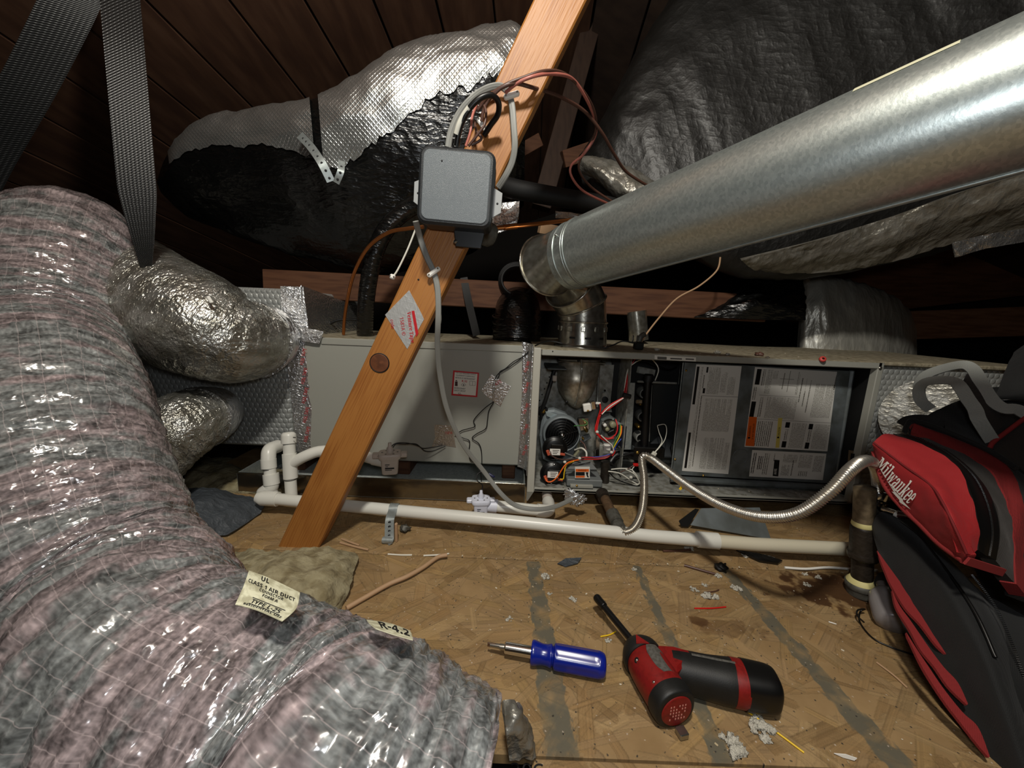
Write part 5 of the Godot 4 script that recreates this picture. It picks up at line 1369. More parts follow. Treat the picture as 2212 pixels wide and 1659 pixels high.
	var red := [[1352, 850, -1.04, 1360, 800, -1.05, 1372, 775, -1.05], [1348, 852, -1.03, 1356, 810, -1.05, 1366, 775, -1.06], [1345, 862, -1.0, 1320, 880, -1.0, 1300, 893, -0.995, 1290, 910, -0.99, 1286, 930, -0.985, 1296, 945, -0.985, 1312, 955, -0.985, 1322, 962, -0.985, 1328, 975, -0.985, 1322, 985, -0.985],
		[1346, 859, -1.0, 1316, 876, -1.0, 1298, 896, -0.995, 1291, 918, -0.99, 1290, 935, -0.985, 1302, 944, -0.985, 1316, 947, -0.985, 1330, 938, -0.985, 1334, 922, -0.99, 1330, 906, -1.0],
		[1296, 872, -0.99, 1297, 885, -0.99, 1291, 905, -0.99, 1287, 925, -0.985, 1292, 940, -0.985, 1306, 949, -0.985, 1326, 946, -0.985], [1316, 885, -1.0, 1306, 888, -0.995, 1297, 894, -0.99]]
	for a in red: wire(pz(a), 0.0018, "wire_red", hn)
	for a in [[1348, 845, -1.035, 1356, 800, -1.05, 1372, 783, -1.045, 1385, 777, -1.045], [1347, 860, -0.998, 1318, 878, -0.998, 1300, 895, -0.99], [1298, 940, -0.98, 1312, 953, -0.98, 1322, 962, -0.98, 1326, 975, -0.98], [1409, 776, -1.05, 1420, 790, -1.05, 1422, 803, -1.05, 1415, 822, -1.05]]: wire(pz(a), 0.0016, "wire_white", hn)
	for a in [[1340, 916, -0.99, 1338, 935, -0.985, 1330, 950, -0.98, 1325, 965, -0.98], [1341, 918, -0.99, 1340, 938, -0.985, 1332, 955, -0.98, 1325, 968, -0.98]]: wire(pz(a), 0.0015, "wire_green" if a[0] == 1340 else "wire_yellow", hn)
	wire(pz([1343, 920, -0.99, 1342, 936, -0.985, 1336, 948, -0.985]), 0.0015, "wire_orange", hn)
	wire(pz([1342, 948, -0.99, 1332, 960, -0.985, 1324, 976, -0.98, 1312, 983, -0.98, 1290, 987, -0.98, 1262, 988, -0.98]), 0.0016, "wire_blue", hn)
	for k in 3: wire(pz([1324, 974 + k, -0.982, 1312, 984 + k * 2, -0.98, 1290, 988 + k * 2, -0.98, 1262, 988 + k * 2, -0.978, 1252, 991 + k, -0.98]), 0.0015, ["wire_red", "wire_brown", "wire_red"][k], hn)
	wire(pz([1189, 975, -0.97, 1193, 985, -0.965, 1210, 992, -0.965, 1235, 992, -0.97, 1262, 989, -0.975]), 0.0013, "wire_brown", hn)
	wire(pz([1220, 978, -0.975, 1240, 986, -0.975, 1252, 991, -0.978]), 0.0014, "cable_grey", hn)
	wire(pz([1178, 1032, -0.955, 1182, 1040, -0.95, 1192, 1040, -0.95, 1204, 1030, -0.95, 1218, 1008, -0.95, 1230, 998, -0.955, 1252, 993, -0.97]), 0.0017, "wire_orange", hn)
	wire(pz([1210, 1035, -0.955, 1217, 1034, -0.953, 1219, 1020, -0.953, 1224, 1004, -0.955, 1240, 996, -0.96]), 0.0016, "wire_yellow", hn)
	for k in 3: wire(pz([1258, 905 + k * 2, -1.0, 1268, 912 + k, -0.995, 1264, 918 + k, -0.99, 1240, 920, -1.0]).slice(0, 4) if k == 0 else pz([1216, 1006 + k * 3, -0.965, 1240, 1003 + k * 2, -0.965, 1275, 1000 - k, -0.97]), 0.0012, "wire_green" if k == 0 else "wire_black", hn)
	wire(pz([1242, 972, -1.02, 1256, 968, -1.0, 1266, 976, -0.99, 1267, 986, -0.985]), 0.0026, "wire_white", hn)
	wire(pz([1254, 952, -1.02, 1262, 960, -1.01, 1266, 972, -1.0]), 0.0022, "wire_brown", hn)
	for a in [[1420, 920, -1.04, 1424, 935, -1.03, 1430, 952, -1.01, 1424, 965, -0.995, 1413, 978, -0.985], [1420, 919, -1.04, 1436, 917, -1.03, 1440, 930, -1.02, 1436, 950, -1.005, 1424, 967, -0.99, 1414, 978, -0.985]]: wire(pz(a), 0.0012, "wire_white", hn)
	wire(pz([1328, 992, -1.0, 1345, 985, -0.995, 1370, 978, -1.0]), 0.0012, "wire_black", hn)
	var cb := [[1314, 1018, 1340, 1023, 1366, 1040, 1378, 1046, 1381, 1040, 1370, 1024, 1352, 1014], [1316, 1020, 1330, 1034, 1360, 1046, 1378, 1050, 1386, 1046, 1376, 1030], [1320, 1014, 1345, 1012, 1366, 1016, 1382, 1040, 1372, 1048, 1340, 1040, 1318, 1026]]
	for k in cb.size():
		var a := []
		for i in range(0, cb[k].size(), 2): a.append_array([cb[k][i], cb[k][i + 1], -0.975 - 0.006 * k])
		wire(pz(a), 0.0017, "wire_white" if k != 1 else "wire_black", hn)
	wire(pz([1340, 1020, -0.98, 1358, 1012, -0.985, 1370, 1004, -0.988]), 0.0014, "wire_brown", hn)
	wire(pz([1370, 1022, -0.98, 1366, 1014, -0.985, 1370, 1008, -0.985]), 0.0014, "wire_white", hn)
	for q in [[1290, 933], [1252, 990], [1321, 977], [1220, 998], [1363, 1031]]: part("wire_tie", boxat(PZ(q[0], q[1], -0.968), Vector3(0.008, 0.007, 0.007), 0.002), mats["wire_white"], hn)
	part("wire_clip", tube(pz([1346, 853, -1.0, 1362, 857, -1.0]), 0.0065, 12), mats["black_plastic"], fur)
	wire(pz([1390, 778, -1.06, 1420, 790, -1.07, 1445, 798, -1.08, 1462, 792, -1.09]), 0.002, "wire_black", hn)

# ---------------------------------------------------------------- coil cabinet
func coil() -> void:
	var z := -1.02; var V := Vector3(0, 0, 1)
	var co := thing("coil_cabinet", "plain pale beige metal cabinet left of the open furnace with a red-bordered label", "cabinet", Vector3(-0.25, 0.08, -1.2))
	part("body", boxmm(Vector3(-0.602, 0.082, -1.44), Vector3(0.046, 0.417, z), 0.004), mats["enamel"], co)
	part("top_flange", boxmm(Vector3(-0.51, 0.401, z - 0.01), Vector3(0.034, 0.419, z + 0.003), 0.0015), mats["enamel"], co)
	part("top_cover", boxmm(Vector3(-0.59, 0.4165, -1.43), Vector3(0.04, 0.4195, z - 0.004), 0.001), mats["enamel_dusty"], co)
	var n := noise(1.0, FastNoiseLite.TYPE_SIMPLEX, 3, 81)
	var cf := func(w: Vector3, u: float, v: float) -> float: return 0.0016 * n.get_noise_3d(w.x * 70, w.y * 40, w.z * 60) + 0.0012
	part("seam_tape", patch([pz([1128, 738, z + 0.001]) + PackedVector3Array([Vector3(0.047, 0.425, z + 0.012), Vector3(0.0495, 0.424, -0.972)]), pz([1128, 830, z + 0.001]) + PackedVector3Array([Vector3(0.047, 0.31, z + 0.010), Vector3(0.0495, 0.31, -0.972)]), pz([1124, 920, z + 0.001]) + PackedVector3Array([Vector3(0.047, 0.19, z + 0.010), Vector3(0.0495, 0.19, -0.972)]), pz([1118, 1008, z + 0.001]) + PackedVector3Array([Vector3(0.047, 0.077, z + 0.012), Vector3(0.0495, 0.075, -0.972)])], 10, 0.0008, cf), mats["foil_tape"], co, "foil tape along the furnace joint")
	for k in 5: words("FOIL TAPE", PZ(1138 - k, 792 + k * 45, z + 0.014), Vector3(0.3, 1, 0), Vector3(-1, 0.3, 0), 0.007, mats["red_ink"], co, 0.03)
	# refrigerant label
	var q := [[979, 800, 1035, 805, 1031, 858, 975, 854], [982.5, 803.5, 1031.5, 807.7, 1027.5, 854.5, 978.8, 850.5]]
	var lb := part("refrigerant_label", slab(pz([q[0][0], q[0][1], z, q[0][2], q[0][3], z, q[0][4], q[0][5], z, q[0][6], q[0][7], z]), V, 0.0005), mats["red_ink"], co, "white label with a red border")
	part("label_face", slab(pz([q[1][0], q[1][1], z, q[1][2], q[1][3], z, q[1][4], q[1][5], z, q[1][6], q[1][7], z]), V, 0.0008), mats["label_white"], lb)
	var zt := z + 0.0011
	var rt := PZ(1035, 805, z) - PZ(979, 800, z); var up := PZ(979, 800, z) - PZ(975, 854, z)
	words("THIS UNIT REQUIRES SERVICE", PZ(1006, 807.5, zt), rt, up, 0.0042, mats["black_ink"], lb, 0.055)
	words("EQUIPMENT COMPATIBLE", PZ(1005.5, 812.5, zt), rt, up, 0.0042, mats["black_ink"], lb, 0.052)
	words("WITH R-32 REFRIGERANT", PZ(1005, 817.5, zt), rt, up, 0.0042, mats["black_ink"], lb, 0.054)
	words("R-32", PZ(1003.5, 823.5, zt), rt, up, 0.0054, mats["red_ink"], lb, 0.0, false, true)
	words("REFRIGERANT", PZ(993.5, 839, zt), rt, up, 0.0042, mats["black_ink"], lb, 0.03)
	words("SAFETY GROUP", PZ(993.2, 844, zt), rt, up, 0.0042, mats["black_ink"], lb, 0.031)
	words("A2L", PZ(993, 850, zt), rt, up, 0.0045, mats["black_ink"], lb)
	part("cylinder_symbol", slab(pz([983, 824, zt, 988.5, 824, zt, 988.5, 834, zt, 982.5, 833.5, zt]), V, 0.0003), M("dark_red_ink", Color(0.22, 0.06, 0.06), 0.5), lb)
	part("cylinder_neck", slab(pz([984, 821, zt, 987.5, 821, zt, 987.5, 823, zt, 984, 823, zt]), V, 0.0003), mats["dark_red_ink"], lb)
	for a in [[1001.5, 827, 1006.5, 831.5], [1006.5, 831.5, 1001, 835.5], [1001, 835.5, 996, 831], [996, 831, 1001.5, 827], [1014.5, 823, 1027, 824.5], [1027, 824.5, 1026.5, 833], [1026.5, 833, 1014, 832], [1014, 832, 1014.5, 823], [1021, 824, 1020.5, 832.5]]:
		part("symbol_line", bar(PZ(a[0], a[1], zt), PZ(a[2], a[3], zt), 0.0006, 0.0004), mats["black_ink"], lb)
	part("flame_symbol", slab(pz([1001.5, 829.5, zt, 1003, 832, zt, 1001.3, 833.5, zt, 999.8, 832, zt]), V, 0.0003), mats["black_ink"], lb)
	# foil squares that hold the wires
	var sq := [[[1062, 808, 1073, 816, 1104, 835, 1088, 862, 1081, 878, 1066, 868, 1046, 851, 1040, 843, 1052, 824], "square of foil tape holding two black wires"], [[938, 917, 979, 919, 980, 938, 985, 966, 958, 962, 932, 968, 940, 945], "crumpled square of foil tape low on the cabinet"]]
	for s in sq:
		var a := []
		for i in range(0, s[0].size(), 2): a.append_array([s[0][i], s[0][i + 1], z])
		var tpp := part("foil_tape", slab(pz(a), V, 0.0012), M("tape_square", Color(0.78, 0.76, 0.74), 0.28, 0.9, {"bump": texs["crease"], "tri": 11.0, "depth": 0.07}), co, s[1])
	part("wire_ridge", tube(cr(pz([1069, 818, z + 0.002, 1067, 835, z + 0.004, 1066, 850, z + 0.004, 1065, 868, z + 0.002]), 6), 0.0028, 8), mats["foil_tape"], co)
	words("TAPE", PZ(1074, 828, z + 0.0016), Vector3(0.8, 0.6, 0), Vector3(-0.6, 0.8, 0), 0.009, mats["red_ink"], co, 0.03)
	words("1581A", PZ(969, 935, z + 0.0016), Vector3(1, 0.1, 0), Vector3(0, 1, 0), 0.007, mats["red_ink"], co, 0.02)
	# drain pan under it
	var pn := thing("drain_pan", "long shiny metal drain pan under the pale cabinet", "drain pan", Vector3(-0.3, 0.004, -1.2))
	var za := -0.955
	var yt := PZ(950, 1039, za).y
	part("front_wall", boxmm(Vector3(-0.72, 0.004, za - 0.002), Vector3(0.046, yt, za), 0.0008), mats["pan"], pn, "mirror-like front wall")
	part("rolled_edge", tube(PackedVector3Array([Vector3(-0.72, yt, za - 0.001), Vector3(0.046, yt, za - 0.001)]), 0.0016, 8), mats["pan"], pn)
	part("pan_floor", boxmm(Vector3(-0.72, 0.004, -1.42), Vector3(0.046, 0.006, za), 0.0005), M("pan_floor", Color(0.88, 0.89, 0.88), 0.45, 0.15, {"tex": texs["spangle"], "tri": 9.0}), pn)
	part("back_wall", boxmm(Vector3(-0.72, 0.004, -1.42), Vector3(0.046, yt, -1.418), 0.0005), mats["galv_flat"], pn)
	part("end_wall", boxmm(Vector3(0.044, 0.004, -1.42), Vector3(0.046, yt, za), 0.0005), mats["galv_flat"], pn)
	part("end_wall", boxmm(Vector3(-0.72, 0.004, -1.42), Vector3(-0.718, yt, za), 0.0005), mats["galv_flat"], pn)
	for k in 3: part("support_rail", boxmm(Vector3(-0.66 + k * 0.32, 0.006, -1.41), Vector3(-0.62 + k * 0.32, 0.0825, -1.10), 0.003), mats["joist"], pn)
	# supports under the furnace
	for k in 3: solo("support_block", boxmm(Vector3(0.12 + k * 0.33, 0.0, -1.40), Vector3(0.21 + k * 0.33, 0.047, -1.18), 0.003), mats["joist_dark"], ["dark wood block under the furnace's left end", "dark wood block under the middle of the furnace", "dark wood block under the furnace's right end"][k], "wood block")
	# supply box at the furnace's right end
	var sp := thing("return_plenum", "wrinkled bubble foil box on the right end of the furnace behind the tool bag", "plenum", Vector3(1.1, 0.05, -1.2))
	part("wrap", boxmm(Vector3(0.911, 0.05, -1.44), Vector3(1.32, 0.414, -0.955), 0.006), mats["bubble"], sp)
	part("top_cover", boxmm(Vector3(0.909, 0.41, -1.44), Vector3(1.33, 0.4205, -0.945), 0.003), mats["enamel_dusty"], sp, "dusty pale top")
	var cf2 := func(w: Vector3, u: float, v: float) -> float: return 0.002 * n.get_noise_3d(w.x * 40, w.y * 40, w.z * 40)
	part("collar", tube(cr(PackedVector3Array([PZ(2010, 905, -0.97), PZ(2014, 905, -0.92), PZ(2020, 906, -0.86)]), 5), 0.095, 48), mats["foil_dirty"], sp, "dented silver duct collar")
	part("collar_tape", tube(circle(PZ(2011, 905, -0.955), Vector3(0, 0, 1), 0.097, 48), 0.006, 8, false), mats["foil_tape"], sp)

# ---------------------------------------------------------------- plumbing
func float_switch(c: Vector3, mat: String, label: String, s: float, yaw: float) -> void:
	var t := thing("float_switch", label, "float switch", c, "condensate float switches")
	var b := Basis(Vector3.UP, yaw)
	var sx := b.x * s; var sz := b.z * s
	var body := []
	for q in [[0.0, 0.0125, 0.0125], [0.002, 0.014, 0.014], [0.026, 0.0155, 0.015], [0.03, 0.0165, 0.016]]: body.append([c + Vector3.UP * q[0] * s, sx * q[1], sz * q[2]])
	part("body", loft(body, 40, 7.0), mats[mat], t)
	var top := c + Vector3.UP * 0.030 * s
	part("lid", loft([[top, sx * 0.019, sz * 0.017], [top + Vector3.UP * 0.006 * s, sx * 0.021, sz * 0.018], [top + Vector3.UP * 0.009 * s, sx * 0.019, sz * 0.016]], 40, 5.0), mats[mat], t)
	for k in [-1, 1]:
		part("lug", box(Vector3(0.014, 0.008, 0.016) * s, 0.002).xf(Transform3D(b, top + sx * 0.0235 * k + Vector3.UP * 0.004 * s)), mats[mat], t)
	for k in 6:
		var an := TAU * k / 6
		part("vent_hole", lathe([[0.0, 0.0004], [0.0018 * s, 0.0004], [0.0018 * s, -0.0005]], top + sx * cos(an) * 0.0135 + sz * sin(an) * 0.011 + Vector3.UP * 0.009 * s, Vector3.UP, 10), mats["ink_grey"], t)
	part("neck", lathe([[0.0, 0.019 * s], [0.003 * s, 0.019 * s], [0.0035 * s, 0.012 * s], [0.006 * s, 0.009 * s], [0.006 * s, 0.0]], top + Vector3.UP * 0.008 * s, Vector3.UP, 16), mats[mat], t)
	for k in 4: part("print", box(Vector3([0.008, 0.005, 0.016, 0.012][k], [0.0012, 0.0008, 0.0026, 0.0009][k], 0.0006) * s, 0.0001).xf(Transform3D(b, c + Vector3.UP * (0.0205 - k * 0.0035) * s + sz * 0.0152 + sx * [-0.004, -0.005, 0.0, -0.002][k])), mats["black_ink"], t)

func plumbing() -> void:
	var r := 0.0138
	var pts := fy([566, 1076, 0.042, 597, 1078, 0.042, 784, 1096, 0.042, 1100, 1126, 0.040, 1405, 1158, 0.037, 1530, 1168, 0.036])
	var dp := thing("drain_pipe", "long white plastic drain pipe lying low across the boards", "drain pipe", Vector3(pts[3].x, 0.02, pts[3].z))
	part("pipe", tube(pts, r, 28), mats["pvc"], dp)
	part("coupling", tube(fy([1506, 1165, 0.036, 1551, 1169, 0.036]), 0.0170, 28), mats["pvc"], dp)
	part("pipe", tube(fy([1545, 1169, 0.036, 1633, 1176, 0.035, 1850, 1187, 0.033]), r * 1.02, 28), mats["pvc_old"], dp, "yellowed end of the pipe")
	var e0 := pts[0]
	part("elbow", tube(PackedVector3Array([e0 + Vector3(-0.012, 0.002, 0.0), e0 + Vector3(0.002, 0, 0), e0 + Vector3(0.038, -0.001, 0.0)]), PackedFloat32Array([0.012, 0.0175, 0.0172]), 28), mats["pvc"], dp)
	# trap: two risers
	var tr := thing("drain_trap", "white plastic drain trap with an elbow and a capped riser beside the brace", "drain trap", e0 + Vector3(0.02, -0.02, -0.03))
	var d := 0.965
	var rise := [[[588, 1072, d], [584, 1040, d], [583, 1000, d]], [[630, 1078, d], [627, 1030, d], [624, 945, d]]]
	for k in 2:
		part("riser", tube(wp(rise[k][0] + rise[k][1] + rise[k][2]), r, 28), mats["pvc"], tr)
	part("lower_elbow", tube(cr(wp([562, 1070, d, 574, 1062, d, 586, 1052, d, 587, 1028, d]), 6), PackedFloat32Array([0.010, 0.013, 0.0155, 0.0165, 0.017, 0.017, 0.017, 0.017, 0.017, 0.017, 0.017, 0.0165, 0.0165, 0.0165, 0.0165, 0.0165, 0.0165, 0.0165, 0.0165]), 28), mats["pvc"], tr)
	part("socket", tube(wp([587, 1046, d, 585, 1024, d]), 0.0182, 28), mats["pvc"], tr)
	part("upper_elbow", tube(cr(wp([581, 1010, d, 580, 990, d, 583, 972, d + 0.01, 600, 964, d + 0.045]), 8), 0.0168, 28), mats["pvc"], tr)
	part("socket", tube(wp([581, 1011, d, 580, 992, d]), 0.0176, 28), mats["pvc"], tr)
	part("tee", tube(wp([628, 1033, d, 625, 980, d]), 0.0165, 28), mats["pvc"], tr)
	part("cap", lathe([[0.0, 0.028], [0.012, 0.027], [0.016, 0.023], [0.0172, 0.018], [0.0175, 0.0]], W(624, 957, d), W(623, 933, d) - W(624, 957, d), 32), mats["pvc"], tr, "white cap")
	part("joint_line", tube(circle(W(627, 1034, d), Vector3.UP, 0.0142, 32), 0.0012, 6, false), mats["ink_grey"], tr)
	part("joint_line", tube(circle(W(581, 1011.5, d), Vector3.UP, 0.0142, 32), 0.0012, 6, false), mats["ink_grey"], tr)
	part("print", boxat(W(636, 945, d - 0.018), Vector3(0.007, 0.003, 0.0006), 0.0002), mats["ink_grey"], tr)
	part("branch", tube(cr(wp([628, 1003, d, 660, 985, d, 700, 974, d + 0.01, 770, 982, d + 0.01, 815, 994, d + 0.01]), 5), r, 24), mats["pvc"], tr)
	part("branch_socket", tube(wp([806, 991, d + 0.009, 832, 997, d + 0.01]), 0.0155, 24), mats["pvc"], tr)
	float_switch(W(843, 1020, d + 0.005), "cream_plastic", "cream float switch on the drain pipe beside the orange-brown brace", 1.36, 0.25)
	float_switch(W(1038, 1112, 0.935), "white_plastic", "bluish white float switch on the floor pipe below the wire nut", 1.12, 0.1)
	var ov := thing("overflow_pipe", "short white pipe from the bluish float switch to an elbow under the furnace", "drain pipe", W(1120, 1120, 0.935))
	part("pipe", tube(wp([1070, 1093, 0.935, 1165, 1103, 0.935]), r, 24), mats["pvc"], ov)
	part("socket", tube(wp([1052, 1091, 0.935, 1074, 1094, 0.935]), 0.0162, 24), mats["white_plastic"], ov)
	part("elbow", tube(cr(wp([1160, 1102, 0.935, 1178, 1104, 0.94, 1186, 1099, 0.96, 1184, 1084, 1.0]), 6), 0.0158, 24), mats["pvc"], ov)
	part("pipe", tube(wp([1184, 1086, 0.995, 1181, 1068, 1.04]), r, 20), mats["cream_plastic"], ov)
	# strap that holds the pipe
	var hp := PackedVector3Array()
	var pc := FY(852, 1102, 0.042)
	for k in 5:
		var a := PI * 0.9 - k * PI * 0.2
		hp.append(pc + Vector3(0, sin(a), cos(a)) * 0.0142)
	hp.append_array(PackedVector3Array([pc + Vector3(-0.004, -0.014, 0.022), FY(841, 1162, 0.012), FY(838, 1170, 0.004), FY(836, 1174, 0.003)]))
	var ph := thing("pipe_strap", "galvanized strap with holes holding the white pipe to the floor", "pipe strap", FY(838, 1172, 0.0))
	part("band", sweep(cr(hp, 5), rectp(0.020, 0.0014), pc + Vector3(0, 0.5, 0.6)), mats["galv_flat"], ph)
	part("foot", tube(fy([827, 1166, 0.007, 849, 1168, 0.007]), 0.007, 12), mats["galv_flat"], ph)
	for k in 4: part("hole", lathe([[0.0, 0.0022], [0.003, 0.0022], [0.003, 0.0]], (hp[5]).lerp(hp[6], 0.1 + k * 0.26), Vector3(0, 0.35, 1), 12), mats["black_ink"], ph)
	part("spacer", boxat(FY(856, 1150, 0.022), Vector3(0.006, 0.045, 0.008), 0.002), mats["wire_tan"], ph)

# ---------------------------------------------------------------- cables
func cable(pts: PackedVector3Array, r: float, mat: String, label: String, cat := "cable", called := "cable", group := "") -> void:
	solo(called, tube(cr(pts, 8), r, 10), mats[mat], label, cat, group)
func clip(c: Vector3, w: float, h: float, ang: float, label: String) -> void:
	var t := thing("cable_clip", label, "cable clip", c)
	var b := CB * Basis(Vector3.BACK, ang)
	part("bar", boxat(c, Vector3(w, h, 0.008), 0.002, b), mats["white"], t)
	for k in [-1, 1]: part("nail", lathe([[0.0, 0.0015], [0.0014, 0.001], [0.0016, 0.0]], c + b.x * w * 0.36 * k + b.z * 0.004, b.z, 10), mats["steel"], t)

func cables() -> void:
	var lb := lobes(0.0105, 0.004)
	solo("flat_cable", sweep(cr(pz([898, 478, -0.70, 908, 515, -0.724, 922, 555, -0.726, 937, 588, -0.7265, 945, 622, -0.7245, 947, 665, -0.7235, 946, 705, -0.727, 945, 750, -0.745, 951, 815, -0.772, 967, 888, -0.795, 1000, 960, -0.82, 1045, 1018, -0.84, 1082, 1066, -0.83, 1115, 1092, -0.83, 1160, 1100, -0.83, 1200, 1094, -0.85, 1236, 1078, -0.885]), 8), lb, EYE, false), mats["cable_grey"], "long ribbed grey flat cable hanging from the box to the floor pipes", "cable")
	solo("flat_cable", sweep(cr(pz([1102, 208, -0.722, 1107, 235, -0.718, 1110, 275, -0.715, 1112, 315, -0.715, 1106, 350, -0.72, 1092, 380, -0.725, 1076, 405, -0.735]), 8), lb, EYE, false), mats["cable_grey"], "short grey flat cable dropping from the white clip right of the box", "cable")
	solo("flat_cable", sweep(cr(pz([968, 318, -0.70, 974, 285, -0.70, 992, 245, -0.70, 1020, 212, -0.70, 1050, 192, -0.71, 1080, 186, -0.715, 1100, 200, -0.718]), 8), lb, EYE, false), mats["cable_grey"], "grey flat cable arching left of the black cable loop", "cable")
	cable(pz([986, 316, -0.695, 994, 275, -0.685, 1012, 238, -0.675, 1036, 213, -0.67, 1062, 206, -0.675, 1077, 222, -0.685, 1075, 248, -0.70, 1060, 270, -0.71, 1046, 292, -0.72]), 0.0046, "wire_black", "thick black cable looped above the grey box")
	solo("cable_sleeve", tube(cr(pz([986, 290, -0.688, 992, 270, -0.683, 1002, 250, -0.679, 1014, 233, -0.6735]), 6), 0.0049, 10), mats["wire_white"], "white sleeve on the black cable loop", "cable sleeve")
	cable(pz([1040, 262, -0.715, 1050, 225, -0.71, 1085, 188, -0.70, 1130, 168, -0.70, 1180, 153, -0.71, 1220, 160, -0.76, 1256, 192, -0.81, 1280, 232, -0.86, 1288, 270, -0.90, 1279, 305, -0.93, 1258, 335, -0.96, 1251, 368, -0.99, 1278, 405, -1.04, 1330, 440, -1.08]), 0.0028, "wire_brown", "brown wire rising highest in the big loop over the brace", "wire")
	cable(pz([1092, 200, -0.71, 1120, 178, -0.70, 1160, 163, -0.70, 1200, 160, -0.73, 1236, 170, -0.78, 1262, 206, -0.82, 1282, 250, -0.88, 1287, 290, -0.92, 1262, 332, -0.94, 1234, 358, -0.96, 1236, 384, -0.975, 1262, 414, -1.02, 1314, 440, -1.07]), 0.0028, "wire_pink", "pinkish wire of the big loop over the brace", "wire")
	cable(pz([1030, 240, -0.715, 1060, 205, -0.705, 1105, 181, -0.70, 1150, 189, -0.72, 1210, 209, -0.80, 1262, 240, -0.86, 1300, 286, -0.90, 1328, 335, -0.95, 1354, 372, -1.0, 1400, 402, -1.05]), 0.0032, "wire_brown", "brown wire cutting straight down to the right behind the vent pipe", "wire")
	cable(pz([1006, 316, -0.69, 1016, 285, -0.69, 1020, 252, -0.695, 1030, 225, -0.705]), 0.0022, "wire_pink", "short pink wire leaving the top of the box", "wire")
	cable(pz([1012, 316, -0.695, 1032, 290, -0.69, 1046, 270, -0.69, 1050, 245, -0.695, 1046, 228, -0.70]), 0.0022, "wire_brown", "short brown wire bending twice above the box", "wire")
	cable(pz([1018, 314, -0.70, 1040, 300, -0.70, 1030, 285, -0.70, 1024, 262, -0.71]), 0.0022, "wire_brown", "short dark brown wire twisted close above the box", "wire")
	clip(PZ(1105, 206, -0.716), 0.027, 0.0085, 0.32, "white cable clip at the top of the brace")
	clip(PZ(1042, 270, -0.722), 0.027, 0.0085, -0.95, "white cable clip half hidden in the wire loop above the box")
	clip(PZ(937, 588, -0.722), 0.027, 0.008, 0.62, "white cable clip on the brace below the box")
	clip(PZ(848, 598, -0.745), 0.010, 0.009, -0.3, "small white clip peeping from the brace's left edge")
	cable(pz([898, 495, -0.755, 880, 540, -0.755, 858, 585, -0.755, 846, 600, -0.755]), 0.0018, "wire_white", "thin white wire along the brace's left edge", "wire")
	# refrigerant lines
	solo("insulated_line", tube(cr(wp([1070, 395, 1.0, 1110, 408, 1.02, 1200, 425, 1.05, 1290, 440, 1.08, 1345, 452, 1.1]), 6), 0.0245, 20), mats["black_rubber"], "black foam-covered pipe running right from behind the box", "pipe")
	solo("insulated_line", tube(cr(wp([925, 430, 0.98, 880, 452, 0.99, 838, 490, 1.0, 810, 545, 1.02, 796, 610, 1.05, 790, 665, 1.08, 788, 722, 1.13]), 6), 0.0225, 20), mats["black_film"], "black wrapped pipe curving down left of the brace", "pipe")
	cable(wp([915, 490, 0.92, 880, 494, 0.93, 838, 503, 0.95, 795, 535, 0.98, 765, 590, 1.01, 750, 650, 1.05, 744, 690, 1.09, 742, 722, 1.12]), 0.0046, "copper", "thin copper tube bending down left of the brace", "tube", "copper_tube")
	var ct := thing("copper_tube", "straight copper tube passing right behind the vent pipe", "tube", W(1180, 490, 0.92))
	part("tube", tube(wp([1068, 493, 0.84, 1130, 487, 0.88, 1300, 468, 1.0]), 0.0048, 14), mats["copper"], ct)
	part("coupling", tube(wp([1088, 491.5, 0.853, 1116, 488.5, 0.871]), 0.0064, 14), mats["copper"], ct)
	solo("pipe_fitting", lathe([[0.0, 0.03], [0.018, 0.03], [0.024, 0.022], [0.026, 0.0], [0.0, 0.0]], W(1040, 500, 0.80), CB * Vector3(0.8, -0.2, -0.4), 28), mats["cast_grey"], "round grey fitting peeping out below the box", "pipe fitting")
	# thin black wires over the pale cabinet
	var z := -1.014
	var wires := [[[1153, 748, 1128, 772, 1104, 790, 1086, 801, 1075, 809, 1070, 818], "black wire from the furnace corner to the foil square"], [[1156, 751, 1134, 768, 1110, 781, 1092, 796, 1080, 803, 1078, 812, 1074, 819], "second black wire beside the one at the furnace corner"],
		[[1066, 868, 1048, 881, 1030, 899, 1023, 910, 1026, 921, 1012, 926, 998, 930, 984, 939], "black wire curling from the foil square to the crumpled tape"], [[1067, 868, 1056, 888, 1053, 908, 1049, 926, 1030, 937, 1020, 947, 1034, 958, 1040, 975, 1041, 1004], "black wire hanging longest below the foil square"],
		[[982, 938, 1000, 946, 1014, 953, 1013, 975, 1016, 992, 1030, 1003, 1038, 1016, 1040, 1050], "black wire from the crumpled tape down to the float switch"]]
	for w in wires:
		var a := []
		for i in range(0, w[0].size(), 2): a.append_array([w[0][i], w[0][i + 1], z if w[0][i + 1] < 1010 else -0.97])
		cable(pz(a), 0.0013, "wire_black", w[1], "wire", "thin_wire")
	cable(pz([962, 964, z, 935, 974, z + 0.01, 918, 974, z + 0.02, 905, 964, z + 0.03, 880, 957, z + 0.05, 858, 957, z + 0.06, 847, 963, z + 0.065, 845, 972, z + 0.065]), 0.0013, "wire_black", "black wire from the cream float switch, lower strand of the pair", "wire", "thin_wire")
	cable(pz([955, 962, z, 930, 967, z + 0.01, 912, 968, z + 0.02, 898, 959, z + 0.03, 875, 959, z + 0.05, 856, 959, z + 0.06, 848, 968, z + 0.065]), 0.0013, "wire_black", "black wire from the cream float switch, upper strand of the pair", "wire", "thin_wire")
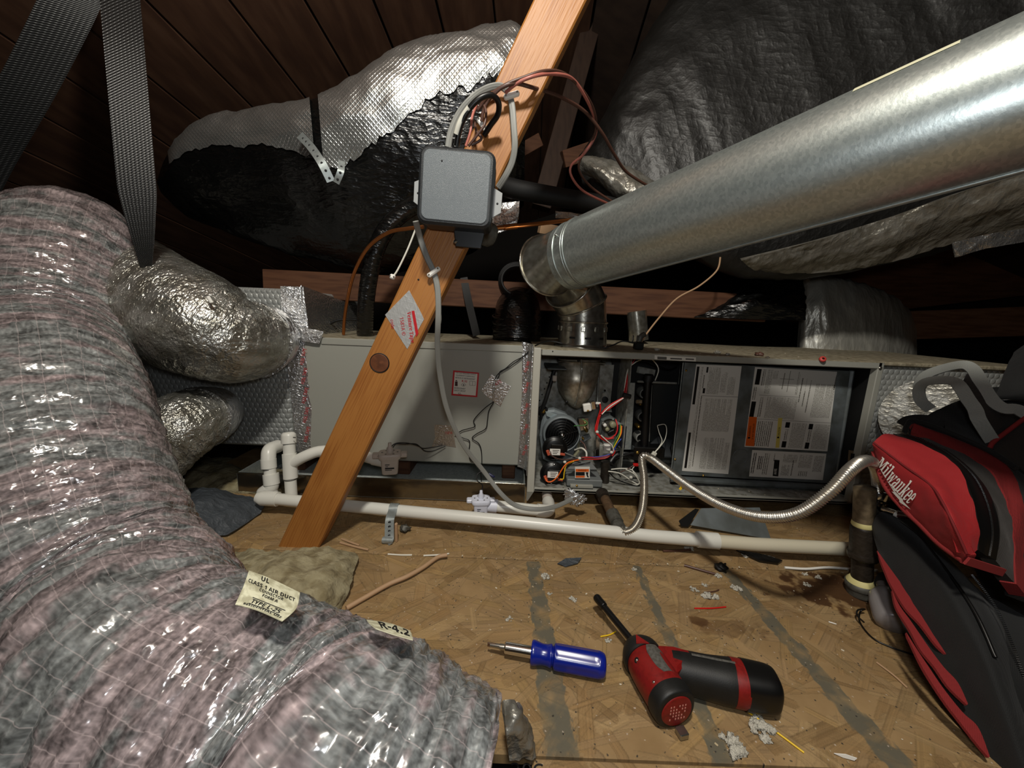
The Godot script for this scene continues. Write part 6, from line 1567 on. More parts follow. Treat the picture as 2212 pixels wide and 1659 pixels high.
	cable(wp([1040, 1062, 0.935, 1042, 1048, 0.94, 1031, 1038, 0.945, 1031, 1025, 0.95, 1042, 1019, 0.955, 1056, 1024, 0.95, 1062, 1027, 0.95]), 0.0012, "wire_black", "black wire looping up from the bluish float switch", "wire", "thin_wire")
	solo("wire_nut", lathe([[0.0, 0.016], [0.0024, 0.016], [0.003, 0.012], [0.0042, 0.0], [0.0, 0.0]], W(1056, 1024, 0.95), CB * Vector3(0.9, -0.45, 0.1), 12), M("nut_blue", Color(0.06, 0.08, 0.25), 0.4), "dark blue wire nut in front of the drain pan", "wire nut")
	# behind and above the furnace
	cable(wp([1556, 556, 1.12, 1548, 585, 1.12, 1510, 618, 1.13, 1462, 645, 1.14, 1425, 685, 1.13, 1396, 722, 1.1, 1386, 738, 1.08]), 0.0026, "wire_tan", "thin tan wire rising from the plug to the dark duct", "wire")
	var pg := thing("plug", "small black plug standing on the furnace top right of the elbow", "plug", PZ(1380, 758, -0.99))
	part("body", boxat(PZ(1379, 747, -0.985), Vector3(0.022, 0.02, 0.022), 0.003), mats["black_plastic"], pg)
	part("cap", tube(cr(PackedVector3Array([PZ(1381, 737, -0.985), PZ(1384, 728, -0.985), PZ(1392, 722, -0.99)]), 5), 0.007, 12), mats["cast_grey"], pg)
	for k in 3: part("prong", boxat(PZ(1367 + k * 9, 733, -1.0), Vector3(0.004, 0.022, 0.004), 0.001), mats["chrome"], pg)
	cable(pz([1366, 740, -0.99, 1345, 737, -1.0, 1325, 745, -1.0, 1305, 752, -1.0, 1290, 752, -1.01]), 0.0018, "wire_black", "thin black wire lying from the plug to the elbow base", "wire")
	cable(pz([1215, 742, -1.0, 1190, 737, -1.0, 1172, 740, -0.99, 1156, 747, -0.97]), 0.0018, "wire_black", "thin black wire left of the elbow base", "wire")
	cable(pz([700, 712, -1.2, 715, 698, -1.2, 745, 690, -1.2, 800, 694, -1.2]), 0.004, "wire_black", "black cord lying behind the cabinet top near the copper tube", "cord")
	solo("thin_wire", tube(cr(pz([950, 648, -1.25, 952, 690, -1.2, 946, 728, -1.18]), 6), 0.002, 8), mats["wire_white"], "thin pale wire hanging under the brown joist", "wire")

# ---------------------------------------------------------------- gas line
func gas() -> void:
	var gp := thing("gas_pipe", "dusty iron gas pipe standing at the right beside the tool bag", "gas pipe", Vector3(0.683, 0, -0.655))
	var o := Vector3(0.683, 0, -0.655)
	var gu := (PZ(1868, 1062, -0.665) - o).normalized()
	part("floor_coupling", lathe([[0.0, 0.0], [0.0225, 0.0], [0.0235, 0.004], [0.0235, 0.016], [0.0255, 0.017], [0.0255, 0.026], [0.017, 0.029]], o, gu, 32), mats["cast_grey"], gp)
	part("dope_ring", lathe([[0.0165, 0.035], [0.0185, 0.034], [0.0235, 0.0275], [0.0225, 0.0255], [0.0165, 0.026]], o, gu, 32), M("dope", Color(0.80, 0.76, 0.52), 0.6), gp, "yellowed sealing compound")
	part("riser", lathe([[0.0165, 0.02], [0.0165, 0.10]], o, gu, 32), mats["iron"], gp)
	part("coupling", lathe([[0.0165, 0.075], [0.0225, 0.076], [0.0232, 0.08], [0.0232, 0.088], [0.0205, 0.091], [0.020, 0.135], [0.0165, 0.14]], o, gu, 32), mats["iron"], gp)
	part("riser", lathe([[0.0165, 0.13], [0.0165, 0.215], [0.0, 0.216]], o, gu, 32), mats["iron_dusty"], gp)
	part("sealant", lathe([[0.0168, 0.139], [0.0185, 0.142], [0.0175, 0.147], [0.0168, 0.149]], o, gu, 24), mats["dope"], gp)
	var n := W(1896, 1074, 0.72)
	part("tee_branch", tube(PackedVector3Array([o + gu * 0.165, Vector3(n.x, 0.163, n.z)]), 0.012, 20), mats["galv_old"], gp)
	part("valve_body", lathe([[0.0, -0.038], [0.0115, -0.037], [0.0125, -0.03], [0.012, -0.018], [0.010, -0.012]], n, Vector3.UP, 6), mats["chrome"], gp, "chrome gas valve")
	part("lower_nut", lathe([[0.011, -0.024], [0.0155, -0.022], [0.0155, -0.008], [0.011, -0.006]], n, Vector3(0.1, 1, 0), 6), mats["chrome"], gp)
	part("upper_nut", lathe([[0.009, -0.006], [0.014, -0.005], [0.0145, 0.0], [0.0145, 0.011], [0.013, 0.014], [0.009, 0.014]], n, Vector3(0.1, 1, 0), 32), mats["chrome"], gp)
	# corrugated connector
	var fx := thing("gas_connector", "corrugated steel gas hose sagging across the front of the furnace", "gas hose", W(1640, 1130, 0.62))
	var path := cr(wp([1341, 1144, 0.842, 1351, 1150, 0.836, 1370, 1140, 0.838, 1385, 1110, 0.85, 1391, 1070, 0.868, 1391, 1030, 0.88, 1387, 1000, 0.885, 1391, 985, 0.88, 1408, 991, 0.87, 1436, 1012, 0.83, 1490, 1052, 0.76, 1560, 1092, 0.69, 1640, 1116, 0.63, 1720, 1110, 0.58, 1790, 1064, 0.555, 1838, 1014, 0.56, 1866, 996, 0.595, 1886, 1001, 0.65, 1895, 1028, 0.695, 1897, 1070, 0.722]), 10)
	var fine := PackedVector3Array(); var rad := PackedFloat32Array()
	var acc := 0.0
	for i in path.size() - 1:
		var m := int(ceil(path[i].distance_to(path[i + 1]) / 0.0006))
		for k in m:
			var q := path[i].lerp(path[i + 1], float(k) / m)
			acc += path[i].distance_to(path[i + 1]) / m
			fine.append(q); rad.append(0.0084 + 0.0009 * sin(acc * TAU / 0.0036))
	part("hose", tube(fine, rad, 22), mats["flex_steel"], fx)
	part("end_sleeve", tube(wp([1330, 1134, 0.86, 1348, 1150, 0.838]), 0.0104, 20), mats["cast_grey"], fx)
	part("yellow_tag", slab(wp([1466, 1056, 0.775, 1474, 1046, 0.775, 1478, 1048, 0.775, 1470, 1059, 0.775]), -CB.z * -1.0, 0.001), mats["wire_yellow"], fx)
	var nip := thing("gas_nipple", "rusty gas pipe nipple coming out from under the furnace to the hose", "pipe nipple", W(1320, 1120, 0.95))
	part("pipe", tube(wp([1302, 1068, 0.985, 1326, 1118, 0.885]), 0.0118, 20), M("rusty", Color(0.38, 0.29, 0.20), 0.7, 0.1, {"tex": texs["mottle"], "tri": 15.0}), nip)
	part("collar", tube(wp([1300, 1066, 0.987, 1306, 1078, 0.962]), 0.0165, 20), mats["iron"], nip)
	part("union_nut", tube(wp([1322, 1108, 0.90, 1333, 1130, 0.87]), 0.0150, 20), mats["cast_grey"], nip)
	part("union_nut", tube(wp([1332, 1128, 0.873, 1341, 1144, 0.85]), 0.0132, 20), mats["cast_grey"], nip)
	solo("sheet_metal", slab(fy([1516, 1096, 0.045, 1638, 1099, 0.045, 1668, 1164, 0.006, 1489, 1137, 0.006]), Vector3(0, 1, 0.3), 0.002, 0.0005), mats["steel_grey"], "loose grey sheet metal piece leaning out from under the furnace", "sheet metal")
	solo("sheet_metal", slab(fy([1468, 1126, 0.02, 1500, 1098, 0.045, 1510, 1100, 0.045, 1486, 1138, 0.006, 1470, 1136, 0.006]), Vector3(-0.3, 1, 0.3), 0.002), mats["dark_steel"], "dark bent metal end left of the grey sheet", "sheet metal")
	solo("crumpled_foil", loft([[W(1222, 1068, 0.96), CB.x * 0.004, CB.y * 0.008], [W(1232, 1072, 0.955), CB.x * 0.006, CB.y * 0.015], [W(1248, 1080, 0.95), CB.x * 0.006, CB.y * 0.012], [W(1262, 1076, 0.95), CB.x * 0.003, CB.y * 0.006]], 18, 2.0, true, func(w: Vector3, o2: Vector3, u: float, l: float) -> Vector3: return w + o2 * 0.006 * sin(u * 40.0 + l * 300.0), 5), mats["foil_tape"], "crumpled foil round the end of the grey cable under the furnace", "foil scrap")

# ---------------------------------------------------------------- tool bag
func bag() -> void:
	var n := noise(1.0, FastNoiseLite.TYPE_SIMPLEX_SMOOTH, 3, 91)
	var soft := func(w: Vector3, u: float, v: float) -> float: return 0.003 * n.get_noise_3d(w.x * 18, w.y * 18, w.z * 18)
	var b := thing("tool_bag", "large red and black fabric tool bag with white script lettering and grey handles", "tool bag", Vector3(0.72, 0, -0.5))
	part("body", loft([[W(1985, 925, 0.76), CB.x * 0.02, CB.y * 0.02], [W(2060, 960, 0.76), CB.x * 0.05, CB.y * 0.06], [W(2140, 1040, 0.74), CB.x * 0.08, CB.y * 0.11], [W(2250, 1150, 0.70), CB.x * 0.11, CB.y * 0.17], [W(2420, 1300, 0.66), CB.x * 0.12, CB.y * 0.2], [W(2640, 1400, 0.62), CB.x * 0.1, CB.y * 0.2]], 32, 3.0, true, null, 5), mats["black_cloth"], b)
	part("top_panel", patch([wp([1962, 926, 0.74, 2012, 892, 0.758, 2070, 866, 0.775, 2150, 842, 0.79, 2270, 800, 0.80]), wp([1968, 920, 0.733, 2034, 912, 0.735, 2098, 916, 0.732, 2170, 906, 0.725, 2270, 880, 0.72]), wp([1988, 913, 0.72, 2078, 942, 0.695, 2140, 970, 0.67, 2200, 1004, 0.635, 2275, 1020, 0.60])], 8, 0.02, soft), mats["black_cloth"], b)
	part("flap", patch([wp([2190, 762, 0.80, 2230, 735, 0.80, 2300, 715, 0.80]), wp([2172, 800, 0.775, 2225, 790, 0.75, 2300, 780, 0.74]), wp([2152, 850, 0.75, 2215, 850, 0.725, 2300, 850, 0.71]), wp([2140, 868, 0.76, 2215, 872, 0.74, 2300, 880, 0.73])], 8, 0.03, soft), mats["black_cloth"], b)
	part("flap_piping", tube(cr(wp([2142, 866, 0.745, 2180, 864, 0.728, 2215, 868, 0.722, 2270, 874, 0.71]), 6), 0.002, 8), mats["zip"], b)
	part("side_panel", patch([wp([2142, 966, 0.672, 2182, 930, 0.672, 2230, 893, 0.67, 2290, 850, 0.66]), wp([2160, 985, 0.65, 2205, 962, 0.645, 2250, 935, 0.64, 2300, 905, 0.63]), wp([2188, 1004, 0.632, 2225, 1010, 0.615, 2262, 1000, 0.61, 2310, 985, 0.60])], 8, 0.03, soft), mats["brown_cloth"], b)
	part("red_piping", tube(cr(wp([2138, 968, 0.668, 2146, 955, 0.668, 2178, 930, 0.668, 2225, 895, 0.664, 2280, 855, 0.655]), 6), 0.0035, 10), mats["red_cloth_worn"], b)
	# upper pocket
	var r0 := wp([1930, 937, 0.665, 2000, 964, 0.622, 2062, 1003, 0.58, 2096, 1060, 0.54, 2113, 1130, 0.512, 2113, 1188, 0.50])
	var r1 := wp([1906, 939, 0.655, 1976, 985, 0.608, 2037, 1030, 0.566, 2067, 1085, 0.53, 2092, 1150, 0.504, 2099, 1198, 0.495])
	var r2 := wp([1887, 956, 0.652, 1950, 1004, 0.602, 2008, 1046, 0.556, 2034, 1082, 0.528, 2060, 1134, 0.505, 2088, 1196, 0.494])
	var r3 := wp([1886, 966, 0.655, 1926, 1030, 0.617, 1976, 1084, 0.575, 2010, 1120, 0.545, 2045, 1160, 0.518, 2084, 1204, 0.497])
	var r4 := wp([1887, 976, 0.662, 1908, 1044, 0.635, 1948, 1096, 0.60, 1986, 1132, 0.572, 2030, 1176, 0.538, 2080, 1212, 0.503])
	var pk := part("pocket", patch([r0, r1, r2, r3, r4], 8, 0.012, soft), mats["red_cloth"], b, "bright red pocket with white lettering")
	part("pocket_seam", tube(cr(r2, 8), 0.0016, 8), M("dark_red", Color(0.40, 0.03, 0.045), 0.8), pk)
	part("pocket_edge", tube(cr(r4, 8), 0.0036, 10), mats["red_cloth_worn"], pk)
	# lettering
	var fr := [r0, r1, r2, r3, r4]
	part("lettering", letter_sheet("Milwaukee", fr, 0.11, 0.40, 0.58, 0.815, 0.0046, true), mats["white"], b, "white script lettering")
	var zig := G.new()
	var zq := PackedVector2Array()
	for q in [[0.0, 0.35], [0.27, 0.0], [0.34, 0.30], [0.62, 0.22], [0.66, 0.42], [1.0, 0.40], [0.66, 1.0], [0.58, 0.72], [0.30, 0.78], [0.34, 0.50]]: zq.append(Vector2(0.20 + 0.24 * q[0], 0.83 + 0.115 * q[1]))
	var zi := Geometry2D.triangulate_polygon(zq)
	for k in range(0, zi.size(), 3):
		var a := net(fr, zq[zi[k]].x, zq[zi[k]].y).lerp(EYE, 0.008); var b2 := net(fr, zq[zi[k + 1]].x, zq[zi[k + 1]].y).lerp(EYE, 0.008); var c2 := net(fr, zq[zi[k + 2]].x, zq[zi[k + 2]].y).lerp(EYE, 0.008)
		zig.tri_out(a, b2, c2, EYE - a)
	part("bolt_emblem", zig, mats["white"], b, "white lightning bolt emblem")
	# zip band, brown band and red strip behind the pocket
	var z1 := wp([1952, 938, 0.675, 2030, 972, 0.635, 2092, 1022, 0.59, 2124, 1080, 0.55, 2137, 1145, 0.52, 2130, 1200, 0.506])
	var z2 := wp([1984, 944, 0.69, 2062, 984, 0.648, 2118, 1036, 0.60, 2148, 1090, 0.565, 2160, 1150, 0.535, 2152, 1210, 0.515])
	part("zip_band", patch([r0, z1, z2], 8, 0.02), mats["zip"], b, "black zip band")
	var zt := G.new()
	var zc := cr(z1, 26)
	for i in zc.size() - 1:
		var dd := (zc[i + 1] - zc[i]).normalized()
		var c := zc[i] + (EYE - zc[i]).normalized() * 0.002
		var sd := dd.cross(EYE - c).normalized()
		for s in [-1.6, 1.6]: zt.add(boxat(c + sd * 0.0017 * s, Vector3(0.0022, 0.0009, 0.002), 0.0003, Basis(sd, dd, sd.cross(dd))))
	var zm := part("zip_teeth", zt, M("zip_metal", Color(0.16, 0.16, 0.16), 0.3, 0.3), b)
	zm.set_meta("kind", "stuff")
	var z3 := wp([2010, 950, 0.70, 2098, 986, 0.655, 2158, 1040, 0.612, 2184, 1110, 0.575, 2194, 1180, 0.545, 2194, 1262, 0.52])
	part("brown_band", patch([z2, z3], 8, 0.015, soft), mats["brown_cloth"], b)
	var z4 := wp([1976, 914, 0.722, 2060, 945, 0.70, 2140, 982, 0.665, 2192, 1024, 0.625, 2212, 1110, 0.58, 2216, 1290, 0.52])
	part("red_strip", patch([wp([1968, 932, 0.718, 2098, 986, 0.652, 2158, 1040, 0.608, 2184, 1110, 0.572, 2194, 1180, 0.542, 2196, 1262, 0.517]), z4], 8, 0.015, soft), mats["red_cloth_worn"], b, "worn red strip")
	part("red_side", patch([z4, wp([2030, 930, 0.74, 2120, 960, 0.70, 2195, 1005, 0.66, 2260, 1060, 0.62, 2290, 1160, 0.58, 2290, 1320, 0.53])], 8, 0.02, soft), mats["black_cloth"], b)
	part("black_piping", tube(cr(wp([1955, 932, 0.715, 1960, 918, 0.722, 1976, 909, 0.722, 2050, 934, 0.70, 2138, 974, 0.662, 2196, 1012, 0.625]), 8), 0.0042, 10), mats["black_cloth"], b)
	part("pull_tab", slab(wp([2078, 1216, 0.497, 2092, 1203, 0.494, 2168, 1227, 0.505, 2160, 1242, 0.507]), (EYE - W(2100, 1220, 0.5)), 0.003), mats["red_cloth_worn"], b)
	# lower pocket
	var q0 := wp([1883, 1140, 0.70, 1898, 1200, 0.668, 1937, 1320, 0.602, 1987, 1430, 0.548, 2047, 1528, 0.505, 2130, 1652, 0.465])
	var q1 := wp([1886, 1124, 0.688, 1935, 1222, 0.625, 1995, 1330, 0.565, 2052, 1440, 0.518, 2112, 1550, 0.478, 2175, 1675, 0.445])
	var q2 := wp([1896, 1110, 0.685, 1962, 1172, 0.615, 2040, 1272, 0.542, 2100, 1372, 0.497, 2160, 1502, 0.457, 2232, 1690, 0.422])
	var q3 := wp([1918, 1106, 0.70, 1978, 1150, 0.65, 2052, 1228, 0.58, 2120, 1310, 0.53, 2192, 1432, 0.485, 2275, 1650, 0.445])
	var q4 := wp([1962, 1116, 0.73, 2030, 1188, 0.68, 2100, 1258, 0.62, 2170, 1330, 0.57, 2242, 1430, 0.52, 2325, 1610, 0.475])
	var lp := part("lower_pocket", patch([q0, q1, q2, q3, q4], 8, 0.02, soft), mats["black_cloth"], b, "black lower pocket")
	part("pocket_piping", tube(cr(wp([1945, 1128, 0.672, 1990, 1165, 0.628, 2058, 1250, 0.552, 2110, 1330, 0.508, 2150, 1420, 0.476]), 8), 0.0022, 8), mats["zip"], lp)
	var zt2 := G.new()
	var zc2 := cr(wp([2100, 1242, 0.575, 2150, 1310, 0.53, 2190, 1400, 0.488, 2225, 1500, 0.46]), 22)
	for i in zc2.size() - 1:
		var dd := (zc2[i + 1] - zc2[i]).normalized()
		var c := zc2[i] + (EYE - zc2[i]).normalized() * 0.012
		var sd := dd.cross(EYE - c).normalized()
		zt2.add(boxat(c, Vector3(0.003, 0.001, 0.002), 0.0003, Basis(sd, dd, sd.cross(dd))))
	part("zip_teeth", zt2, mats["zip_metal"], lp).set_meta("kind", "stuff")
	var dz := func(y: float) -> float: return lerpf(0.662, 0.452, clampf((y - 1190.0) / 465.0, 0, 1)) - 0.10 * sin(clampf((y - 1190.0) / 465.0, 0, 1) * PI) * 0.28
	var bands := [[[1895, 1189, 1921, 1225, 1948, 1262, 1978, 1305, 2008, 1346, 2037, 1373, 2052, 1416], [1896, 1196, 1911, 1232, 1924, 1262, 1954, 1312, 1988, 1349, 2022, 1393, 2050, 1418]], [[1927, 1275, 1944, 1309, 1968, 1342, 2005, 1396, 2038, 1440, 2069, 1474, 2091, 1520], [1928, 1282, 1937, 1315, 1964, 1359, 1988, 1403, 2018, 1440, 2049, 1484, 2089, 1523]], [[1958, 1366, 1981, 1403, 2008, 1443, 2038, 1487, 2079, 1538, 2113, 1571, 2138, 1633], [1961, 1376, 1985, 1427, 2008, 1467, 2042, 1518, 2075, 1561, 2109, 1605, 2136, 1637]]]
	for k in 3:
		var rows := []
		for e in bands[k]:
			var a := []
			for i in range(0, e.size(), 2): a.append_array([e[i], e[i + 1], dz.call(e[i + 1]) - 0.008])
			rows.append(wp(a))
		part("red_stripe", patch(rows, 6, 0.004), mats["red_cloth_worn"], lp, "slanting red stripe")
	# base on the floor
	part("base", loft([[Vector3(0.70, 0.03, -0.64), Vector3(0.015, 0, 0), Vector3(0, 0.03, 0)], [Vector3(0.72, 0.05, -0.55), Vector3(0.05, 0, 0), Vector3(0, 0.05, 0)], [Vector3(0.70, 0.055, -0.42), Vector3(0.075, 0, 0), Vector3(0, 0.055, 0)], [Vector3(0.70, 0.06, -0.25), Vector3(0.10, 0, 0), Vector3(0, 0.06, 0)]], 24, 3.0, true, null, 4), mats["black_cloth"], b)
	# handles
	var sw := rectp(0.019, 0.0024)
	var ha := cr(wp([2142, 952, 0.672, 2128, 930, 0.672, 2113, 905, 0.676, 2106, 885, 0.684, 2090, 862, 0.692, 2075, 838, 0.70, 2062, 826, 0.715, 2035, 822, 0.735, 2002, 826, 0.76, 1986, 842, 0.775, 1990, 866, 0.775, 2010, 884, 0.77]), 7)
	part("handle", sweep(ha, sw, EYE + Vector3(-0.1, 0.5, 0), true, 0.3), mats["grey_web"], b, "grey webbing handle")
	var hb := cr(wp([2225, 900, 0.665, 2196, 885, 0.672, 2170, 883, 0.68, 2150, 872, 0.69, 2132, 850, 0.70, 2114, 818, 0.712, 2100, 797, 0.722, 2078, 789, 0.735, 2034, 798, 0.765, 2000, 812, 0.785, 1984, 836, 0.79]), 7)
	part("handle", sweep(hb, sw, EYE + Vector3(-0.1, 0.5, 0), true, 0.3), mats["grey_web"], b, "grey webbing handle")
	part("handle_fold", patch([wp([2078, 832, 0.708, 2100, 868, 0.695, 2118, 900, 0.685, 2140, 945, 0.68]), wp([2092, 806, 0.722, 2120, 845, 0.705, 2142, 872, 0.696, 2172, 915, 0.684])], 6, 0.003), mats["brown_cloth"], b)
	# driver sticking out between the pockets
	var nd := thing("nut_driver", "chrome nut driver lying across between the bag's two pockets", "nut driver", W(1930, 1112, 0.69))
	part("shaft", tube(wp([1906, 1099, 0.695, 1938, 1110, 0.675]), 0.005, 16), mats["chrome"], nd)
	part("collar", tube(wp([1935, 1108, 0.676, 1942, 1112, 0.672]), 0.0066, 16), mats["white"], nd)
	part("handle", tube(wp([1941, 1111, 0.672, 1992, 1119, 0.64]), 0.0056, 16), M("amber", Color(0.35, 0.20, 0.20), 0.2, 0.0, {"coat": 0.6}), nd)

# ---------------------------------------------------------------- tools on the floor
func drill() -> void:
	var n := noise(1.0, FastNoiseLite.TYPE_SIMPLEX_SMOOTH, 2, 101)
	var h := 0.0275
	var rear := FY(1458, 1530, h); var nose := FY(1374, 1398, h)
	var ax := (nose - rear); var L := ax.length(); ax /= L
	var t := thing("cordless_drill", "worn red and black cordless drill with a long black bit lying on the boards", "drill", Vector3(rear.x, 0, rear.z))
	var up := Vector3.UP; var sd := ax.cross(up).normalized()
	var mk := func(a: Array, e := 2.2, s := 48, per := 5) -> G:
		var q := []
		for k in a: q.append([rear + ax * (k[0] * L) + up * (k[2] if k.size() > 2 else 0.0), sd * k[1], up * k[1]])
		return loft(q, s, e, true, null, per)
	part("red_body", mk.call([[0.05, 0.0255], [0.15, 0.0268], [0.4, 0.0272], [0.62, 0.0268], [0.78, 0.0250], [0.86, 0.0225]]), mats["tool_red"], t)
	part("rear_cap", mk.call([[-0.035, 0.0225], [-0.02, 0.0258], [0.02, 0.0274], [0.10, 0.0280], [0.17, 0.0277]]), mats["tool_black"], t, "dark rubber rear cap")
	var rc := rear - ax * (0.036 * L)
	var disc := part("rear_badge", lathe([[0.0, 0.0022], [0.0195, 0.0018], [0.021, 0.0]], rc, -ax, 40), mats["tool_red"], t, "red oval badge with rows of tiny print")
	var ru := (up + ax * 0.0).normalized()
	for k in 6:
		for j in 5:
			if (k + j) % 5 == 3: continue
			part("print", boxat(rc - ax * 0.0022 + sd * (0.010 - k * 0.004) + ru * (0.009 - j * 0.0045), Vector3(0.0016, 0.0024, 0.0006), 0.0002, Basis(sd, ru, sd.cross(ru))), M("print_pale", Color(0.75, 0.5, 0.45), 0.6), disc)
	part("nose", mk.call([[0.76, 0.0272], [0.82, 0.0275], [0.92, 0.0255], [1.02, 0.0195], [1.09, 0.0125], [1.12, 0.0085]]), mats["tool_black"], t, "dark rubber nose")
	# pointed red tongues over the nose
	part("red_tongue", slab(PackedVector3Array([rear + ax * L * 0.74 + up * 0.0273 + sd * 0.004, rear + ax * L * 0.95 + up * 0.0262 - sd * 0.006, rear + ax * L * 0.80 + up * 0.0252 - sd * 0.013]), up, 0.0012), mats["tool_red"], t)
	# grey decal on the upper side
	var dec := []
	for j in 3:
		var row := PackedVector3Array()
		for i in 6:
			var s := lerpf(0.28, 0.74, i / 5.0)
			var wdt: float = [0.0075, 0.0115, 0.0125, 0.0125, 0.0115, 0.0075][i]
			var an := (0.22 + (j - 1) * wdt / 0.0272)
			row.append(rear + ax * s * L + (up * cos(an) + sd * sin(an)) * 0.0278)
		dec.append(row)
	part("grey_decal", patch(dec, 5, 0.001, null, rear + up), mats["tool_grey"], t, "scuffed grey oval decal")
	for s in [[0.16, -0.75], [0.55, -0.9]]:
		var od: Vector3 = up * cos(s[1]) + sd * sin(s[1])
		part("screw_well", lathe([[0.0, 0.001], [0.0035, 0.0008], [0.0046, 0.0], [0.0, -0.001]], rear + ax * (s[0] * L + 0.006) + od * 0.0268, od, 14), mats["black_ink"], t)
		part("screw_head", lathe([[0.0, 0.0018], [0.0018, 0.0014], [0.002, 0.0]], rear + ax * (s[0] * L + 0.006) + od * 0.0268, od, 10), mats["chrome"], t)
	# handle and battery
	var h0 := FY(1425, 1440, 0.026); var h1 := FY(1676, 1492, 0.0265)
	var hx := (h1 - h0); var HL := hx.length(); hx /= HL
	var hs := hx.cross(up).normalized()
	var hk := func(a: Array, e := 2.3) -> G:
		var q := []
		for k in a: q.append([h0 + hx * (k[0] * HL) + hs * (k[2] if k.size() > 2 else 0.0), hs * k[1], up * minf(k[1], 0.0262)])
		return loft(q, 48, e, true, null, 5)
	part("grip", hk.call([[0.10, 0.024, -0.001], [0.26, 0.0245], [0.42, 0.0252, 0.001], [0.56, 0.0268, 0.001], [0.64, 0.0275]]), mats["tool_black"], t, "black rubber grip")
	part("red_band", hk.call([[0.625, 0.0278], [0.66, 0.0282], [0.70, 0.0282], [0.73, 0.0278]]), mats["tool_red"], t)
	part("battery", hk.call([[0.72, 0.0274], [0.84, 0.0268], [0.93, 0.0258], [0.985, 0.0235], [1.01, 0.018]], 2.8), mats["black_plastic"], t, "black battery")
	part("trigger_guard", slab(PackedVector3Array([rear + ax * L * 0.78 + sd * 0.020 + up * 0.008, rear + ax * L * 0.72 + sd * 0.040 + up * 0.008, rear + ax * L * 0.60 + sd * 0.058 + up * 0.008, rear + ax * L * 0.42 + sd * 0.060 + up * 0.008, rear + ax * L * 0.40 + sd * 0.04 + up * 0.008, rear + ax * L * 0.30 + sd * 0.02 + up * 0.008]), (up + sd * 0.25), 0.014, 0.004), mats["tool_red"], t, "red guard by the trigger")
	part("vent_slot", boxat(rear + ax * L * 0.54 + sd * 0.046 + up * 0.0195, Vector3(0.012, 0.002, 0.004), 0.0008, Basis(ax, up, ax.cross(up))), mats["black_ink"], t)
	part("clip", boxat(rear - ax * 0.012 + sd * 0.004 - up * 0.0225, Vector3(0.012, 0.008, 0.012), 0.001, Basis(sd, up, sd.cross(up))), mats["steel"], t, "small metal belt clip")
	part("grip_line", boxat(h0 + hx * HL * 0.46 + up * 0.0258 - hs * 0.004, Vector3(0.055, 0.0012, 0.0035), 0.0004, Basis(hx, up, hx.cross(up))), mats["tool_grey"], t)
	# bit
	var b0 := rear + ax * L * 1.10; var b1 := FY(1289, 1291, 0.031)
	var bx := (b1 - b0).normalized()
	part("bit_shaft", tube(PackedVector3Array([b0, b0.lerp(b1, 0.85)]), 0.0052, 6), mats["black_plastic"], t, "long black hex bit")
	part("bit_socket", lathe([[0.0, -0.022], [0.0055, -0.022], [0.0066, -0.020], [0.0066, -0.010], [0.0058, -0.009], [0.0066, -0.007], [0.0066, 0.0], [0.0055, 0.002], [0.0, 0.002]], b1, bx, 20), mats["black_plastic"], t)

func screwdriver() -> void:
	var h := 0.0172
	var a := FY(1056, 1392, h); var b := FY(1309, 1439, h)
	var ax := (b - a); var L := ax.length(); ax /= L
	var t := thing("screwdriver", "blue-handled screwdriver with a chrome shank lying on the boards", "screwdriver", Vector3(b.x, 0, b.z))
	var up := Vector3.UP; var sd := ax.cross(up).normalized()
	part("bit", lathe([[0.0, 0.001], [0.0030, 0.002], [0.0032, 0.016], [0.0042, 0.017], [0.0042, 0.03]], a, ax, 10), mats["steel"], t)
	part("blade_tip", boxat(a + ax * 0.004, Vector3(0.012, 0.0066, 0.0018), 0.0003, Basis(ax, up, ax.cross(up))), M("bronze_tip", Color(0.45, 0.36, 0.30), 0.4, 0.7), t)
	part("shank", lathe([[0.0, 0.024], [0.0070, 0.024], [0.0080, 0.026], [0.0080, L * 0.42]], a, ax, 24), mats["chrome"], t)
	var lob := func(lo: float) -> Callable:
		return func(w: Vector3, o: Vector3, u: float, l: float) -> Vector3:
			return w - o * (0.0014 * pow(absf(cos(u * TAU * 3.0)), 3.0)) if l > lo and l < 0.095 else w
	var q := []
	for k in [[0.375, 0.0150], [0.385, 0.0160], [0.40, 0.0160], [0.43, 0.0148], [0.47, 0.0134], [0.51, 0.0136], [0.535, 0.0148], [0.548, 0.0148], [0.553, 0.0128], [0.560, 0.0128], [0.57, 0.0156], [0.59, 0.0171], [0.70, 0.0172], [0.90, 0.0172], [0.96, 0.0165], [0.99, 0.0140], [1.0, 0.009]]:
		q.append([a + ax * L * k[0], sd * k[1], up * k[1]])
	part("handle", loft(q, 48, 2.0, true, lob.call(0.036), 4), mats["blue_handle"], t, "glossy blue fluted handle")

# ---------------------------------------------------------------- loose things on the floor
func clump(c: Vector3, r: float, mat: String, sd: int, flat := 0.5) -> G:
	var n := noise(1.0, FastNoiseLite.TYPE_SIMPLEX, 3, sd)
	var g := G.new()
	var q := PackedVector3Array()
	for j in 9:
		for i in 15:
			var a := TAU * (i % 14) / 14.0; var b := PI * j / 8.0
			var d := Vector3(sin(b) * cos(a), cos(b) * flat, sin(b) * sin(a))
			var k := 1.0 + 0.9 * n.get_noise_3d(d.x * 1.6, d.y * 1.6, d.z * 1.6)
			var w := c + d * r * k
			w.y = maxf(w.y, 0.0006)
			q.append(w)
	g.grid(q, 15, 9, PackedVector2Array(), true)
	return g.orient()

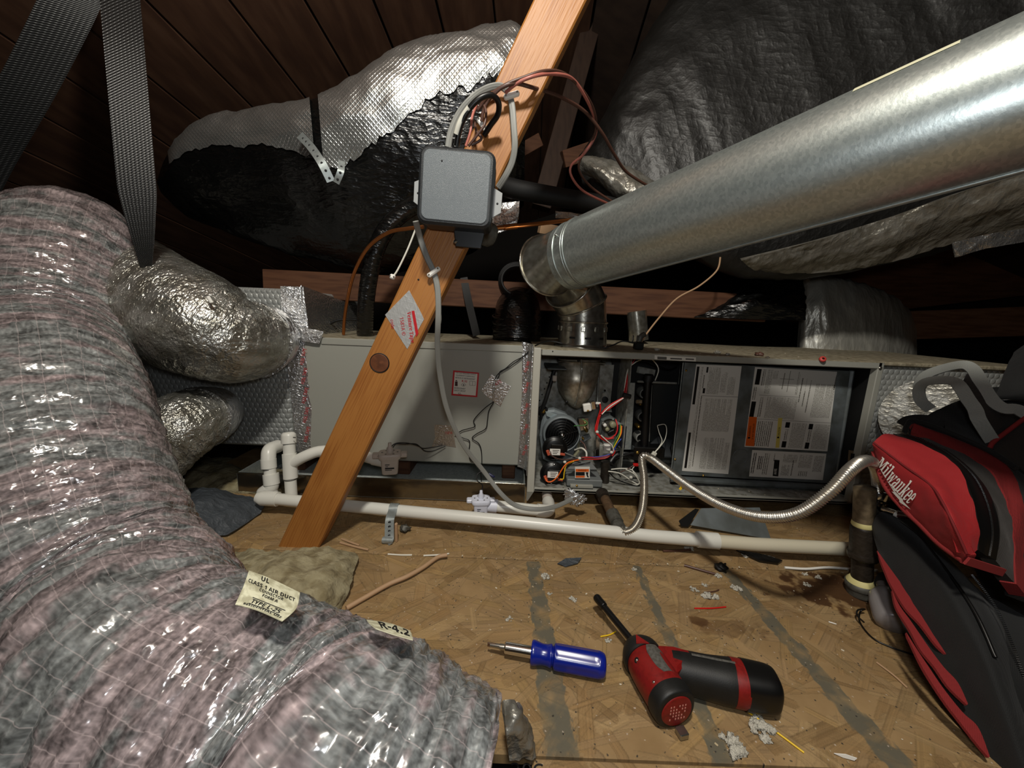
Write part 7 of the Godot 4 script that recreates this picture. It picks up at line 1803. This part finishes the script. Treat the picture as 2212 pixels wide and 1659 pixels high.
func debris() -> void:
	var n := noise(1.0, FastNoiseLite.TYPE_SIMPLEX_SMOOTH, 4, 111)
	# batts of insulation
	var rough := func(w: Vector3, u: float, v: float) -> float: return 0.016 * n.get_noise_3d(w.x * 11, w.y * 11, w.z * 11) + 0.0035 * n.get_noise_3d(w.x * 50, w.y * 50, w.z * 50)
	solo("insulation_batt", patch([fy([470, 1190, 0.0, 560, 1190, 0.03, 660, 1188, 0.04, 775, 1195, 0.006]), fy([480, 1230, 0.03, 570, 1225, 0.06, 680, 1222, 0.055, 768, 1225, 0.014]), fy([490, 1290, 0.03, 580, 1280, 0.055, 680, 1270, 0.045, 752, 1262, 0.012]), fy([520, 1360, 0.0, 600, 1345, 0.03, 690, 1325, 0.02, 735, 1315, 0.0])], 14, 0.012, rough, EYE + Vector3(0, 3, 0)), mats["dust_insul"], "dirty beige insulation batt at the foot of the slanted brace", "insulation")
	solo("insulation_batt", patch([pz([400, 985, -1.25, 480, 990, -1.25, 560, 1000, -1.25, 640, 1005, -1.2]), pz([400, 1020, -1.05, 480, 1015, -1.05, 560, 1022, -1.05, 620, 1030, -1.02]), pz([400, 1070, -0.95, 470, 1062, -0.95, 550, 1062, -0.95, 600, 1068, -0.93])], 12, 0.03, rough, EYE + Vector3(0, 3, 0)), mats["dust_insul"], "dim beige insulation under the bubble foil box", "insulation")
	var cl := func(w: Vector3, u: float, v: float) -> float: return 0.012 * n.get_noise_3d(w.x * 12, w.y * 22, w.z * 12)
	solo("grey_tarp", patch([fy([395, 1060, 0.05, 440, 1052, 0.055, 500, 1062, 0.03, 575, 1082, 0.01]), fy([410, 1100, 0.06, 450, 1085, 0.06, 500, 1085, 0.04, 570, 1095, 0.012]), fy([430, 1160, 0.03, 470, 1155, 0.012, 500, 1150, 0.008, 560, 1110, 0.006])], 10, 0.004, cl, EYE + Vector3(0, 3, 0)), mats["grey_sheet"], "rumpled dark grey plastic sheet left of the drain trap", "plastic sheet")
	solo("torn_duct_end", patch([fy([1085, 1515, 0.075, 1090, 1550, 0.07, 1095, 1600, 0.05, 1100, 1640, 0.02]), fy([1112, 1512, 0.07, 1128, 1555, 0.06, 1140, 1600, 0.04, 1142, 1640, 0.012]), fy([1118, 1520, 0.045, 1142, 1560, 0.03, 1154, 1600, 0.014, 1156, 1634, 0.003])], 8, 0.004, func(w: Vector3, u: float, v: float) -> float: return 0.006 * n.get_noise_3d(w.x * 50, w.y * 50, w.z * 50), EYE + Vector3(0.6, 0.4, 0)), mats["foil_dirty"], "dull torn foil edge poking out beside the big flexible duct", "foil scrap")
	solo("jug", lathe([[0.0, -0.036], [0.016, -0.035], [0.024, -0.03], [0.0265, -0.022], [0.0265, 0.004], [0.024, 0.02], [0.014, 0.032], [0.009, 0.035], [0.009, 0.045], [0.0, 0.046]], FY(1922, 1312, 0.028), Vector3(0.3, 0.3, -0.6), 32), mats["jug"], "frosted plastic jug lying between the gas pipe and the bag", "jug")
	# scraps of wire
	cable(fy([748, 1314, 0.006, 790, 1290, 0.006, 840, 1262, 0.007, 880, 1245, 0.008, 915, 1225, 0.007, 945, 1204, 0.008, 966, 1199, 0.01]), 0.0042, "wire_tan", "tan cable end lying on the boards near the big duct", "cable", "cable_scrap")
	var bits := [[[838, 1197, 890, 1199], 0.0016, "wire_white", "white strand left along the floor joint"], [[915, 1200, 970, 1196], 0.0016, "wire_white", "white strand at the tip of the tan cable end"], [[1432, 1190, 1492, 1187], 0.0026, "wire_brown", "brown wire scrap close under the white pipe"], [[1478, 1221, 1545, 1240], 0.0026, "wire_brown", "brown wire scrap in front of the floor joint"], [[1500, 1314, 1568, 1311], 0.0012, "wire_red", "thin red wire sliver"], [[1524, 1279, 1553, 1274], 0.0012, "wire_brown", "tiny brown sliver beside the biggest fluff"], [[1616, 1538, 1737, 1626], 0.0012, "wire_yellow", "yellow straw right of the drill battery"], [[1894, 1431, 1960, 1486], 0.0014, "wire_tan", "bent twig near the tool bag"], [[1297, 1375, 1330, 1364], 0.0011, "wire_yellow", "yellow sliver under the drill bit"], [[1790, 1343, 1806, 1348], 0.0010, "white", "white sliver by the dark stain"], [[735, 1172, 796, 1188], 0.0024, "wire_tan", "pale wood splint by the brace, lower one"], [[738, 1164, 776, 1178], 0.0022, "wire_tan", "pale wood splint by the brace, upper one"]]
	for s in bits:
		var a := FY(s[0][0], s[0][1], s[1]); var b := FY(s[0][2], s[0][3], s[1])
		solo("splinter" if s[2] != "wire_brown" and s[2] != "wire_red" else "wire_scrap", tube(cr(PackedVector3Array([a, a.lerp(b, 0.5) + Vector3(0.002, 0.0005, 0.002), b]), 4), s[1], 8), mats[s[2]], s[3], "scrap")
	cable(fy([1866, 1344, 0.014, 1852, 1330, 0.012, 1853, 1318, 0.016, 1868, 1316, 0.012, 1858, 1322, 0.004, 1858, 1345, 0.002, 1885, 1378, 0.002, 1925, 1398, 0.002, 1985, 1418, 0.003]), 0.0013, "wire_black", "thin black wire curling on the boards beside the jug", "wire")
	solo("grey_flake", slab(fy([1204, 1219, 0.001, 1222, 1207, 0.004, 1256, 1206, 0.004, 1248, 1218, 0.002, 1222, 1225, 0.001]), Vector3.UP, 0.002), mats["grey_sheet"], "dark grey plastic flake on the boards behind the screwdriver", "scrap")
	solo("dark_knob", clump(FY(1558, 1225, 0.006), 0.011, "black_rubber", 5, 0.6), mats["black_rubber"], "small black lump in front of the pipe coupling", "scrap")
	solo("black_strip", slab(fy([1590, 1190, 0.004, 1640, 1198, 0.004, 1690, 1212, 0.004, 1680, 1220, 0.002, 1640, 1214, 0.002]), Vector3.UP, 0.003), mats["black_film"], "black plastic strip behind the floor joint", "scrap")
	solo("metal_chip", clump(FY(875, 1142, 0.008), 0.010, "x", 9, 0.8), mats["cast_grey"], "bent grey metal chip beside the pipe strap", "scrap")
	solo("paper_scrap", slab(fy([1798, 1620, 0.001, 1830, 1635, 0.006, 1848, 1632, 0.005, 1846, 1644, 0.002, 1822, 1638, 0.001]), Vector3.UP, 0.001), mats["white"], "white paper scrap near the front edge", "scrap")
	solo("caulk_bead", tube(cr(fy([1695, 1226, 0.002, 1740, 1229, 0.003, 1790, 1226, 0.004, 1850, 1230, 0.003, 1895, 1232, 0.003]), 5), 0.0026, 8), mats["white"], "white caulk bead along the floor joint behind the gas pipe", "caulk")
	var fl := [[1500, 1275, 0.008, "small white fluff left of the biggest fluff"], [1530, 1288, 0.014, "biggest white fluff tuft on the boards"], [1524, 1265, 0.006, "white fluff just above the biggest fluff"], [1552, 1245, 0.007, "white fluff in front of the black lump"], [1590, 1272, 0.010, "grey and white fluff on the shadow line"], [1738, 1241, 0.006, "white fluff at the top of the dark stain"], [1766, 1248, 0.007, "white fluff in the middle of the dark stain"], [1742, 1263, 0.007, "white fluff at the left of the dark stain"], [1636, 1556, 0.010, "fluff on the yellow straw"], [1650, 1583, 0.013, "large fluff under the yellow straw"], [1578, 1612, 0.016, "large pale fluff near the front edge below the drill"], [1178, 1246, 0.009, "pinkish fluff left of the grey flake"], [1238, 1295, 0.007, "fluff behind the screwdriver's handle"], [1188, 1283, 0.005, "fluff right beside the chalk band"], [1488, 1185, 0.010, "fluff under the white pipe"], [1313, 1383, 0.005, "fluff right of the screwdriver's handle"], [1100, 1338, 0.006, "fluff above the screwdriver's shank"], [1370, 1230, 0.006, "fluff beside the middle chalk band"], [1660, 1206, 0.010, "fluff behind the black strip"], [1610, 1200, 0.010, "fluff left of the black strip"]]
	for k in fl.size():
		var g := G.new()
		var r: float = fl[k][2]
		var c := FY(fl[k][0], fl[k][1], 0.0)
		for m in 12:
			var a := rng.randf() * TAU; var d := sqrt(rng.randf()) * r * 0.95
			g.add(clump(c + Vector3(cos(a) * d, r * 0.22 * rng.randf(), sin(a) * d * 0.8), r * rng.randf_range(0.14, 0.4), "", 200 + k * 12 + m, rng.randf_range(0.5, 1.2)))
		solo("fluff", g, mats["fluff"], fl[k][3], "fluff", "tufts of insulation fluff on the boards")
	# things on the furnace top
	var yt := 0.4205
	solo("red_cap", lathe([[0.003, 0.006], [0.0065, 0.006], [0.0075, 0.003], [0.0075, 0.0], [0.003, 0.0], [0.003, 0.006]], FY(1776, 777, yt), Vector3(-0.2, 0.6, 0.8), 20), M("coral", Color(0.75, 0.26, 0.24), 0.45), "small red ring cap on the furnace top", "cap")
	solo("brown_chip", clump(FY(1640, 765, yt + 0.004), 0.010, "x", 44, 0.5), mats["wire_brown"], "brown chip on the furnace top", "scrap")
	for k in 4: solo("pale_chip", clump(FY([1550, 1572, 1420, 1658][k], [761, 765, 755, 772][k], yt + 0.003), [0.008, 0.005, 0.006, 0.004][k], "x", 50 + k, 0.5), mats["fluff"], ["white chips left of the brown chip on the furnace top", "small white chip close left of the brown chip on the furnace top", "white chip beside the plug on the furnace top", "tiny white chip right of the brown chip on the furnace top"][k], "scrap")
	# crumbs that nobody could count
	var mm := MultiMesh.new()
	mm.transform_format = MultiMesh.TRANSFORM_3D
	mm.use_colors = true
	mm.mesh = box(Vector3(0.004, 0.0012, 0.0024), 0.0004).mesh()
	mm.instance_count = 300
	for k in 300:
		var p := Vector3(rng.randf_range(-0.2, 0.85), 0.0006, rng.randf_range(-0.95, -0.34))
		if k % 3 == 0: p.z = -0.721 + rng.randfn(0, 0.006)
		if k % 7 == 0: p = Vector3(rng.randf_range(0.1, 0.9), 0.054, rng.randf_range(-1.0, -0.95))
		if k % 9 == 0: p = Vector3(rng.randf_range(0.35, 0.9), 0.4208, rng.randf_range(-1.3, -0.945))
		mm.set_instance_transform(k, Transform3D(Basis(Vector3.UP, rng.randf() * TAU).scaled(Vector3.ONE * rng.randf_range(0.3, 1.1)), p))
		mm.set_instance_color(k, [Color(0.45, 0.36, 0.22), Color(0.62, 0.55, 0.42), Color(0.12, 0.09, 0.05), Color(0.30, 0.22, 0.12)][k % 4])
	var mi := MultiMeshInstance3D.new()
	mi.multimesh = mm
	var cm := StandardMaterial3D.new(); cm.vertex_color_use_as_albedo = true; cm.roughness = 0.9
	mi.material_override = cm
	mi.name = "crumbs"
	add_child(mi, true)
	mi.set_meta("kind", "stuff"); mi.set_meta("label", "tiny wood crumbs and white specks scattered over the boards"); mi.set_meta("category", "crumbs")
